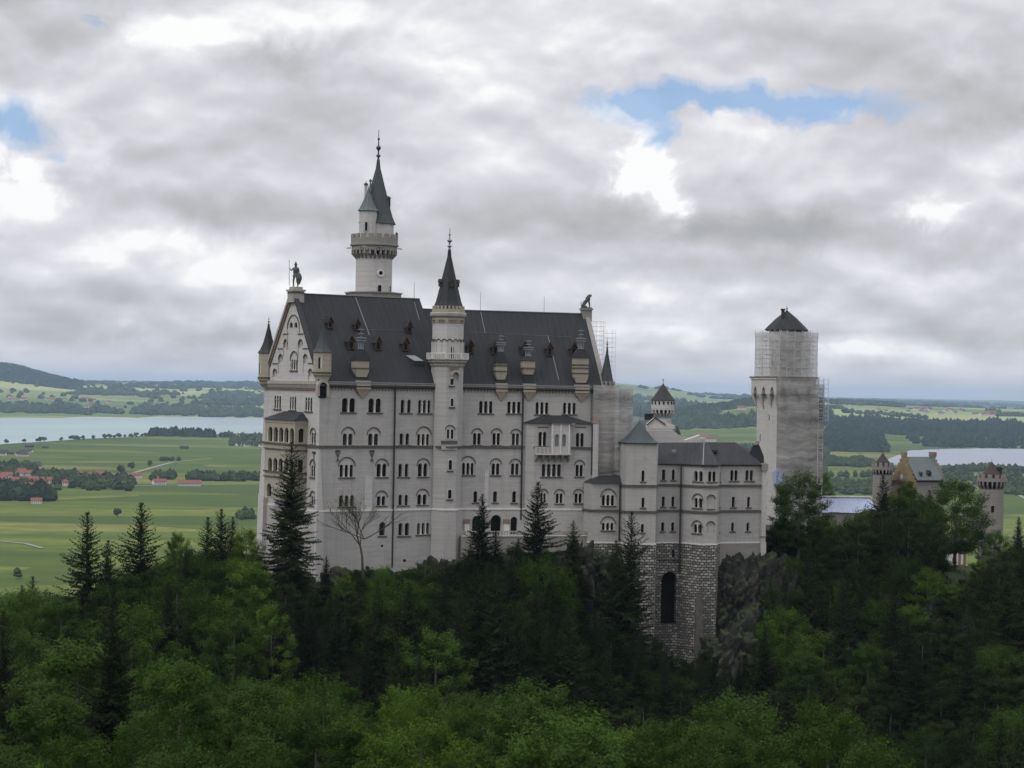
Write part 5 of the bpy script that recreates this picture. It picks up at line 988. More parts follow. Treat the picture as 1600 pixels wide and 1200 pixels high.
def human(k=1.0, armL=((-.2, .0, 1.42), (-.42, -.05, 1.62), (-.5, -.1, 1.75)), armR=((.2, 0, 1.42), (.27, .03, 1.12), (.25, -.08, .9)), step=.12):
    v = [(0, 0, .95), (0, 0, 1.15), (0, -.0, 1.38), (0, 0, 1.5), (0, -.01, 1.6), (0, -.02, 1.72), (-.1, 0, .88), (-.12, -step, .48), (-.13, -step*.6, .06), (-.13, -step*.6-.14, .03), (.1, 0, .88), (.13, step*.3, .48), (.14, step, .06), (.14, step-.14, .03)]
    v += list(armL)+list(armR); e = [(0, 1), (1, 2), (2, 3), (3, 4), (4, 5), (0, 6), (6, 7), (7, 8), (8, 9), (0, 10), (10, 11), (11, 12), (12, 13), (2, 14), (14, 15), (15, 16), (2, 17), (17, 18), (18, 19)]
    r = [.15, .13, .17, .06, .095, .08, .1, .07, .045, .035, .1, .07, .045, .035, .065, .045, .035, .065, .045, .035]
    return [tuple(c*k for c in p) for p in v], e, [x*k for x in r]
ap = MG @ Vector((gA[0], .4, RZ+1.1)); MSt = Matrix.Translation(ap) @ Matrix.Rotation(radians(-20), 4, 'Z'); k_h = 4.4/1.8
stt = thing('knight_statue', 'bronze standing knight statue with spear and shield on the gable peak', 'statue', MSt)
skin('figure', *human(k_h, armL=((-.2, 0, 1.42), (-.36, -.05, 1.22), (-.44, -.12, 1.42))), 'bronze', stt, MSt)
q = MB().mat('bronze').tube((-.46*k_h, -.12*k_h, .3), (-.5*k_h, -.12*k_h, 1.9*k_h), .05, .04, 5).lathe(-.5*k_h, -.12*k_h, [(.02, 1.88*k_h), (.1, 1.92*k_h), (.02, 2.02*k_h)], 5); q.build('spear', stt)
n = 12; q = MB().mat('bronze'); vs = [(.3*k_h+.38*k_h*sin(2*pi*i/n)*(.75 if cos(2*pi*i/n) < 0 else 1)*.72, -.14*k_h, .62*k_h+.46*k_h*cos(2*pi*i/n)) for i in range(n)]
q.add(vs+[(.3*k_h, -.24*k_h, .64*k_h)]+[(x, y+.12, z) for x, y, z in vs], [(i, (i+1) % n, n) for i in range(n)]+[tuple(range(2*n, n, -1))]+[(i, (i+1) % n, n+1+(i+1) % n, n+1+i) for i in range(n)]); q.build('shield', stt)
q = MB().mat('bronze').lathe(0, 0, [(.26*k_h, .78*k_h), (.17*k_h, 1.05*k_h), (.2*k_h, 1.0*k_h), (.22*k_h, 1.32*k_h), (.1*k_h, 1.45*k_h)], 8).lathe(0, -.02*k_h, [(.11*k_h, 1.6*k_h), (.12*k_h, 1.7*k_h), (.08*k_h, 1.8*k_h), (.02*k_h, 1.92*k_h)], 8); q.build('armour', stt)
ap = MR @ Vector((u9-.5, 11.6, RZ2+1.0)); MLn = Matrix.Translation(ap)
ln = thing('lion_statue', 'seated bronze lion statue on the right end of palace ridge', 'statue', MLn)
v = [(-.6, 0, .55), (-.35, 0, 1.0), (0, 0, 1.5), (.3, 0, 1.9), (.5, 0, 2.35), (.8, 0, 2.45), (1.0, 0, 2.3), (-.45, -.3, .35), (.0, -.38, .35), (.2, -.38, .1), (-.45, .3, .35), (0, .38, .35), (.2, .38, .1), (.45, -.25, 1.4), (.6, -.25, .7), (.62, -.25, .1), (.8, -.25, .06), (.45, .25, 1.4), (.6, .25, .7), (.62, .25, .1), (.8, .25, .06), (-.9, 0, .4), (-1.0, 0, .9), (-.85, 0, 1.3)]
e = [(0, 1), (1, 2), (2, 3), (3, 4), (4, 5), (5, 6), (0, 7), (7, 8), (8, 9), (0, 10), (10, 11), (11, 12), (3, 13), (13, 14), (14, 15), (15, 16), (3, 17), (17, 18), (18, 19), (19, 20), (0, 21), (21, 22), (22, 23)]
r = [.42, .42, .45, .5, .42, .3, .15, .3, .2, .12, .3, .2, .12, .2, .15, .12, .1, .2, .15, .12, .1, .1, .06, .08]
skin('body', [tuple(c*1.05 for c in p) for p in v], e, r, 'bronze', ln, MLn); MB().mat('bronze').box(-1.1, 1.1, -.7, .7, 0, .22).build('plinth', ln)
# visitors by the gate
cl = [('jacket_red', (.25, .04, .04)), ('jacket_white', (.6, .58, .55)), ('jacket_blue', (.05, .07, .16)), ('jacket_black', (.02, .02, .022)), ('jacket_green', (.06, .1, .05))]
for n_, c in cl: mat(n_, c, .85)
mat('skin_tone', (.45, .28, .2), .6); mat('hair', (.05, .035, .02), .8); mat('trousers', (.04, .045, .06), .85)
protos = []
for n_, c in cl:
    vv, ee, rr = human(1.0, armL=((-.2, 0, 1.42), (-.27, .02, 1.14), (-.24, -.14, .95)))
    o = skin('person', vv, ee, rr, n_, None, Matrix(), 1); me = o.data
    me.materials.append(MATS['skin_tone']); me.materials.append(MATS['trousers']); me.materials.append(MATS['hair'])
    for p in me.polygons:
        z = p.center.z; p.material_index = 2 if z < .93 else (3 if z > 1.7 else (1 if z > 1.5 else 0))
    protos.append(o)
CROWD = [(1478+i*2.9+random.uniform(-1.2, 1.2), 446+random.uniform(-2.5, 2.5)) for i in range(20)]
# ------------------------------------------------------------------ terrain
def interp2(xs, ys, T, x, y):
    xs = np.asarray(xs, float); ys = np.asarray(ys, float); T = np.asarray(T, float)
    i = np.clip(np.searchsorted(xs, x)-1, 0, len(xs)-2); j = np.clip(np.searchsorted(ys, y)-1, 0, len(ys)-2)
    fx = np.clip((x-xs[i])/(xs[i+1]-xs[i]), 0, 1); fy = np.clip((y-ys[j])/(ys[j+1]-ys[j]), 0, 1)
    fx = fx*fx*(3-2*fx)*.5+fx*.5; fy = fy*fy*(3-2*fy)*.5+fy*.5
    return T[j, i]*(1-fx)*(1-fy)+T[j, i+1]*fx*(1-fy)+T[j+1, i]*(1-fx)*fy+T[j+1, i+1]*fx*fy
def vnoise(x, y, seed=0):
    """smooth value noise, vectorised"""
    xi = np.floor(x).astype(np.int64); yi = np.floor(y).astype(np.int64); fx = x-xi; fy = y-yi; fx = fx*fx*(3-2*fx); fy = fy*fy*(3-2*fy)
    def h(a, b): n = (a*374761393+b*668265263+seed*1442695041) & 0xffffffff; n = ((n ^ (n >> 13))*1274126177) & 0xffffffff; return ((n ^ (n >> 16)) & 0xffff)/65535.0
    return (h(xi, yi)*(1-fx)+h(xi+1, yi)*fx)*(1-fy)+(h(xi, yi+1)*(1-fx)+h(xi+1, yi+1)*fx)*fy
def fbm(x, y, seed=0, o=4): return sum(vnoise(x*2**k, y*2**k, seed+k)/2**k for k in range(o))/sum(1/2**k for k in range(o))
NX = [-260, -160, -100, -75, -55, -44, -34, -22, -12, 0, 12, 25, 38, 50, 65, 85, 120, 180, 280]
NY = [-40, 40, 100, 150, 200, 240, 270, 300, 320, 335, 350, 361, 368, 400, 450, 520, 640, 900]
NZ = [
 [-34]*19, [-48]*19,
 [-60, -56, -52, -50, -50, -50, -50, -50, -50, -50, -50, -50, -50, -50, -50, -50, -50, -50, -50],
 [-66, -58, -52, -48, -46, -45, -44, -44, -44, -44, -44, -45, -46, -48, -50, -52, -52, -50, -50],
 [-70, -60, -52, -50, -48, -47, -47, -47, -47, -47, -48, -50, -53, -55, -56, -57, -54, -50, -50],
 [-74, -62, -53, -52, -52, -54, -56, -57, -57, -57, -60, -64, -73, -72, -70, -66, -56, -50, -50],
 [-80, -66, -54, -51, -52, -56, -62, -68, -70, -70, -72, -74, -75, -74, -70, -64, -54, -50, -50],
 [-88, -72, -55, -51, -48, -49, -52, -57, -60, -60, -64, -68, -70, -68, -64, -58, -52, -50, -50],
 [-96, -80, -58, -53, -46, -42, -42, -45, -47, -48, -54, -62, -63, -60, -57, -54, -50, -48, -50],
 [-104, -88, -66, -57, -46, -38, -35.5, -37, -38, -40, -50, -60, -61, -60, -56, -49, -48, -47, -50],
 [-112, -98, -78, -64, -48, -38, -33, -33, -33, -34, -44, -53, -56, -55, -50, -44, -46, -46, -50],
 [-116, -102, -82, -67, -50, -37, -32, -31.5, -31.5, -31, -38, -49, -54, -53, -46, -42, -45, -46, -50],
 [-120, -108, -88, -72, -52, -34, -31, -30, -30, -29, -29, -29, -29, -28.3, -32, -39, -44, -45, -50],
 [-136, -124, -108, -94, -72, -52, -36, -32, -31, -30, -29, -29, -29, -29, -31, -36, -40, -43, -50],
 [-152, -146, -136, -124, -104, -84, -66, -54, -48, -44, -42, -40, -38, -36, -37, -38, -39, -42, -60],
 [-170, -168, -162, -154, -142, -130, -118, -108, -100, -94, -90, -86, -82, -78, -74, -70, -68, -70, -90],
 [-184, -182, -178, -174, -168, -162, -156, -152, -148, -144, -142, -140, -138, -136, -132, -128, -124, -124, -134],
 [-190]*19]
FP = [-600, 0, 130, 250, 400, 700, 960, 1040, 1110, 1180, 1300, 1450, 1600, 2300]
FD = [900, 5000, 7250, 8000, 9500, 10600, 12000, 13500, 15500, 18000, 21000, 26000, 36000, 45000]
FZ = [[-190]*14, [-190]*14, [-190]*14,
 [-190, -190, -190, -190, -190, -190, -176, -172, -160, -150, -158, -174, -178, -170],
 [-190, -190, -190, -190, -190, -180, -150, -125, -85, -50, -122, -140, -138, -130],
 [-190, -190, -190, -190, -190, -160, -140, -120, -90, -60, -80, -98, -100, -100],
 [-120, -128, -138, -145, -150, -140, -110, -110, -90, -80, -62, -74, -92, -100],
 [-40, -72, -88, -100, -118, -110, -90, -100, -85, -80, -44, -62, -90, -100],
 [160, 118, -22, -48, -66, -60, -20, -60, -70, -80, -70, -84, -105, -110],
 [120, 60, -14, -20, -36, -20, 60, 10, -60, -70, -80, -95, -110, -110],
 [0, -10, -14, -8, -4, 20, 84, 40, -30, -50, -80, -100, -115, -120],
 [-20, -25, -20, -5, 12, 10, 20, 0, -20, -40, -70, -92, -118, -130],
 [-40, -40, -30, -20, 0, 0, 0, -10, -15, -38, -72, -105, -140, -160],
 [-60]*14]
def height(x, y):
    x = np.asarray(x, float); y = np.asarray(y, float)
    hn = interp2(NX, NY, NZ, np.clip(x, -260, 280), np.clip(y, -40, 900))
    hn = hn+(fbm(x/14, y/14, 3)-.5)*5*np.clip((np.abs(y-345)-12)/20, 0, 1)*np.clip((900-y)/500, 0, 1)
    yy = np.maximum(y, 500.0); d = yy; px = 800+F*x/yy
    hf = interp2(FP, FD, FZ, px, np.maximum(d, 900.0))
    rough = np.clip((d-9000)/3000, 0, 1)*np.where(px > 900, np.clip((d-7600)/1500, 0, 1), 1)
    hf = hf+(fbm(x/1400, y/1400, 11, 5)-.5)*60*rough
    return np.where(y < 900, hn, hf)
def axis(lo, hi, a, b, step, g_):
    v = list(np.arange(a, b+.1, step)); s_ = step; x = v[-1]
    while x < hi: s_ *= g_; x += s_; v.append(x)
    s_ = step; x = v[0]; l = []
    while x > lo: s_ *= g_; x -= s_; l.append(x)
    return np.array(l[::-1]+v)
ax = axis(-26000, 26000, -150, 160, 3, 1.045); ay = axis(-1500, 46000, 130, 460, 3, 1.03)
def grid(name, ax, ay, hf, m):
    gx, gy = np.meshgrid(ax, ay); gz = hf(gx, gy); n = len(ax); k = len(ay); vs = np.stack([gx, gy, gz], -1).reshape(-1, 3)
    idx = (np.arange(k-1)[:, None]*n+np.arange(n-1)[None]).reshape(-1); fs = np.stack([idx, idx+1, idx+n+1, idx+n], -1)
    return npmesh(name, vs, fs, m)
def npmesh(name, vs, fs, m, smooth=True, mi=None):
    me = bpy.data.meshes.new(name); nv = len(vs); nf = len(fs); w_ = fs.shape[1]
    me.vertices.add(nv); me.vertices.foreach_set('co', np.ascontiguousarray(vs, dtype=np.float32).reshape(-1)); me.loops.add(nf*w_); me.loops.foreach_set('vertex_index', np.ascontiguousarray(fs, dtype=np.int32).reshape(-1))
    me.polygons.add(nf); me.polygons.foreach_set('loop_start', np.arange(nf, dtype=np.int32)*w_); me.polygons.foreach_set('loop_total', np.full(nf, w_, dtype=np.int32))
    for x in (m if isinstance(m, list) else [m]): me.materials.append(MATS[x])
    if mi is not None: me.polygons.foreach_set('material_index', np.asarray(mi, dtype=np.int32))
    me.polygons.foreach_set('use_smooth', np.full(nf, smooth)); me.update(calc_edges=True); return me
def landf(q, co, b):
    pos = q.n('ShaderNodeNewGeometry').outputs['Position']; x, y, z = q.sep(pos)
    # fields: long strips of different grass, two sets
    w1 = q.vm('ADD', q.vm('MULTIPLY', pos, (1/420, 1/170, 0.0)), q.vm('SCALE', q.noise(q.vm('MULTIPLY', pos, (.0011, .0011, 0.0)), 1, 3, .5, 0, 'Color'), sc=.8))
    v1 = q.n('ShaderNodeTexVoronoi'); q.l(w1, v1.inputs['Vector']); v1.inputs['Scale'].default_value = 1; r1, g1, b1 = q.sep(v1.outputs['Color'])
    v2 = q.n('ShaderNodeTexVoronoi'); q.l(q.vm('ADD', q.vm('MULTIPLY', pos, (1/1100, 1/900, 0.0)), q.vm('SCALE', q.noise(q.vm('MULTIPLY', pos, (.0006, .0006, 0.0)), 1, 3, .5, 0, 'Color'), sc=1.2)), v2.inputs['Vector']); v2.inputs['Scale'].default_value = 1; r2, g2, b2 = q.sep(v2.outputs['Color'])
    col = q.ramp(r1, [(0, (.052, .084, .011)), (.35, (.078, .113, .015)), (.6, (.115, .150, .020)), (.8, (.16, .182, .034)), (1, (.23, .22, .06))])
    stripes = q.noise(q.comb(q.m('MULTIPLY', x, .0015), q.m('MULTIPLY', y, .018), g1), 1.0, 4, .6)
    col = q.mix(q.ramp(stripes, [(.42, 0), (.62, .6)]), col, (.043, .074, .011))
    fine = q.noise(q.vm('MULTIPLY', pos, (.02, .02, 0.0)), 1, 5, .65); col = q.mix(q.ramp(fine, [(.35, .5), (.65, 0)]), col, (.036, .066, .014))
    lush = q.ramp(y, [(0, 0), (1, 1)])
    farf = q.m('DIVIDE', q.m('SUBTRACT', y, 8800.0), 1500.0, clamp=True)
    pale = q.ramp(r2, [(0, (.10, .15, .045)), (.5, (.19, .24, .08)), (.75, (.27, .31, .12)), (1, (.34, .35, .17))])
    col = q.mix(q.m('MULTIPLY', farf, q.ramp(g2, [(.15, .3), (.4, 1)])), col, pale)
    # woodland ground colour beyond the lakes
    wn = q.noise(q.vm('MULTIPLY', pos, (.0007, .00042, 0.0)), 1, 7, .62, .3)
    col = q.mix(q.m('MULTIPLY', farf, q.ramp(wn, [(.60, 0), (.63, 1)])), col, (.022, .036, .022))
    vfar = q.m('DIVIDE', q.m('SUBTRACT', y, 19000.0), 4000.0, clamp=True); col = q.mix(q.m('MULTIPLY', vfar, .75), col, (.03, .045, .03))
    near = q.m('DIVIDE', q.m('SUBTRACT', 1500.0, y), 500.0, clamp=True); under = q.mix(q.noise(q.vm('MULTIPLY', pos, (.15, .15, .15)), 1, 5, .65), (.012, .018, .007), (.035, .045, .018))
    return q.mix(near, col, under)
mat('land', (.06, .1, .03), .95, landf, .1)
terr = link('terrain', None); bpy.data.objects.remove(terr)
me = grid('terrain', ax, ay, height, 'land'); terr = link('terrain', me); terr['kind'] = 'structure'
# lakes
def shore(name, pts, m, z=-188.6, nlab=None):
    vs = []
    for px, py in pts: d = ray(px, py); p = d*(z/d.z); vs.append(p)
    me = bpy.data.meshes.new(name); me.from_pydata(vs, [], [tuple(range(len(vs)))]); me.materials.append(MATS[m]); o = link(name, me); o['kind'] = 'structure'; return o
def dense(pts, amp=.3, n=5, seed=1):
    R_ = random.Random(seed); out = []
    for (a, b), (c, d) in zip(pts, pts[1:]):
        for k in range(n): out.append((a+(c-a)*k/n, b+(d-b)*k/n+(R_.uniform(-amp, amp))))
    return out+[pts[-1]]
def waterf(c1, c2):
    def f(q, co, b):
        pos = q.n('ShaderNodeNewGeometry').outputs['Position']; n = q.noise(q.vm('MULTIPLY', pos, (.0009, .00045, 0.0)), 1, 4, .5)
        return q.mix(q.ramp(n, [(.4, 0), (.65, 1)]), c1, c2)
    return f
mat('water', (.2, .3, .3), .35, waterf((.17, .235, .25), (.24, .35, .335)), .4); mat('water_grey', (.2, .25, .3), .35, waterf((.17, .2, .25), (.21, .24, .29)), .4)
mat('sand', (.5, .48, .4), .9)
near_l = dense([(-260, 706), (-100, 700), (0, 694.5), (60, 690.5), (130, 686), (190, 683.5), (235, 680), (300, 680), (345, 678), (356, 677.4), (420, 677), (520, 680), (600, 678), (690, 672)], .35, 5, 2)
far_l = dense([(690, 655), (620, 650), (520, 648.4), (440, 649), (380, 649), (300, 649.8), (245, 651.6), (215, 654.2), (180, 653), (140, 652), (100, 653), (50, 652.5), (0, 651.6), (-120, 650), (-300, 650)], .25, 5, 3)
shore('lake', near_l+far_l, 'water')
fl2 = [(x, y) for x, y in far_l]; shore('lake_shore', [(x, y+.9) for x, y in fl2]+[(x, y-.8) for x, y in reversed(fl2)], 'sand', -189.4)
near_r = dense([(1385, 722), (1395, 726), (1440, 726.5), (1500, 727.5), (1545, 729), (1600, 731), (1700, 733), (1850, 735)], .4, 5, 5)
far_r = dense([(1850, 702), (1700, 701.4), (1600, 701.6), (1540, 700.4), (1480, 701.4), (1440, 703), (1420, 704), (1412, 708.5), (1400, 712), (1388, 717)], .3, 5, 6)
shore('lake', near_r+far_r, 'water_grey')
# country roads
def road(pts, wd, z=-189.2, m='road'):
    P_ = [(lambda d: d*(z/d.z))(ray(x, y)) for x, y in pts]; vs = []; 
    for i, p in enumerate(P_):
        a = P_[max(0, i-1)]; b = P_[min(len(P_)-1, i+1)]; d = (b-a).normalized(); n = Vector((-d.y, d.x, 0))*wd/2; vs += [p-n, p+n]
    me = bpy.data.meshes.new('road'); me.from_pydata(vs, [], [(2*i, 2*i+2, 2*i+3, 2*i+1) for i in range(len(P_)-1)]); me.materials.append(MATS[m]); o = link('road', me); o['kind'] = 'structure'
mat('road', (.25, .24, .22), .9, lambda q, co, b: q.mix(q.noise(co, .02, 4, .6), (.2, .19, .17), (.32, .3, .27)))
road([(200, 741), (222, 735), (250, 727), (270, 722), (330, 716)], 9); road([(-20, 843), (10, 846), (40, 849), (66, 856)], 5); road([(1578, 765), (1590, 772), (1604, 780)], 7); road([(130, 762), (200, 759), (270, 758), (350, 757)], 8)
# ------------------------------------------------------------------ distant woods: one mesh of many small tree crowns per wood
def blobtmpl(n=6, rings=((0, .55), (.35, 1.0), (.7, .75), (1, .08))):
    vs = []; fs = []
    for z, r in rings:
        for i in range(n): a = 2*pi*i/n+z*2; vs.append((r*cos(a), r*sin(a), z))
    for j in range(len(rings)-1):
        for i in range(n): fs.append((j*n+i, j*n+(i+1) % n, (j+1)*n+(i+1) % n, (j+1)*n+i))
    return np.array(vs), np.array(fs)
BV, BF = blobtmpl(); CV, CF = blobtmpl(6, ((0, .8), (.25, 1.0), (.6, .55), (1, .03)))
def wood(name, label, P_, hgt, m, conif=False, wr=.45, rec=True):
    P_ = np.asarray(P_); n = len(P_); tv, tf = (CV, CF) if conif else (BV, BF); z = height(P_[:, 0], P_[:, 1]); h = hgt*rng.uniform(.6, 1.2, n); w_ = h*wr*rng.uniform(.8, 1.3, n)
    vs = tv[None]*np.stack([w_, w_, h], -1)[:, None, :]+rng.normal(0, .06, (n, len(tv), 3))*h[:, None, None]; vs += np.stack([P_[:, 0], P_[:, 1], z-h*.08], -1)[:, None, :]
    fs = (tf[None]+(np.arange(n)*len(tv))[:, None, None]).reshape(-1, 4); me = npmesh(name, vs.reshape(-1, 3), fs, m, False); o = link(name, me); o['kind'] = 'stuff'
    if label: o['label'] = label
    return o
def ribbon(px0, px1, d0, d1, n, jag=.3):
    px = rng.uniform(px0, px1, n); k = rng.beta(1.0, 1.6, n); e = np.minimum(1, np.minimum(px-px0, px1-px)/(.12*(px1-px0)+1)); d = d0*(1+jag*.06*(vnoise(px/14, px*0, 5)-.5))+(d1-d0)*k*(.35+.65*e); return np.stack([(px-800)/F*d, d], -1)
def D(px, py, z=-190): d = ray(px, py); return z/d.z
def scatter(px0, px1, d0, d1, n, thr, sc=600, seed=0):
    px = rng.uniform(px0, px1, n); d = rng.uniform(d0, d1, n); x = (px-800)/F*d; m = fbm(x/sc, d/(sc*1.7), seed) > thr; return np.stack([x[m], d[m]], -1)
mat('far_mix', (.03, .05, .03), .9, lambda q, co, b: q.mix(q.m('ADD', q.m('MULTIPLY', rpi(q), .6), q.m('MULTIPLY', q.ramp(q.noise(co, .004, 4, .7), [(.35, 0), (.65, 1)]), .4)), (.012, .024, .010), (.062, .088, .026)), .1)
wood('lakeside_grove', 'dense dark grove on the meadow at the near lake shore', ribbon(236, 336, D(280, 682), D(280, 678), 240), 26, 'far_needles', True)
wood('wood', 'dark wood in the fields below the village at far left', ribbon(-40, 84, D(30, 783), D(30, 766), 320), 20, 'far_needles')
wood('village_trees', 'trees growing between the village houses at left', np.concatenate([ribbon(-30, 60, D(20, 740), D(20, 728), 110), scatter(0, 212, D(100, 766), D(100, 738), 190, .5, 60, 31), scatter(60, 210, D(100, 764), D(100, 748), 120, .45, 50, 32), ribbon(60, 130, D(100, 750), D(100, 742), 40)]), 17, 'far_mix')
wood('hedgerow', 'long hedgerow of trees left of the palace', np.concatenate([ribbon(296, 345, D(320, 751), D(320, 746), 60), ribbon(348, 412, D(380, 752), D(380, 745), 70), ribbon(240, 276, D(260, 750), D(260, 744), 24)]), 16, 'far_mix')
wood('copse', 'pale copse on the meadow beside the palace corner', ribbon(374, 400, D(386, 812), D(386, 800), 26), 11, 'far_leaves')
wood('town_trees', 'trees among the town roofs beside the lake', np.concatenate([ribbon(362, 420, D(390, 697), D(390, 680), 120), ribbon(345, 365, D(350, 683), D(350, 679), 20)]), 18, 'far_mix')
wood('far_shore_wood', 'woods along the far shore of the large lake', np.concatenate([ribbon(-60, 142, 10720, 11600, 500), ribbon(208, 420, 10900, 12000, 560), ribbon(142, 190, 10950, 11500, 70), ribbon(300, 470, 12200, 13000, 160)]), 26, 'far_mix', False, .7)
wood('hillside_woods', 'scattered woods on the rolling hills beyond the lake', np.concatenate([scatter(-60, 560, 11400, 17500, 7000, .66, 600, 3), scatter(-60, 560, 11400, 17500, 350, .3, 500, 4)]), 26, 'far_mix', False, .8)
wood('summit_forest', 'forest over the rounded hill at the far left', scatter(-120, 128, 14300, 17500, 4200, .2, 900, 8), 34, 'far_needles', True, .7)
wood('middle_forest', 'dark forested ridges between the palace and the square tower', np.concatenate([scatter(930, 1300, 8100, 10300, 3600, .50, 700, 14), ribbon(1040, 1200, 9300, 9900, 700), ribbon(960, 1200, 8200, 8600, 300), scatter(930, 1300, 10400, 17000, 3600, .58, 900, 15)]), 30, 'far_mix', True, .55)
wood('meadow_wood', 'loose woods on the green plain behind the low wing', np.concatenate([scatter(940, 1300, 5600, 7600, 700, .56, 300, 16), ribbon(1110, 1220, 6500, 6800, 90)]), 18, 'far_mix', False, .5)
wood('lakeside_forest', 'broad dark conifer forest left of and behind the right lake', np.concatenate([ribbon(1283, 1386, D(1330, 706), 8600, 2600), ribbon(1380, 1700, D(1500, 690), 8900, 900), ribbon(1283, 1700, 8700, 9800, 1800), scatter(1420, 1720, 7200, 8000, 380, .5, 300, 20)]), 27, 'far_needles', True, .5)
wood('plain_woods', 'bushy woods and hedges on the plain in front of the right lake', np.concatenate([ribbon(1283, 1366, D(1320, 729), D(1320, 717), 420), ribbon(1478, 1720, D(1540, 738), D(1540, 731), 500), scatter(1283, 1720, D(1400, 775), D(1400, 735), 900, .55, 120, 21), ribbon(1283, 1370, D(1320, 768), D(1320, 755), 90), ribbon(1570, 1720, D(1590, 772), D(1590, 752), 200)]), 15, 'far_mix', False, .5)
wood('ridge_woods', 'tree lines on the bright farmland ridge at the right', np.concatenate([scatter(1283, 1720, 10000, 14500, 3600, .62, 600, 22), ribbon(1300, 1412, 12800, 13400, 420), ribbon(1560, 1720, 10800, 11500, 300)]), 24, 'far_mix', False, .7)
wood('inner_woods', 'woods on the plain and hills behind the palace', np.concatenate([scatter(430, 950, 3800, 8000, 1500, .6, 300, 41), scatter(430, 950, 8200, 16000, 4500, .58, 700, 42)]), 20, 'far_mix', False, .6)
wood('horizon_woods', 'hazy forests along the distant horizon', scatter(-60, 1700, 18500, 30000, 6000, .52, 1500, 23), 34, 'far_needles', False, 1.6)
# single trees on the plain
def farbush(h, wr, m): 
    tv, tf = BV, BF; vs = tv*np.array([h*wr, h*wr, h])+rng.normal(0, .05*h, tv.shape); return npmesh('crown', vs, tf, m, False)
lone = [('round lone tree standing in the meadow above the left spruces', 184, 806, 12, .5), ]
pr = thing('field_tree', 'round lone tree standing in the open meadow at left', 'tree', Matrix()); 
def ftree(root_label, px, py, h, wr, group=None, m='far_mix', z=-190, cat='tree', nm='field_tree'):
    d = ray(px, py); p = d*(z/d.z); M_ = Matrix.Translation(p); o = thing(nm, root_label, cat, M_, group); vs = []; n = 9
    P2 = np.stack([rng.normal(0, wr*h*.35, n), rng.normal(0, wr*h*.35, n), rng.uniform(.15, .5, n)*h], -1); k = BV*np.array([wr*.6, wr*.6, .5])*h
    vv = (k[None]+P2[:, None, :]+rng.normal(0, .035*h, (n, len(BV), 3))).reshape(-1, 3); ff_ = (BF[None]+(np.arange(n)*len(BV))[:, None, None]).reshape(-1, 4)
    me = npmesh('crown', vv, ff_, m, False); link('crown', me, o); MB().mat('bark').tube((0, 0, -1), (0, 0, h*.3), h*.035, h*.03, 5).build('trunk', o)
bpy.data.objects.remove(pr)
ftree('round lone tree standing in the open meadow at left', 184, 808, 13, .38)
for i, px in enumerate([10, 38, 62, 70, 95, 130, 147, 163, 170, 178, 186, 195, 205, 213, 222, 228]): ftree('small tree in the row along the near lake shore', px, 693.5-px*.05, random.uniform(11, 18), .5, 'trees along the near lake shore')
ftree('broad clump of lakeside trees left of the dark grove', 119, 688, 20, .9); 
for px in (252, 256, 262, 268, 279): ftree('small tree beside the country lane in the meadow', px, 721.5, 13, .5, 'trees beside the meadow lane')
for px, py, h in ((207, 733, 17), (234, 729, 15), (188, 741, 20)): ftree('tree standing above the red-roofed farm houses', px, py, h, .45, 'trees above the farm houses')
ftree('wide round tree in the field just left of the forest edge', 28, 905, 11, .55, None, 'far_leaves')
# ------------------------------------------------------------------ houses on the plain
def house_proto(L, W, h, hr, rm, wm='render_white'):
    o = thing('house', '', 'house', Matrix()); q = MB().mat(wm).box(-L/2, L/2, -W/2, W/2, -1, h).add([(-L/2, -W/2, h), (-L/2, W/2, h), (-L/2, 0, h+hr), (L/2, -W/2, h), (L/2, W/2, h), (L/2, 0, h+hr)], [(0, 1, 2), (3, 5, 4)]); 
    q.mat('glass_and_shade')
    for i in range(int(L/3.2)):
        for z in (1, 3.7): 
            if z+1.3 < h: q.box(-L/2+1.2+i*3.2, -L/2+2.4+i*3.2, -W/2-.04, -W/2+.02, z, z+1.3)
    w_ = q.build('wall', o)
    e = .9; q = MB().mat(rm); s_ = hr/(W/2)
    q.add([(-L/2-e, -W/2-e, h-e*s_), (L/2+e, -W/2-e, h-e*s_), (L/2+e, 0, h+hr), (-L/2-e, 0, h+hr), (L/2+e, W/2+e, h-e*s_), (-L/2-e, W/2+e, h-e*s_), (-L/2-e, -W/2-e, h-e*s_+.3), (L/2+e, -W/2-e, h-e*s_+.3), (L/2+e, 0, h+hr+.3), (-L/2-e, 0, h+hr+.3), (L/2+e, W/2+e, h-e*s_+.3), (-L/2-e, W/2+e, h-e*s_+.3)], [(0, 1, 2, 3), (3, 2, 4, 5), (6, 7, 8, 9), (9, 8, 10, 11), (0, 1, 7, 6), (4, 5, 11, 10), (0, 6, 9, 3), (1, 2, 8, 7)]); r_ = q.build('roof', o)
    MB().mat('brick_trim').box(-.5, .4, .8, 1.7, h+hr*.3, h+hr+1.2).build('chimney', r_)
    KIDS[o] = [w_, r_]; KIDS[r_] = list(r_.children); return o
HP = [house_proto(16, 11, 5.6, 3.6, 'red_tile'), house_proto(22, 13, 5.6, 4.2, 'red_tile'), house_proto(14, 10, 4.6, 3.4, 'brown_tile'), house_proto(34, 13, 4.5, 4.0, 'red_tile'), house_proto(18, 10, 3.2, 3.2, 'brown_tile', 'wood_red')]
usedp = set()
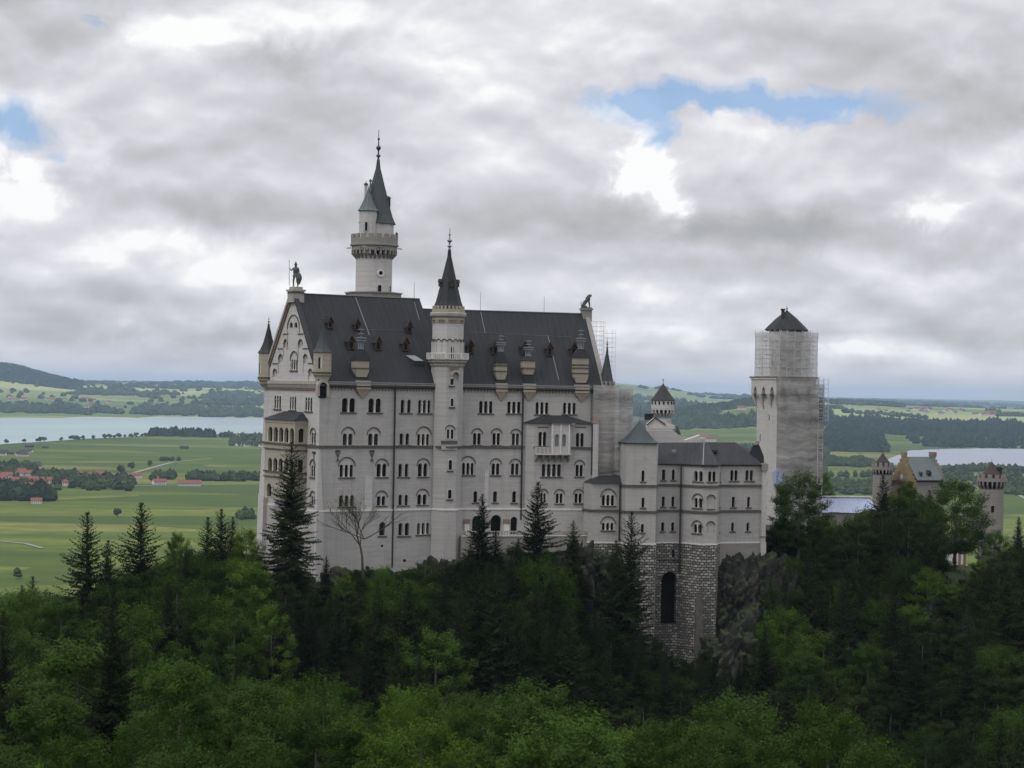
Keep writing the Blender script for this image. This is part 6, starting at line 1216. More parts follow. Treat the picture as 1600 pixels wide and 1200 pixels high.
def house(k, px, py, rz, label, group=None, s_=1.0, z=-190, cat='house'):
    d = ray(px, py); p = d*(z/d.z) if z == -190 else at(px, py, z)
    M_ = Matrix.Translation(p) @ Matrix.Rotation(rz, 4, 'Z') @ Matrix.Scale(s_, 4)
    if k in usedp: o = copy_tree(HP[k], M_)
    else: o = HP[k]; o.matrix_local = M_; WM[o] = M_; usedp.add(k)
    o['label'] = label; o['category'] = cat
    if group: o['group'] = group
    elif 'group' in o: del o['group']
R_ = random.Random(11)
G1 = 'houses of the red-roofed village at left'
for i in range(46):
    px = R_.uniform(0, 112) if i < 32 else R_.uniform(112, 200); py = R_.uniform(739, 766) if i < 32 else R_.uniform(742, 760); house(R_.choice([0, 1, 2, 0, 2]), px, py, R_.uniform(-.5, .9), 'red-roofed white house in the left village cluster', G1, R_.uniform(.95, 1.35))
house(3, 296, 759, .15, 'long white farm building with orange-red roof at the village right end', None, 1.25, cat='farm building'); house(1, 249, 757, .5, 'white house with red roof directly left of the long farm building', None, 1.1)
house(3, 262, 745, -.1, 'long red-roofed house behind the long white farm building', None, 1.0); house(1, 212, 747, .2, 'red-roofed farm house beside the lane end above the trees', None, 1.1); house(0, 240, 750, .9, 'small dark-red-roofed house between two long red-roofed buildings', None, 1.0)
house(3, 386, 745, 0.1, 'orange-roofed building behind the hedgerow next to the palace', None, .9); house(0, 348, 748, .4, 'little red-roofed house half hidden in the hedgerow', None, .8)
house(0, 57, 787, .2, 'lone red-roofed barn in the field below the dark wood', None, 1.0, cat='barn')
for px, py, l in ((46, 699, 'long brown-roofed barn nearest the lake at far left'), (71, 700, 'dark hut in the meadow right of the long barn'), (288, 701, 'lone brown barn in the meadow below the grove')): house(4, px, py, .1, l, None, 1.3 if px != 71 else .9, cat='barn')
for i in range(14): house(R_.choice([2, 4, 2]), R_.uniform(-6, 48), R_.uniform(706, 713), R_.uniform(-.4, .6), 'brown-roofed house in the hamlet on the left meadow', 'houses of the meadow hamlet', 1.1)
for i in range(10): house(2, R_.uniform(8, 62), R_.uniform(727, 737), R_.uniform(-.4, .6), 'grey-brown roofed house among dark trees above the red village', 'houses among the trees above the red village', 1.1)
for i in range(22): house(R_.choice([0, 2, 2]), R_.uniform(362, 414), R_.uniform(684, 699), R_.uniform(-.5, .8), 'house of the lakeside town beside the palace', 'houses of the lakeside town', 1.2)
def dfar(px, py, Yd): return Yd
for i in range(24):
    px = R_.uniform(0, 200); Yd = R_.uniform(11300, 12600); x = (px-800)/F*Yd; M_z = float(height(x, Yd)); o = copy_tree(HP[R_.choice([0, 1])], Matrix.Translation((x, Yd, M_z+2)) @ Matrix.Rotation(R_.uniform(-.5, .8), 4, 'Z') @ Matrix.Scale(1.6, 4)); o['label'] = 'tiny red-roofed house of the village across the lake'; o['group'] = 'houses across the large lake'
for i in range(34):
    px = R_.choice([R_.uniform(1410, 1510), R_.uniform(1520, 1560), R_.uniform(1290, 1600), R_.uniform(1440, 1480)]); Yd = R_.uniform(10800, 12400); x = (px-800)/F*Yd; o = copy_tree(HP[R_.choice([0, 1, 2])], Matrix.Translation((x, Yd, float(height(x, Yd))+2)) @ Matrix.Rotation(R_.uniform(-.5, .8), 4, 'Z') @ Matrix.Scale(1.6, 4)); o['label'] = 'tiny house of the ridge village beyond the right lake'; o['group'] = 'houses on the ridge beyond the right lake'
for i, (px, Yd) in enumerate(((1066, 10600), (1070, 10750), (1076, 10700), (1112, 7350), (1100, 7500), (1160, 9100))): x = (px-800)/F*Yd; o = copy_tree(HP[1], Matrix.Translation((x, Yd, float(height(x, Yd))+2)) @ Matrix.Scale(1.8, 4)); o['label'] = 'white farmhouse in the valley seen between palace and square tower'; o['group'] = 'farmhouses between palace and square tower'
# ------------------------------------------------------------------ rock
def crag(name, c, rad, seed, label=None, sub=5, amp=.28, sc=.16):
    import bmesh
    bm = bmesh.new(); bmesh.ops.create_icosphere(bm, subdivisions=sub, radius=1)
    from mathutils import noise as mn
    L_n = []
    for v in bm.verts:
        p = Vector((v.co.x*rad[0], v.co.y*rad[1], v.co.z*rad[2])); q_ = (p+Vector(c))*sc; n = .5*mn.fractal(q_+Vector((seed, 0, 0)), .8, 2.1, 7)+1.5*mn.fractal(Vector((q_.x*1.6, q_.y*1.6, q_.z*.9))+Vector((0, seed, 0)), .8, 2.0, 4, noise_basis='VORONOI_F2F1')-.45; f = 1
        # flatten towards a blocky outline
        m_ = max(abs(v.co.x), abs(v.co.y), abs(v.co.z)); f *= 1+(1/m_-1)*.45
        L_n.append((v, p, n, m_))
    arr = np.array([n for _, _, n, _ in L_n]); mu, sg_ = arr.mean(), arr.std()+1e-6
    for v, p, n, m_ in L_n:
        f = (1+amp*max(-1, min(1, (n-mu)/sg_/2.2)))*(1+(1/m_-1)*.45); v.co = p*f
    me = bpy.data.meshes.new(name); bm.to_mesh(me); bm.free(); me.materials.append(MATS['rock']); o = link(name, me, None, Matrix.Translation(c)); o['kind'] = 'structure'; return o
crag('cliff', (44.4, 365.5, -42), (6.6, 8, 12.4), 3, None, 6, .15); crag('cliff', (42, 359.5, -54), (8, 5, 10), 9, None, 6, .17); crag('cliff', (50.5, 364, -46), (4.6, 6, 14), 14, None, 6, .17); crag('cliff', (30, 358, -58), (14, 4, 6), 17)
for px, py, Yd, rr in ((1237, 925, 360, (1.5, 1.5, 3.4)),  (652, 1005, 322, (1.0, 1.5, 5.0)), (661, 1035, 315, (1.2, 1.5, 3.5)), (834, 1030, 318, (1.1, 1.3, 3.0)), (905, 890, 350, (2.5, 2, 4.5)), (885, 915, 345, (2, 2, 3.5)), (1150, 1020, 335, (3, 2, 4))):
    p = at(px, py, Yd); crag('rock_face', (p.x, p.y, p.z), rr, px, None, 4, .4, .35)
for (x_, y_, z_r, rr, sd) in ((-12, 350, -37, (5, 4, 5.5), 21), (-27, 341, -38, (8, 4, 5), 22), (5, 352, -36, (9, 4, 6), 23), (-40, 343, -38, (6, 5, 4), 24), (17, 356, -35, (4, 4, 5), 25), (-50, 352, -38, (5, 6, 6), 26)): crag('rock_base', (x_, y_, z_r), rr, sd, None, 5, .25, .2)
for o in list(C.objects):
    if o.name.startswith(('rock_face', 'rock_base', 'cliff')): pass
# ------------------------------------------------------------------ trees
def quads(c, u, v):
    """c centres (n,3), u,v half axes (n,3) -> pointed leaf/twig quads"""
    n = len(c); vs = np.stack([c-u, c-v*.9+u*.1, c+u, c+v*.9+u*.1], 1).reshape(-1, 3); return vs, np.arange(4*n).reshape(n, 4)
def unit(a): return a/np.maximum(1e-6, np.linalg.norm(a, axis=-1, keepdims=True))
def spruce_mesh(H=25, R=3.6, seed=0, dens=1.0, ragged=.36, bare=.05, m='needles'):
    r = np.random.default_rng(seed); C_, U_, V_ = [], [], []; nw = int(H*2.1); mb = MB().mat('bark'); mb.tube((0, 0, -1.5), (0, 0, H*.55), H*.012+.03, H*.006, 7).tube((0, 0, H*.55), (0, 0, H*.99), H*.006, .02, 6)
    nbr = int(nw*7*dens)
    for k in range(nbr):
        f = ((k+r.random())/nbr)**.92; f = min(.985, f); tier = .5*sin(f*H*2.2+seed); z = H*(bare+(1-bare)*f)+tier*.25*(1-f); L0 = R*(1-f)**.74*(1+.12*tier)*(1 if f > .12 else .75+f*2); a = k*2.39996+r.uniform(-.5, .5)
        lob = 1+.18*sin(a*2+seed*1.7+f*5)
        L = max(.22, L0*lob*r.uniform(1-ragged*1.9, 1+ragged*.6)); ns = max(3, int(L*7)); s = np.linspace(.1, 1, ns); dr = .10+.34*(1-f)*r.uniform(.7, 1.2); rise = .55*f-.02
        x = s*L; zz = z+x*rise-dr*L*(s**1.4)+.30*L*np.maximum(0, s-.65); dirv = np.array([cos(a), sin(a), 0]); side = np.array([-sin(a), cos(a), 0])
        ctr = dirv[None]*x[:, None]; ctr[:, 2] = zz
        tk = .4+.6*min(1, (1-f)*2.2); wdt = tk*(.10+.085*L*np.sin(np.clip(s*1.15, 0, 1)*pi)**.7)*r.uniform(.7, 1.3, ns)
        for sg in (-1, 1):
            c = ctr+side*(wdt*.8*sg)[:, None]+r.normal(0, .05, (ns, 3)); c[:, 2] -= .05+wdt*.35
            u = unit(dirv[None]*.7+side[None]*sg+np.array([0, 0, -.5])+r.normal(0, .25, (ns, 3)))*(wdt*.9+.08*tk)[:, None]; v = unit(np.cross(u, np.array([0, 0, 1.0])+r.normal(0, .4, (ns, 3))))*(.07+.06*r.random(ns))[:, None]
            C_.append(c); U_.append(u); V_.append(v)
        c = ctr+r.normal(0, .04, (ns, 3)); c[:, 2] -= .13; u = unit(np.array([0, 0, -1.0])+dirv*.5+r.normal(0, .4, (ns, 3)))*(tk*(.14+.2*(1-f)*r.random(ns)))[:, None]; C_.append(c); U_.append(u); V_.append(unit(side[None]+r.normal(0, .3, (ns, 3)))*.09)
    vs, fs = quads(np.concatenate(C_), np.concatenate(U_), np.concatenate(V_)); return npmesh('crown', vs, fs, m, False), mb
def limbs(r, H, R, base, nl=7):
    pts = []
    for i in range(nl):
        a = 2*pi*i/nl+r.uniform(-.4, .4); z0 = H*r.uniform(base*.8, base+.28); e = np.array([R*.75*cos(a)*r.uniform(.6, 1), R*.75*sin(a)*r.uniform(.6, 1), H*r.uniform(.55, .85)]); s0 = np.array([0, 0, z0]); mid = s0*.45+e*.55+np.array([0, 0, -.05*H]); pts.append((s0, mid, e))
    return pts
def broad_mesh(H=17, R=5.2, seed=0, m='leaves', nclump=60, per=210, base=.22, size=.2, layered=.6, cone=0.0):
    r = np.random.default_rng(seed); mb = MB().mat('bark_grey'); mb.tube((0, 0, -1.5), (0, 0, H*.5), H*.018+.06, H*.012, 8).tube((0, 0, H*.5), (.2, .1, H*.85), H*.012, .05, 6)
    for s0, mid, e in limbs(r, H, R, base): mb.path([tuple(s0), tuple(mid), tuple(e)], H*.008, .03, 5)
    C_, N_ = [], []
    for k in range(nclump):
        z = 1-2*((k+.5)/nclump)**.8 if True else 0; z = max(-.85, z+r.uniform(-.12, .12)); z = min(.97, z); a = k*2.39996+r.uniform(-.3, .3); rr = sqrt(max(0, 1-z*z)); rad = r.uniform(.55, 1.08)
        if cone: rr = rr*(1-cone*.55*(z+1)*.5)*1.12
        hz = (base+(1-base)*(z*.5+.5)); c = np.array([R*rr*cos(a)*rad, R*rr*sin(a)*rad, H*hz*.96])
        o = unit(np.array([cos(a)*(rr+.15), sin(a)*(rr+.15), .35+.5*z])); sd = unit(np.cross(o, np.array([0, 0, 1.0]))); tp = np.cross(sd, o)
        cr = R*r.uniform(.17, .30); n = int(per*r.uniform(.7, 1.3)); d = unit(r.normal(0, 1, (n, 3))); q_ = r.random(n)**.4*(1+.35*r.normal(0, .5, n))
        p = (o[None]*(d@np.array([1.0, 0, 0]))[:, None]*1.15+sd[None]*(d@np.array([0, 1.0, 0]))[:, None]+tp[None]*(d@np.array([0, 0, 1.0]))[:, None]*.62)*(q_*cr)[:, None]
        C_.append(c+p); nn = unit(np.array([0, 0, .9])+d*.6+o*.2+r.normal(0, .55, (n, 3))); N_.append(nn)
    Cc_ = np.concatenate(C_); nn = np.concatenate(N_); n = len(Cc_); u = unit(np.cross(nn, r.normal(0, 1, (n, 3)))); v = np.cross(nn, u); sz = size*r.uniform(.6, 1.3, n)[:, None]
    vs, fs = quads(Cc_, u*sz, v*sz*.6); return npmesh('crown', vs, fs, m, False), mb
TREES = {}
def tproto(key, crown, mb, H):
    o = bpy.data.objects.new('tree', None); c = bpy.data.objects.new('crown', crown); t_ = mb.build('trunk', None); me_t = t_.data; bpy.data.objects.remove(t_); bpy.data.objects.remove(o); bpy.data.objects.remove(c); TREES[key] = (crown, me_t, H)
for i in range(3): tproto(('spruce', i), *spruce_mesh(25, (6.8, 7.2, 6.5)[i], i, .95), 25)
tproto(('bigspruce', 0), *spruce_mesh(27, 7.6, 21, 1.0, .33, .03), 27)
tproto(('spruce_blue', 0), *spruce_mesh(15, 3.8, 9, .9, .2, .04, 'needles_bluish'), 15)
for i in range(3): tproto(('beech', i), *broad_mesh(17, (5.2, 4.6, 5.8)[i], 30+i, 'leaves', 150, 250, .14, .15), 17)
for i in range(2): tproto(('bright', i), *broad_mesh(15, (4.6, 4.0)[i], 40+i, 'leaves_bright', 130, 230, .08, .14, .7, .35), 15)
for i in range(2): tproto(('dark', i), *broad_mesh(15, (4.6, 5.2)[i], 50+i, 'leaves_dark', 130, 220, .06, .16, .5), 15)
tproto(('bush', 0), *broad_mesh(5, 3.2, 60, 'leaves', 34, 230, .0, .12, .5), 5); tproto(('bush', 1), *broad_mesh(5, 3.0, 61, 'leaves_dark', 34, 230, .0, .12, .5), 5); tproto(('bush', 2), *broad_mesh(5, 3.0, 62, 'leaves_bright', 32, 220, .0, .12, .6), 5)
NAMES = {'spruce': ('spruce_tree', 'tree'), 'bigspruce': ('spruce_tree', 'tree'), 'spruce_blue': ('spruce_tree', 'tree'), 'beech': ('beech_tree', 'tree'), 'bright': ('beech_tree', 'tree'), 'dark': ('broadleaf_tree', 'tree'), 'bush': ('bush', 'bush')}
RT = random.Random(5); NTREE = 0
def tree(key, x, y, z, H, label, group=None, wr=1.0, rz=None):
    global NTREE
    cm, tm, H0 = TREES[key]; s_ = H/H0; nm, cat = NAMES[key[0]]
    M_ = Matrix.Translation((x, y, z)) @ Matrix.Rotation(RT.uniform(0, 2*pi) if rz is None else rz, 4, 'Z') @ Matrix.Diagonal((s_*wr, s_*wr, s_, 1))
    o = thing(nm, label, cat, M_, group); link('trunk', tm, o); link('crown', cm, o); NTREE += 1; return o
def ground(x, y): return float(height(np.array([x]), np.array([y]))[0])
placed = []
def tpx(key, px, ytop, Y, label, H=None, group=None, wr=1.0, rz=None, maxH=40):
    """tree whose top shows at (px, ytop) standing on the ground at depth Y"""
    p = at(px, ytop, Y); g0 = ground(p.x, Y)
    h = p.z-g0 if H is None else H
    placed.append((p.x, Y, h*.18)); return tree(key, p.x, Y, p.z-h, h, label, group, wr, rz)
tpx(('bigspruce', 0), 456, 688, 326, 'big ragged spruce in front of the palace west gable, tallest of the foreground spruces', 29, wr=1.0, rz=1.0)
tpx(('spruce', 0), 137, 797, 300, 'spruce with notched crown at the left, left of the two spruces against the meadow', wr=1.00)
tpx(('spruce', 1), 221, 783, 306, 'full symmetrical spruce at the left, right of the two against the meadow', wr=1.05)
tpx(('spruce', 2), 169, 842, 302, 'slim spruce between the two tall spruces at left', wr=1.04); tpx(('spruce', 2), 325, 806, 322, 'left one of the three slender spruces beside the palace corner', wr=0.99); tpx(('spruce', 0), 346, 793, 325, 'tallest middle one of three slender spruces beside the palace corner', wr=0.99)
tpx(('spruce', 2), 364, 806, 327, 'right one of the three slender spruces beside the palace corner', wr=0.94); tpx(('spruce', 1), 293, 858, 312, 'short dark spruce left of three slender spruces', wr=1.04); tpx(('bright', 1), 278, 832, 318, 'pale young beech between the meadow spruces and the palace', 12, wr=.8); tpx(('bright', 0), 385, 826, 324, 'bright green beech at the left foot of the palace', 11, wr=.9)
tpx(('spruce', 2), 510, 868, 330, 'small thin spruce against the palace foot right of the big spruce', 9, wr=1.00)
tpx(('spruce', 0), 754, 770, 336, 'pointed spruce in front of the palace terrace, left of centre pair', wr=0.96); tpx(('spruce', 1), 841, 751, 334, 'tall spruce before the palace oriel, right of the centre pair', wr=1.05); tpx(('spruce', 2), 775, 825, 338, 'low spruce between the two centre spruces', 14, wr=1.00); tpx(('spruce', 1), 810, 840, 330, 'dark spruce behind the centre pair at the terrace foot', 18, wr=1.00); tpx(('spruce', 2), 896, 812, 344, 'thin spruce at the right end of the terrace', 14, wr=1.05)
tpx(('spruce', 2), 987, 797, 338, 'spruce in front of the square roofed block, right of a twin', wr=0.86); tpx(('spruce', 0), 963, 842, 338, 'shorter spruce left of its twin before the square roofed block', wr=0.86)
tpx(('spruce', 1), 735, 850, 334, 'dark spruce low left of the centre pair', 16); tpx(('spruce', 0), 868, 870, 330, 'dark spruce low right of the centre pair', 18)
tpx(('beech', 0), 1250, 736, 366, 'round-topped green beech at the foot of the square tower', 17, wr=1.0); tpx(('dark', 0), 1222, 812, 367, 'low dark tree left of the round-topped beech', 9, wr=1.0); tpx(('beech', 1), 1283, 806, 372, 'low green tree right of the round-topped beech', 12, wr=.9); tpx(('bright', 0), 1288, 738, 440, 'yellow-green tree top peeping from behind the square tower', 12, wr=.6)
tpx(('bright', 1), 1300, 812, 378, 'pale green tree in front of the tarpaulined outbuilding', 14, wr=.8); tpx(('spruce', 1), 1380, 741, 392, 'great dark spruce in front of the gatehouse', 30, wr=1.0); tpx(('beech', 1), 1418, 752, 410, 'light green beech under the yellow stepped gable', 22, wr=.6); tpx(('spruce', 0), 1452, 764, 412, 'dark spruce between the gatehouse beech and the spreading tree', 24, wr=1.04)
tpx(('beech', 2), 1494, 749, 414, 'large spreading beech between the gatehouse and lone gate tower', 19, wr=1.05, rz=2); tpx(('beech', 0), 1345, 798, 386, 'middle-green beech left of the great dark spruce', 18, wr=.8); tpx(('spruce', 2), 1592, 806, 400, 'spruce at the right picture edge below the plain', wr=0.94); tpx(('bright', 0), 1556, 828, 410, 'light beech in front of the lone gate tower', 12, wr=.9); tpx(('bright', 1), 1585, 850, 404, 'yellow-green beech at the right edge below the gate tower', 13, wr=.9)
tpx(('beech', 1), 1400, 768, 404, 'rounded beech just right of the great dark spruce', 20, wr=.8); tpx(('beech', 2), 1440, 772, 404, 'rounded beech covering the right end of the gatehouse', 20, wr=.75); tpx(('dark', 1), 1362, 796, 392, 'dull green tree covering the foot of the left gate tower', 18, wr=.8)
tpx(('spruce_blue', 0), 1455, 925, 340, 'bluish young spruce on the right slope, the upper of two', 13); tpx(('spruce_blue', 0), 1512, 945, 330, 'bluish young spruce on the right slope, the lower of two', 13)
tpx(('bright', 0), 600, 885, 326, 'bright green beech under the palace wall by the bare tree', 10, wr=.9); tpx(('bright', 1), 540, 900, 322, 'bright leafy beech left below the bare tree', 10, wr=.9); tpx(('bright', 1), 425, 945, 290, 'tall bright beech below the big spruce', 18, wr=.75)
tpx(('bright', 1), 735, 955, 318, 'slim bright sapling on the crag right of the pale rock stripe', 9, wr=.6); tpx(('bright', 0), 1320, 905, 350, 'light green drooping beech on the slope right of the cliff', 13, wr=.6); tpx(('bright', 0), 1240, 870, 362, 'green beech above the pale rock scar', 11, wr=.9)
# bare, barely leafing tree against the palace wall
def bare_tree():
    p = at(568, 893, 331); g0 = p.z; ytop = at(568, 752, 331).z; H = ytop-g0; r = random.Random(3); mb = MB().mat('bark'); tips = []
    def grow(a, d, L, rad, lev):
        n = 4; p_ = Vector(a)
        for i in range(n):
            d = (d+Vector((r.uniform(-.18, .18), r.uniform(-.18, .18), r.uniform(-.06, .12)))).normalized(); q_ = p_+d*L/n; mb.tube(p_, q_, rad*(1-.45*i/n), rad*(1-.45*(i+1)/n), 5 if lev < 2 else 3); p_ = q_
            if lev < 4 and i >= (2 if lev == 0 else 1):
                for k in range(2 if lev < 3 else (1 if lev == 3 else 0)):
                    az_ = r.uniform(0, 2*pi); sp = r.uniform(.5, 1.0); dd = (d+Vector((cos(az_), sin(az_), .25))*sp).normalized(); grow(p_, dd, L*r.uniform(.5, .7), rad*.45, lev+1)
            if lev >= 3: tips.append(p_.copy())
    grow((0, 0, -1), Vector((0, 0, 1)), H*.47, .26, 0)
    q0 = Vector((0, 0, H*.36)); 
    for dx, dz in ((-1, .35), (.9, .45), (-.6, .9)): grow(q0, Vector((dx, .1, dz)).normalized(), H*.34, .11, 2)
    o = thing('bare_tree', 'sparse tree with dark branches and few new leaves against the palace wall', 'tree', Matrix.Translation(p)); mb.build('trunk', o)
    T_ = np.array([tuple(t_) for t_ in tips]); T_ = T_[T_[:, 2] < H*1.03]; T_ = T_[::3]+rng.normal(0, .2, (len(T_[::3]), 3)); n = len(T_); u = unit(rng.normal(0, 1, (n, 3)))*.09; v = unit(np.cross(u, rng.normal(0, 1, (n, 3))))*.07; vs, fs = quads(T_, u, v); link('crown', npmesh('crown', vs, fs, 'leaves_bright', False), o)
bare_tree()
# forest on the slopes; skyline = highest picture row a scattered tree may reach at each column
SK = [(-400, 940), (0, 925), (40, 880), (70, 862), (110, 868), (160, 885), (250, 868), (300, 850), (360, 846), (395, 858), (415, 890), (440, 900), (500, 922), (540, 912), (600, 892), (645, 884), (690, 893), (720, 893), (745, 868), (800, 852), (860, 858), (912, 872), (925, 940), (980, 958), (1020, 985), (1060, 1010), (1130, 1012), (1150, 1015), (1195, 990), (1212, 890), (1235, 845), (1300, 822), (1345, 796), (1380, 785), (1440, 790), (1466, 830), (1476, 893), (1535, 900), (1545, 858), (1600, 850), (2000, 850)]
def skyl(px): return float(np.interp(px, [a for a, b in SK], [b for a, b in SK]))
SF = [(400, 950), (440, 985), (500, 1030), (560, 1060), (640, 1058), (700, 1050), (760, 1030), (850, 1048), (920, 1085), (990, 1125), (1060, 1100), (1150, 1060), (1210, 1050), (1290, 960), (1350, 900)]
def skyf(px, Y): return float(np.interp(px, [a for a, b in SF], [b for a, b in SF])) if Y < 285 and 400 < px < 1350 else 0
def region(px, py, Y):
    # bright beech belts and dark spruce middle, as in the photograph
    if px < 430: return 'left'
    if px > 1180: return 'right'
    if Y < 285: return 'front'
    return 'crag'
GL = {'left': 'beeches of the wooded slope at left', 'front': 'beeches along the bottom centre', 'crag': 'dark trees on the castle crag', 'right': 'trees of the dark wooded slope at right'}
cnt = 0; tries = 0; cell = []
HMAX = {'beech': 18, 'bright': 15, 'dark': 14, 'spruce': 24, 'bush': 5}
def ok(x, y, rad): return all((x-a)**2+(y-b)**2 > (rad+c)**2 for a, b, c in cell)
def castle_foot(x, y):
    for M_, a, b, c, d in ((ML, -3, 27, -2.5, 30), (MR, -4, 34, -5, 30), (MQ, -3, 12, -3, 12)):
        q_ = M_.inverted() @ Vector((x, y, 0)); 
        if a < q_.x < b and c < q_.y < d: return True
    if 16 < x < 50 and 352 < y < 385: return True
    return False
bands_ = [(140, 175, 50, 3.7), (175, 225, 84, 3.7), (225, 265, 70, 3.7), (265, 305, 110, 3.3), (305, 335, 230, 2.2), (335, 366, 190, 2.0), (366, 405, 120, 2.3), (405, 450, 50, 2.5)]
POS = []
for y0, y1, n, rad in bands_:
    t_ = 0; k = 0
    while k < n and t_ < n*60:
        t_ += 1; Y_ = RT.uniform(y0, y1); half = (930/F)*Y_+4; x = RT.uniform(-half, half); px = 800+F*x/Y_
        if castle_foot(x, Y_) or not ok(x, Y_, rad): continue
        if (Y_ > 340 and 415 < px < 905) or (Y_ > 353 and 905 <= px < 1215): continue
        g0 = ground(x, Y_); pg = proj((x, Y_, g0)); sky_ = max(skyl(px), skyf(px, Y_))+RT.uniform(0, 22)
        zmax = at(px, sky_, Y_).z-g0
        if zmax < 3: continue
        rg = region(px, pg[1]-60, Y_); u = RT.random()
        if rg == 'left': kd = 'beech' if u < .72 else ('bright' if u < .84 else ('spruce' if u < .92 else 'dark'))
        elif rg == 'front': kd = 'beech' if u < .5 else ('bright' if u < .85 else 'dark')
        elif rg == 'crag': kd = 'spruce' if u < .6 else ('dark' if u < .96 else 'beech')
        else: kd = 'dark' if u < .62 else ('spruce' if u < .82 else ('beech' if u < .99 else 'bright'))
        if zmax < 8: kd = 'bush' if RT.random() < .75 else kd
        H_ = min(HMAX[kd]*RT.uniform(.75, 1.12), zmax)
        if kd == 'bush': H_ = min(zmax, RT.uniform(3, 6))
        if H_ < 2.4: continue
        if kd == 'spruce' and H_ < 9: kd = 'bush'
        cell.append((x, Y_, rad*.62)); k += 1; key = (kd, RT.randrange({'spruce': 3, 'beech': 3, 'bright': 2, 'dark': 2, 'bush': 3}[kd])); POS.append((key, x, Y_, g0, H_, rg))
# bushes clothing the steep crag
t_ = 0; k = 0
while k < 240 and t_ < 20000:
    t_ += 1; Y_ = RT.uniform(300, 366); x = RT.uniform(-60, 100); px = 800+F*x/Y_
    if castle_foot(x, Y_) or not ok(x, Y_, 1.4) or (Y_ > 352 and 720 <= px < 1130) or 1133 < px < 1205 and Y_ > 345: continue
    g0 = ground(x, Y_); top_ = at(px, skyl(px)-14+(0 if px < 900 or px > 1205 else -60), Y_).z-g0
    if top_ < 1.2: continue
    kd = RT.random(); H_ = min(RT.uniform(2.5, 6.0), top_); cell.append((x, Y_, .9)); k += 1
    POS.append((('bush', 1) if kd < .72 else (('bush', 0) if kd < .92 else ('bush', 2)), x, Y_, g0, H_, 'crag' if px < 1180 else 'right'))
# leave out trees the photograph shows nothing of (wholly behind nearer crowns)
def cull(P0):
    A_ = np.array([[x, y, g0+H*(.58 if k[0] != 'spruce' else .5), H] for k, x, y, g0, H, _ in P0]); kr = np.array([{'spruce': .17, 'bush': .5}.get(k[0], .31) for k, *_ in P0]); hr = np.array([.42 if k[0] != 'spruce' else .5 for k, *_ in P0])
    R3 = np.stack([A_[:, 3]*kr, A_[:, 3]*kr, A_[:, 3]*hr], -1); Cn = A_[:, :3]; dist = np.linalg.norm(Cn, axis=1); keep_ = []
    smp = np.array([[a, 0, b] for a, b in ((0, .95), (.5, .8), (-.5, .8), (.85, .45), (-.85, .45), (0, .5), (.95, 0), (-.95, 0), (.45, .15), (-.45, .15))])
    for i in range(len(P0)):
        vis = 0; nr = np.where(dist < dist[i]-1.0)[0]
        for s_ in smp:
            p = Cn[i]+s_*R3[i]; o = -p[None]/R3[nr]*0; d = p[None]/R3[nr]; oc = -Cn[nr]/R3[nr]; b = (oc*d).sum(1); a = (d*d).sum(1); c = (oc*oc).sum(1)-.72; disc = b*b-a*c
            if not np.any((disc > 0) & (-b > 0)): 
                px, py = proj(p)
                if -110 < px < 1710 and py < 1225: vis += 1
        keep_.append(vis >= 1)
    return [p for p, k in zip(P0, keep_) if k]
POS = cull(POS)
LB = {'beech': 'leafy green beech', 'bright': 'bright yellow-green beech', 'dark': 'dull dark-green broadleaf tree', 'spruce': 'dark spruce', 'bush': 'low leafy bush'}
WH = {'left': 'in the dense wood filling the lower left', 'front': 'in the tree belt along the bottom centre', 'crag': 'on the shaded crag below the castle', 'right': 'on the shaded wooded slope at right'}
for key, x, Y_, g0, H_, rg in POS:
    wr = RT.uniform(.85, 1.15) if key[0] != 'spruce' else RT.uniform(.7, .9)
    tree(key, x, Y_, g0-.4, H_, f'{LB[key[0]]} {WH[rg]}', f'{LB[key[0]]} group {WH[rg]}'.replace(' group', ''), wr)
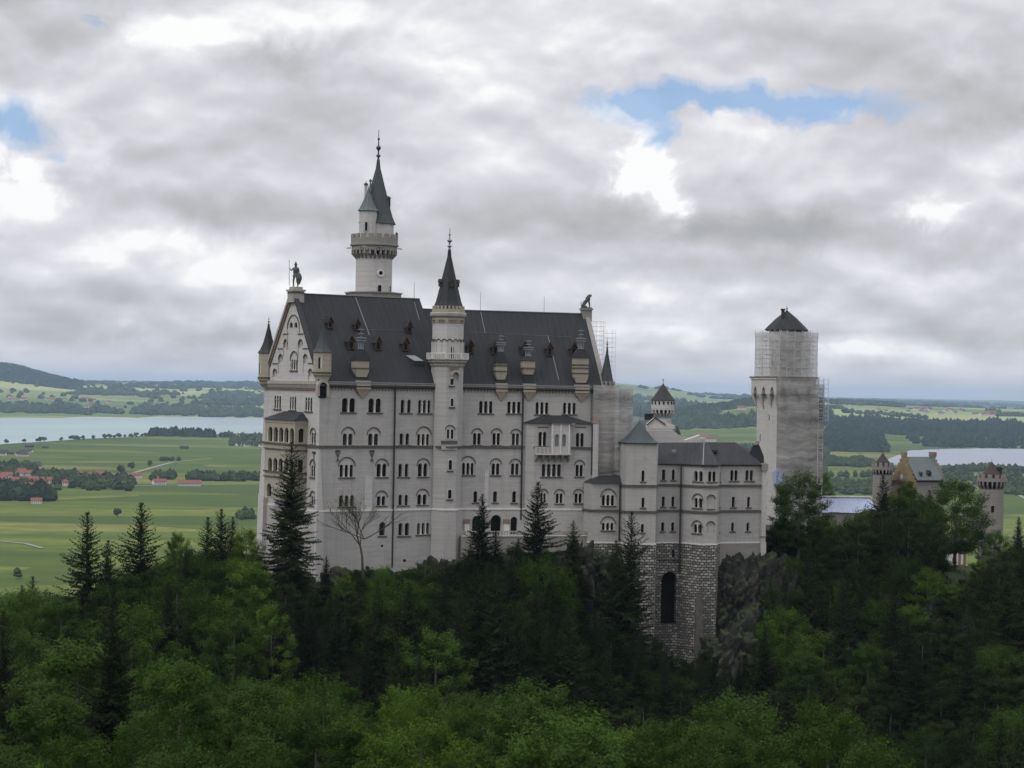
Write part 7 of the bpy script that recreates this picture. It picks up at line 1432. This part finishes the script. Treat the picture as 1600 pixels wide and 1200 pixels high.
# undergrowth: low leafy cover on the near slopes
def undergrowth():
    n = 6200; Y_ = rng.uniform(140, 410, n); x = rng.uniform(-.36, .36, n)*Y_; keep_ = np.array([not castle_foot(a, b) for a, b in zip(x, Y_)]); px = 800+F*x/Y_; keep_ &= ~((Y_ > 346) & (px > 415) & (px < 1215)); x = x[keep_]; Y_ = Y_[keep_]; n = len(x); z = height(x, Y_)
    per = 26; r = rng; c = np.stack([x, Y_, z], -1)[:, None, :]+r.normal(0, 1, (n, per, 3))*np.array([.9, .9, .45]); c[..., 2] += .5; c = c.reshape(-1, 3); m_ = len(c); nn = unit(r.normal(0, .5, (m_, 3))+np.array([0, 0, 1.0])); u = unit(np.cross(nn, r.normal(0, 1, (m_, 3)))); v = np.cross(nn, u); s_ = r.uniform(.14, .3, m_)[:, None]
    vs, fs = quads(c, u*s_, v*s_*.6); o = link('undergrowth', npmesh('undergrowth', vs, fs, 'leaves_dark', False)); o['kind'] = 'stuff'; o['label'] = 'low leafy undergrowth covering the slopes under the trees'
undergrowth()
print('TREES', NTREE, len(POS))
# visitors
first = [True]*5
for i, (px, Yd) in enumerate(CROWD):
    k = i % 5; p = at(px, 893, Yd); src = protos[k]; cz = p.z
    M_ = Matrix.Translation((p.x, Yd, cz)) @ Matrix.Rotation(RT.uniform(0, 6.28), 4, 'Z') @ Matrix.Scale(RT.uniform(.93, 1.05), 4)
    o = src if first[k] else src.copy()
    if not first[k]: C.objects.link(o)
    first[k] = False; o.matrix_local = M_; nm = ('red', 'white', 'dark blue', 'black', 'green')[k]
    o['label'] = f'standing visitor in {nm} jacket in the crowd below the small white building'; o['category'] = 'person'; o['group'] = f'visitors in {nm} jackets'
p = at(1505, 895, 446); q = MB().mat('old_stone').box(-7, 7, -4, 4, -8, 0).box(-7, 7, -4.2, -3.9, 0, .9); o = q.build('viewing_terrace', None, Matrix.Translation((p.x, 447, at(1505, 893, 446).z))); tag(o, 'low stone terrace wall with visitors behind it at right', 'terrace wall')
# ------------------------------------------------------------------ air
def haze():
    q = MB(); MATS['haze'] = m = bpy.data.materials.new('haze'); m.use_nodes = True; nt = m.node_tree; nt.nodes.clear(); t2 = NT(nt); pv = t2.n('ShaderNodeVolumePrincipled'); pv.inputs['Color'].default_value = (.56, .76, 1.0, 1); pv.inputs['Density'].default_value = 2.8e-5; pv.inputs['Anisotropy'].default_value = 0.0
    t2.l(pv.outputs[0], t2.n('ShaderNodeOutputMaterial').inputs['Volume']); q.mat('haze').box(-30000, 30000, -2000, 48000, -260, 175); o = q.build('haze'); o['kind'] = 'stuff'; o['label'] = 'thin bluish air haze over the plain'
haze()
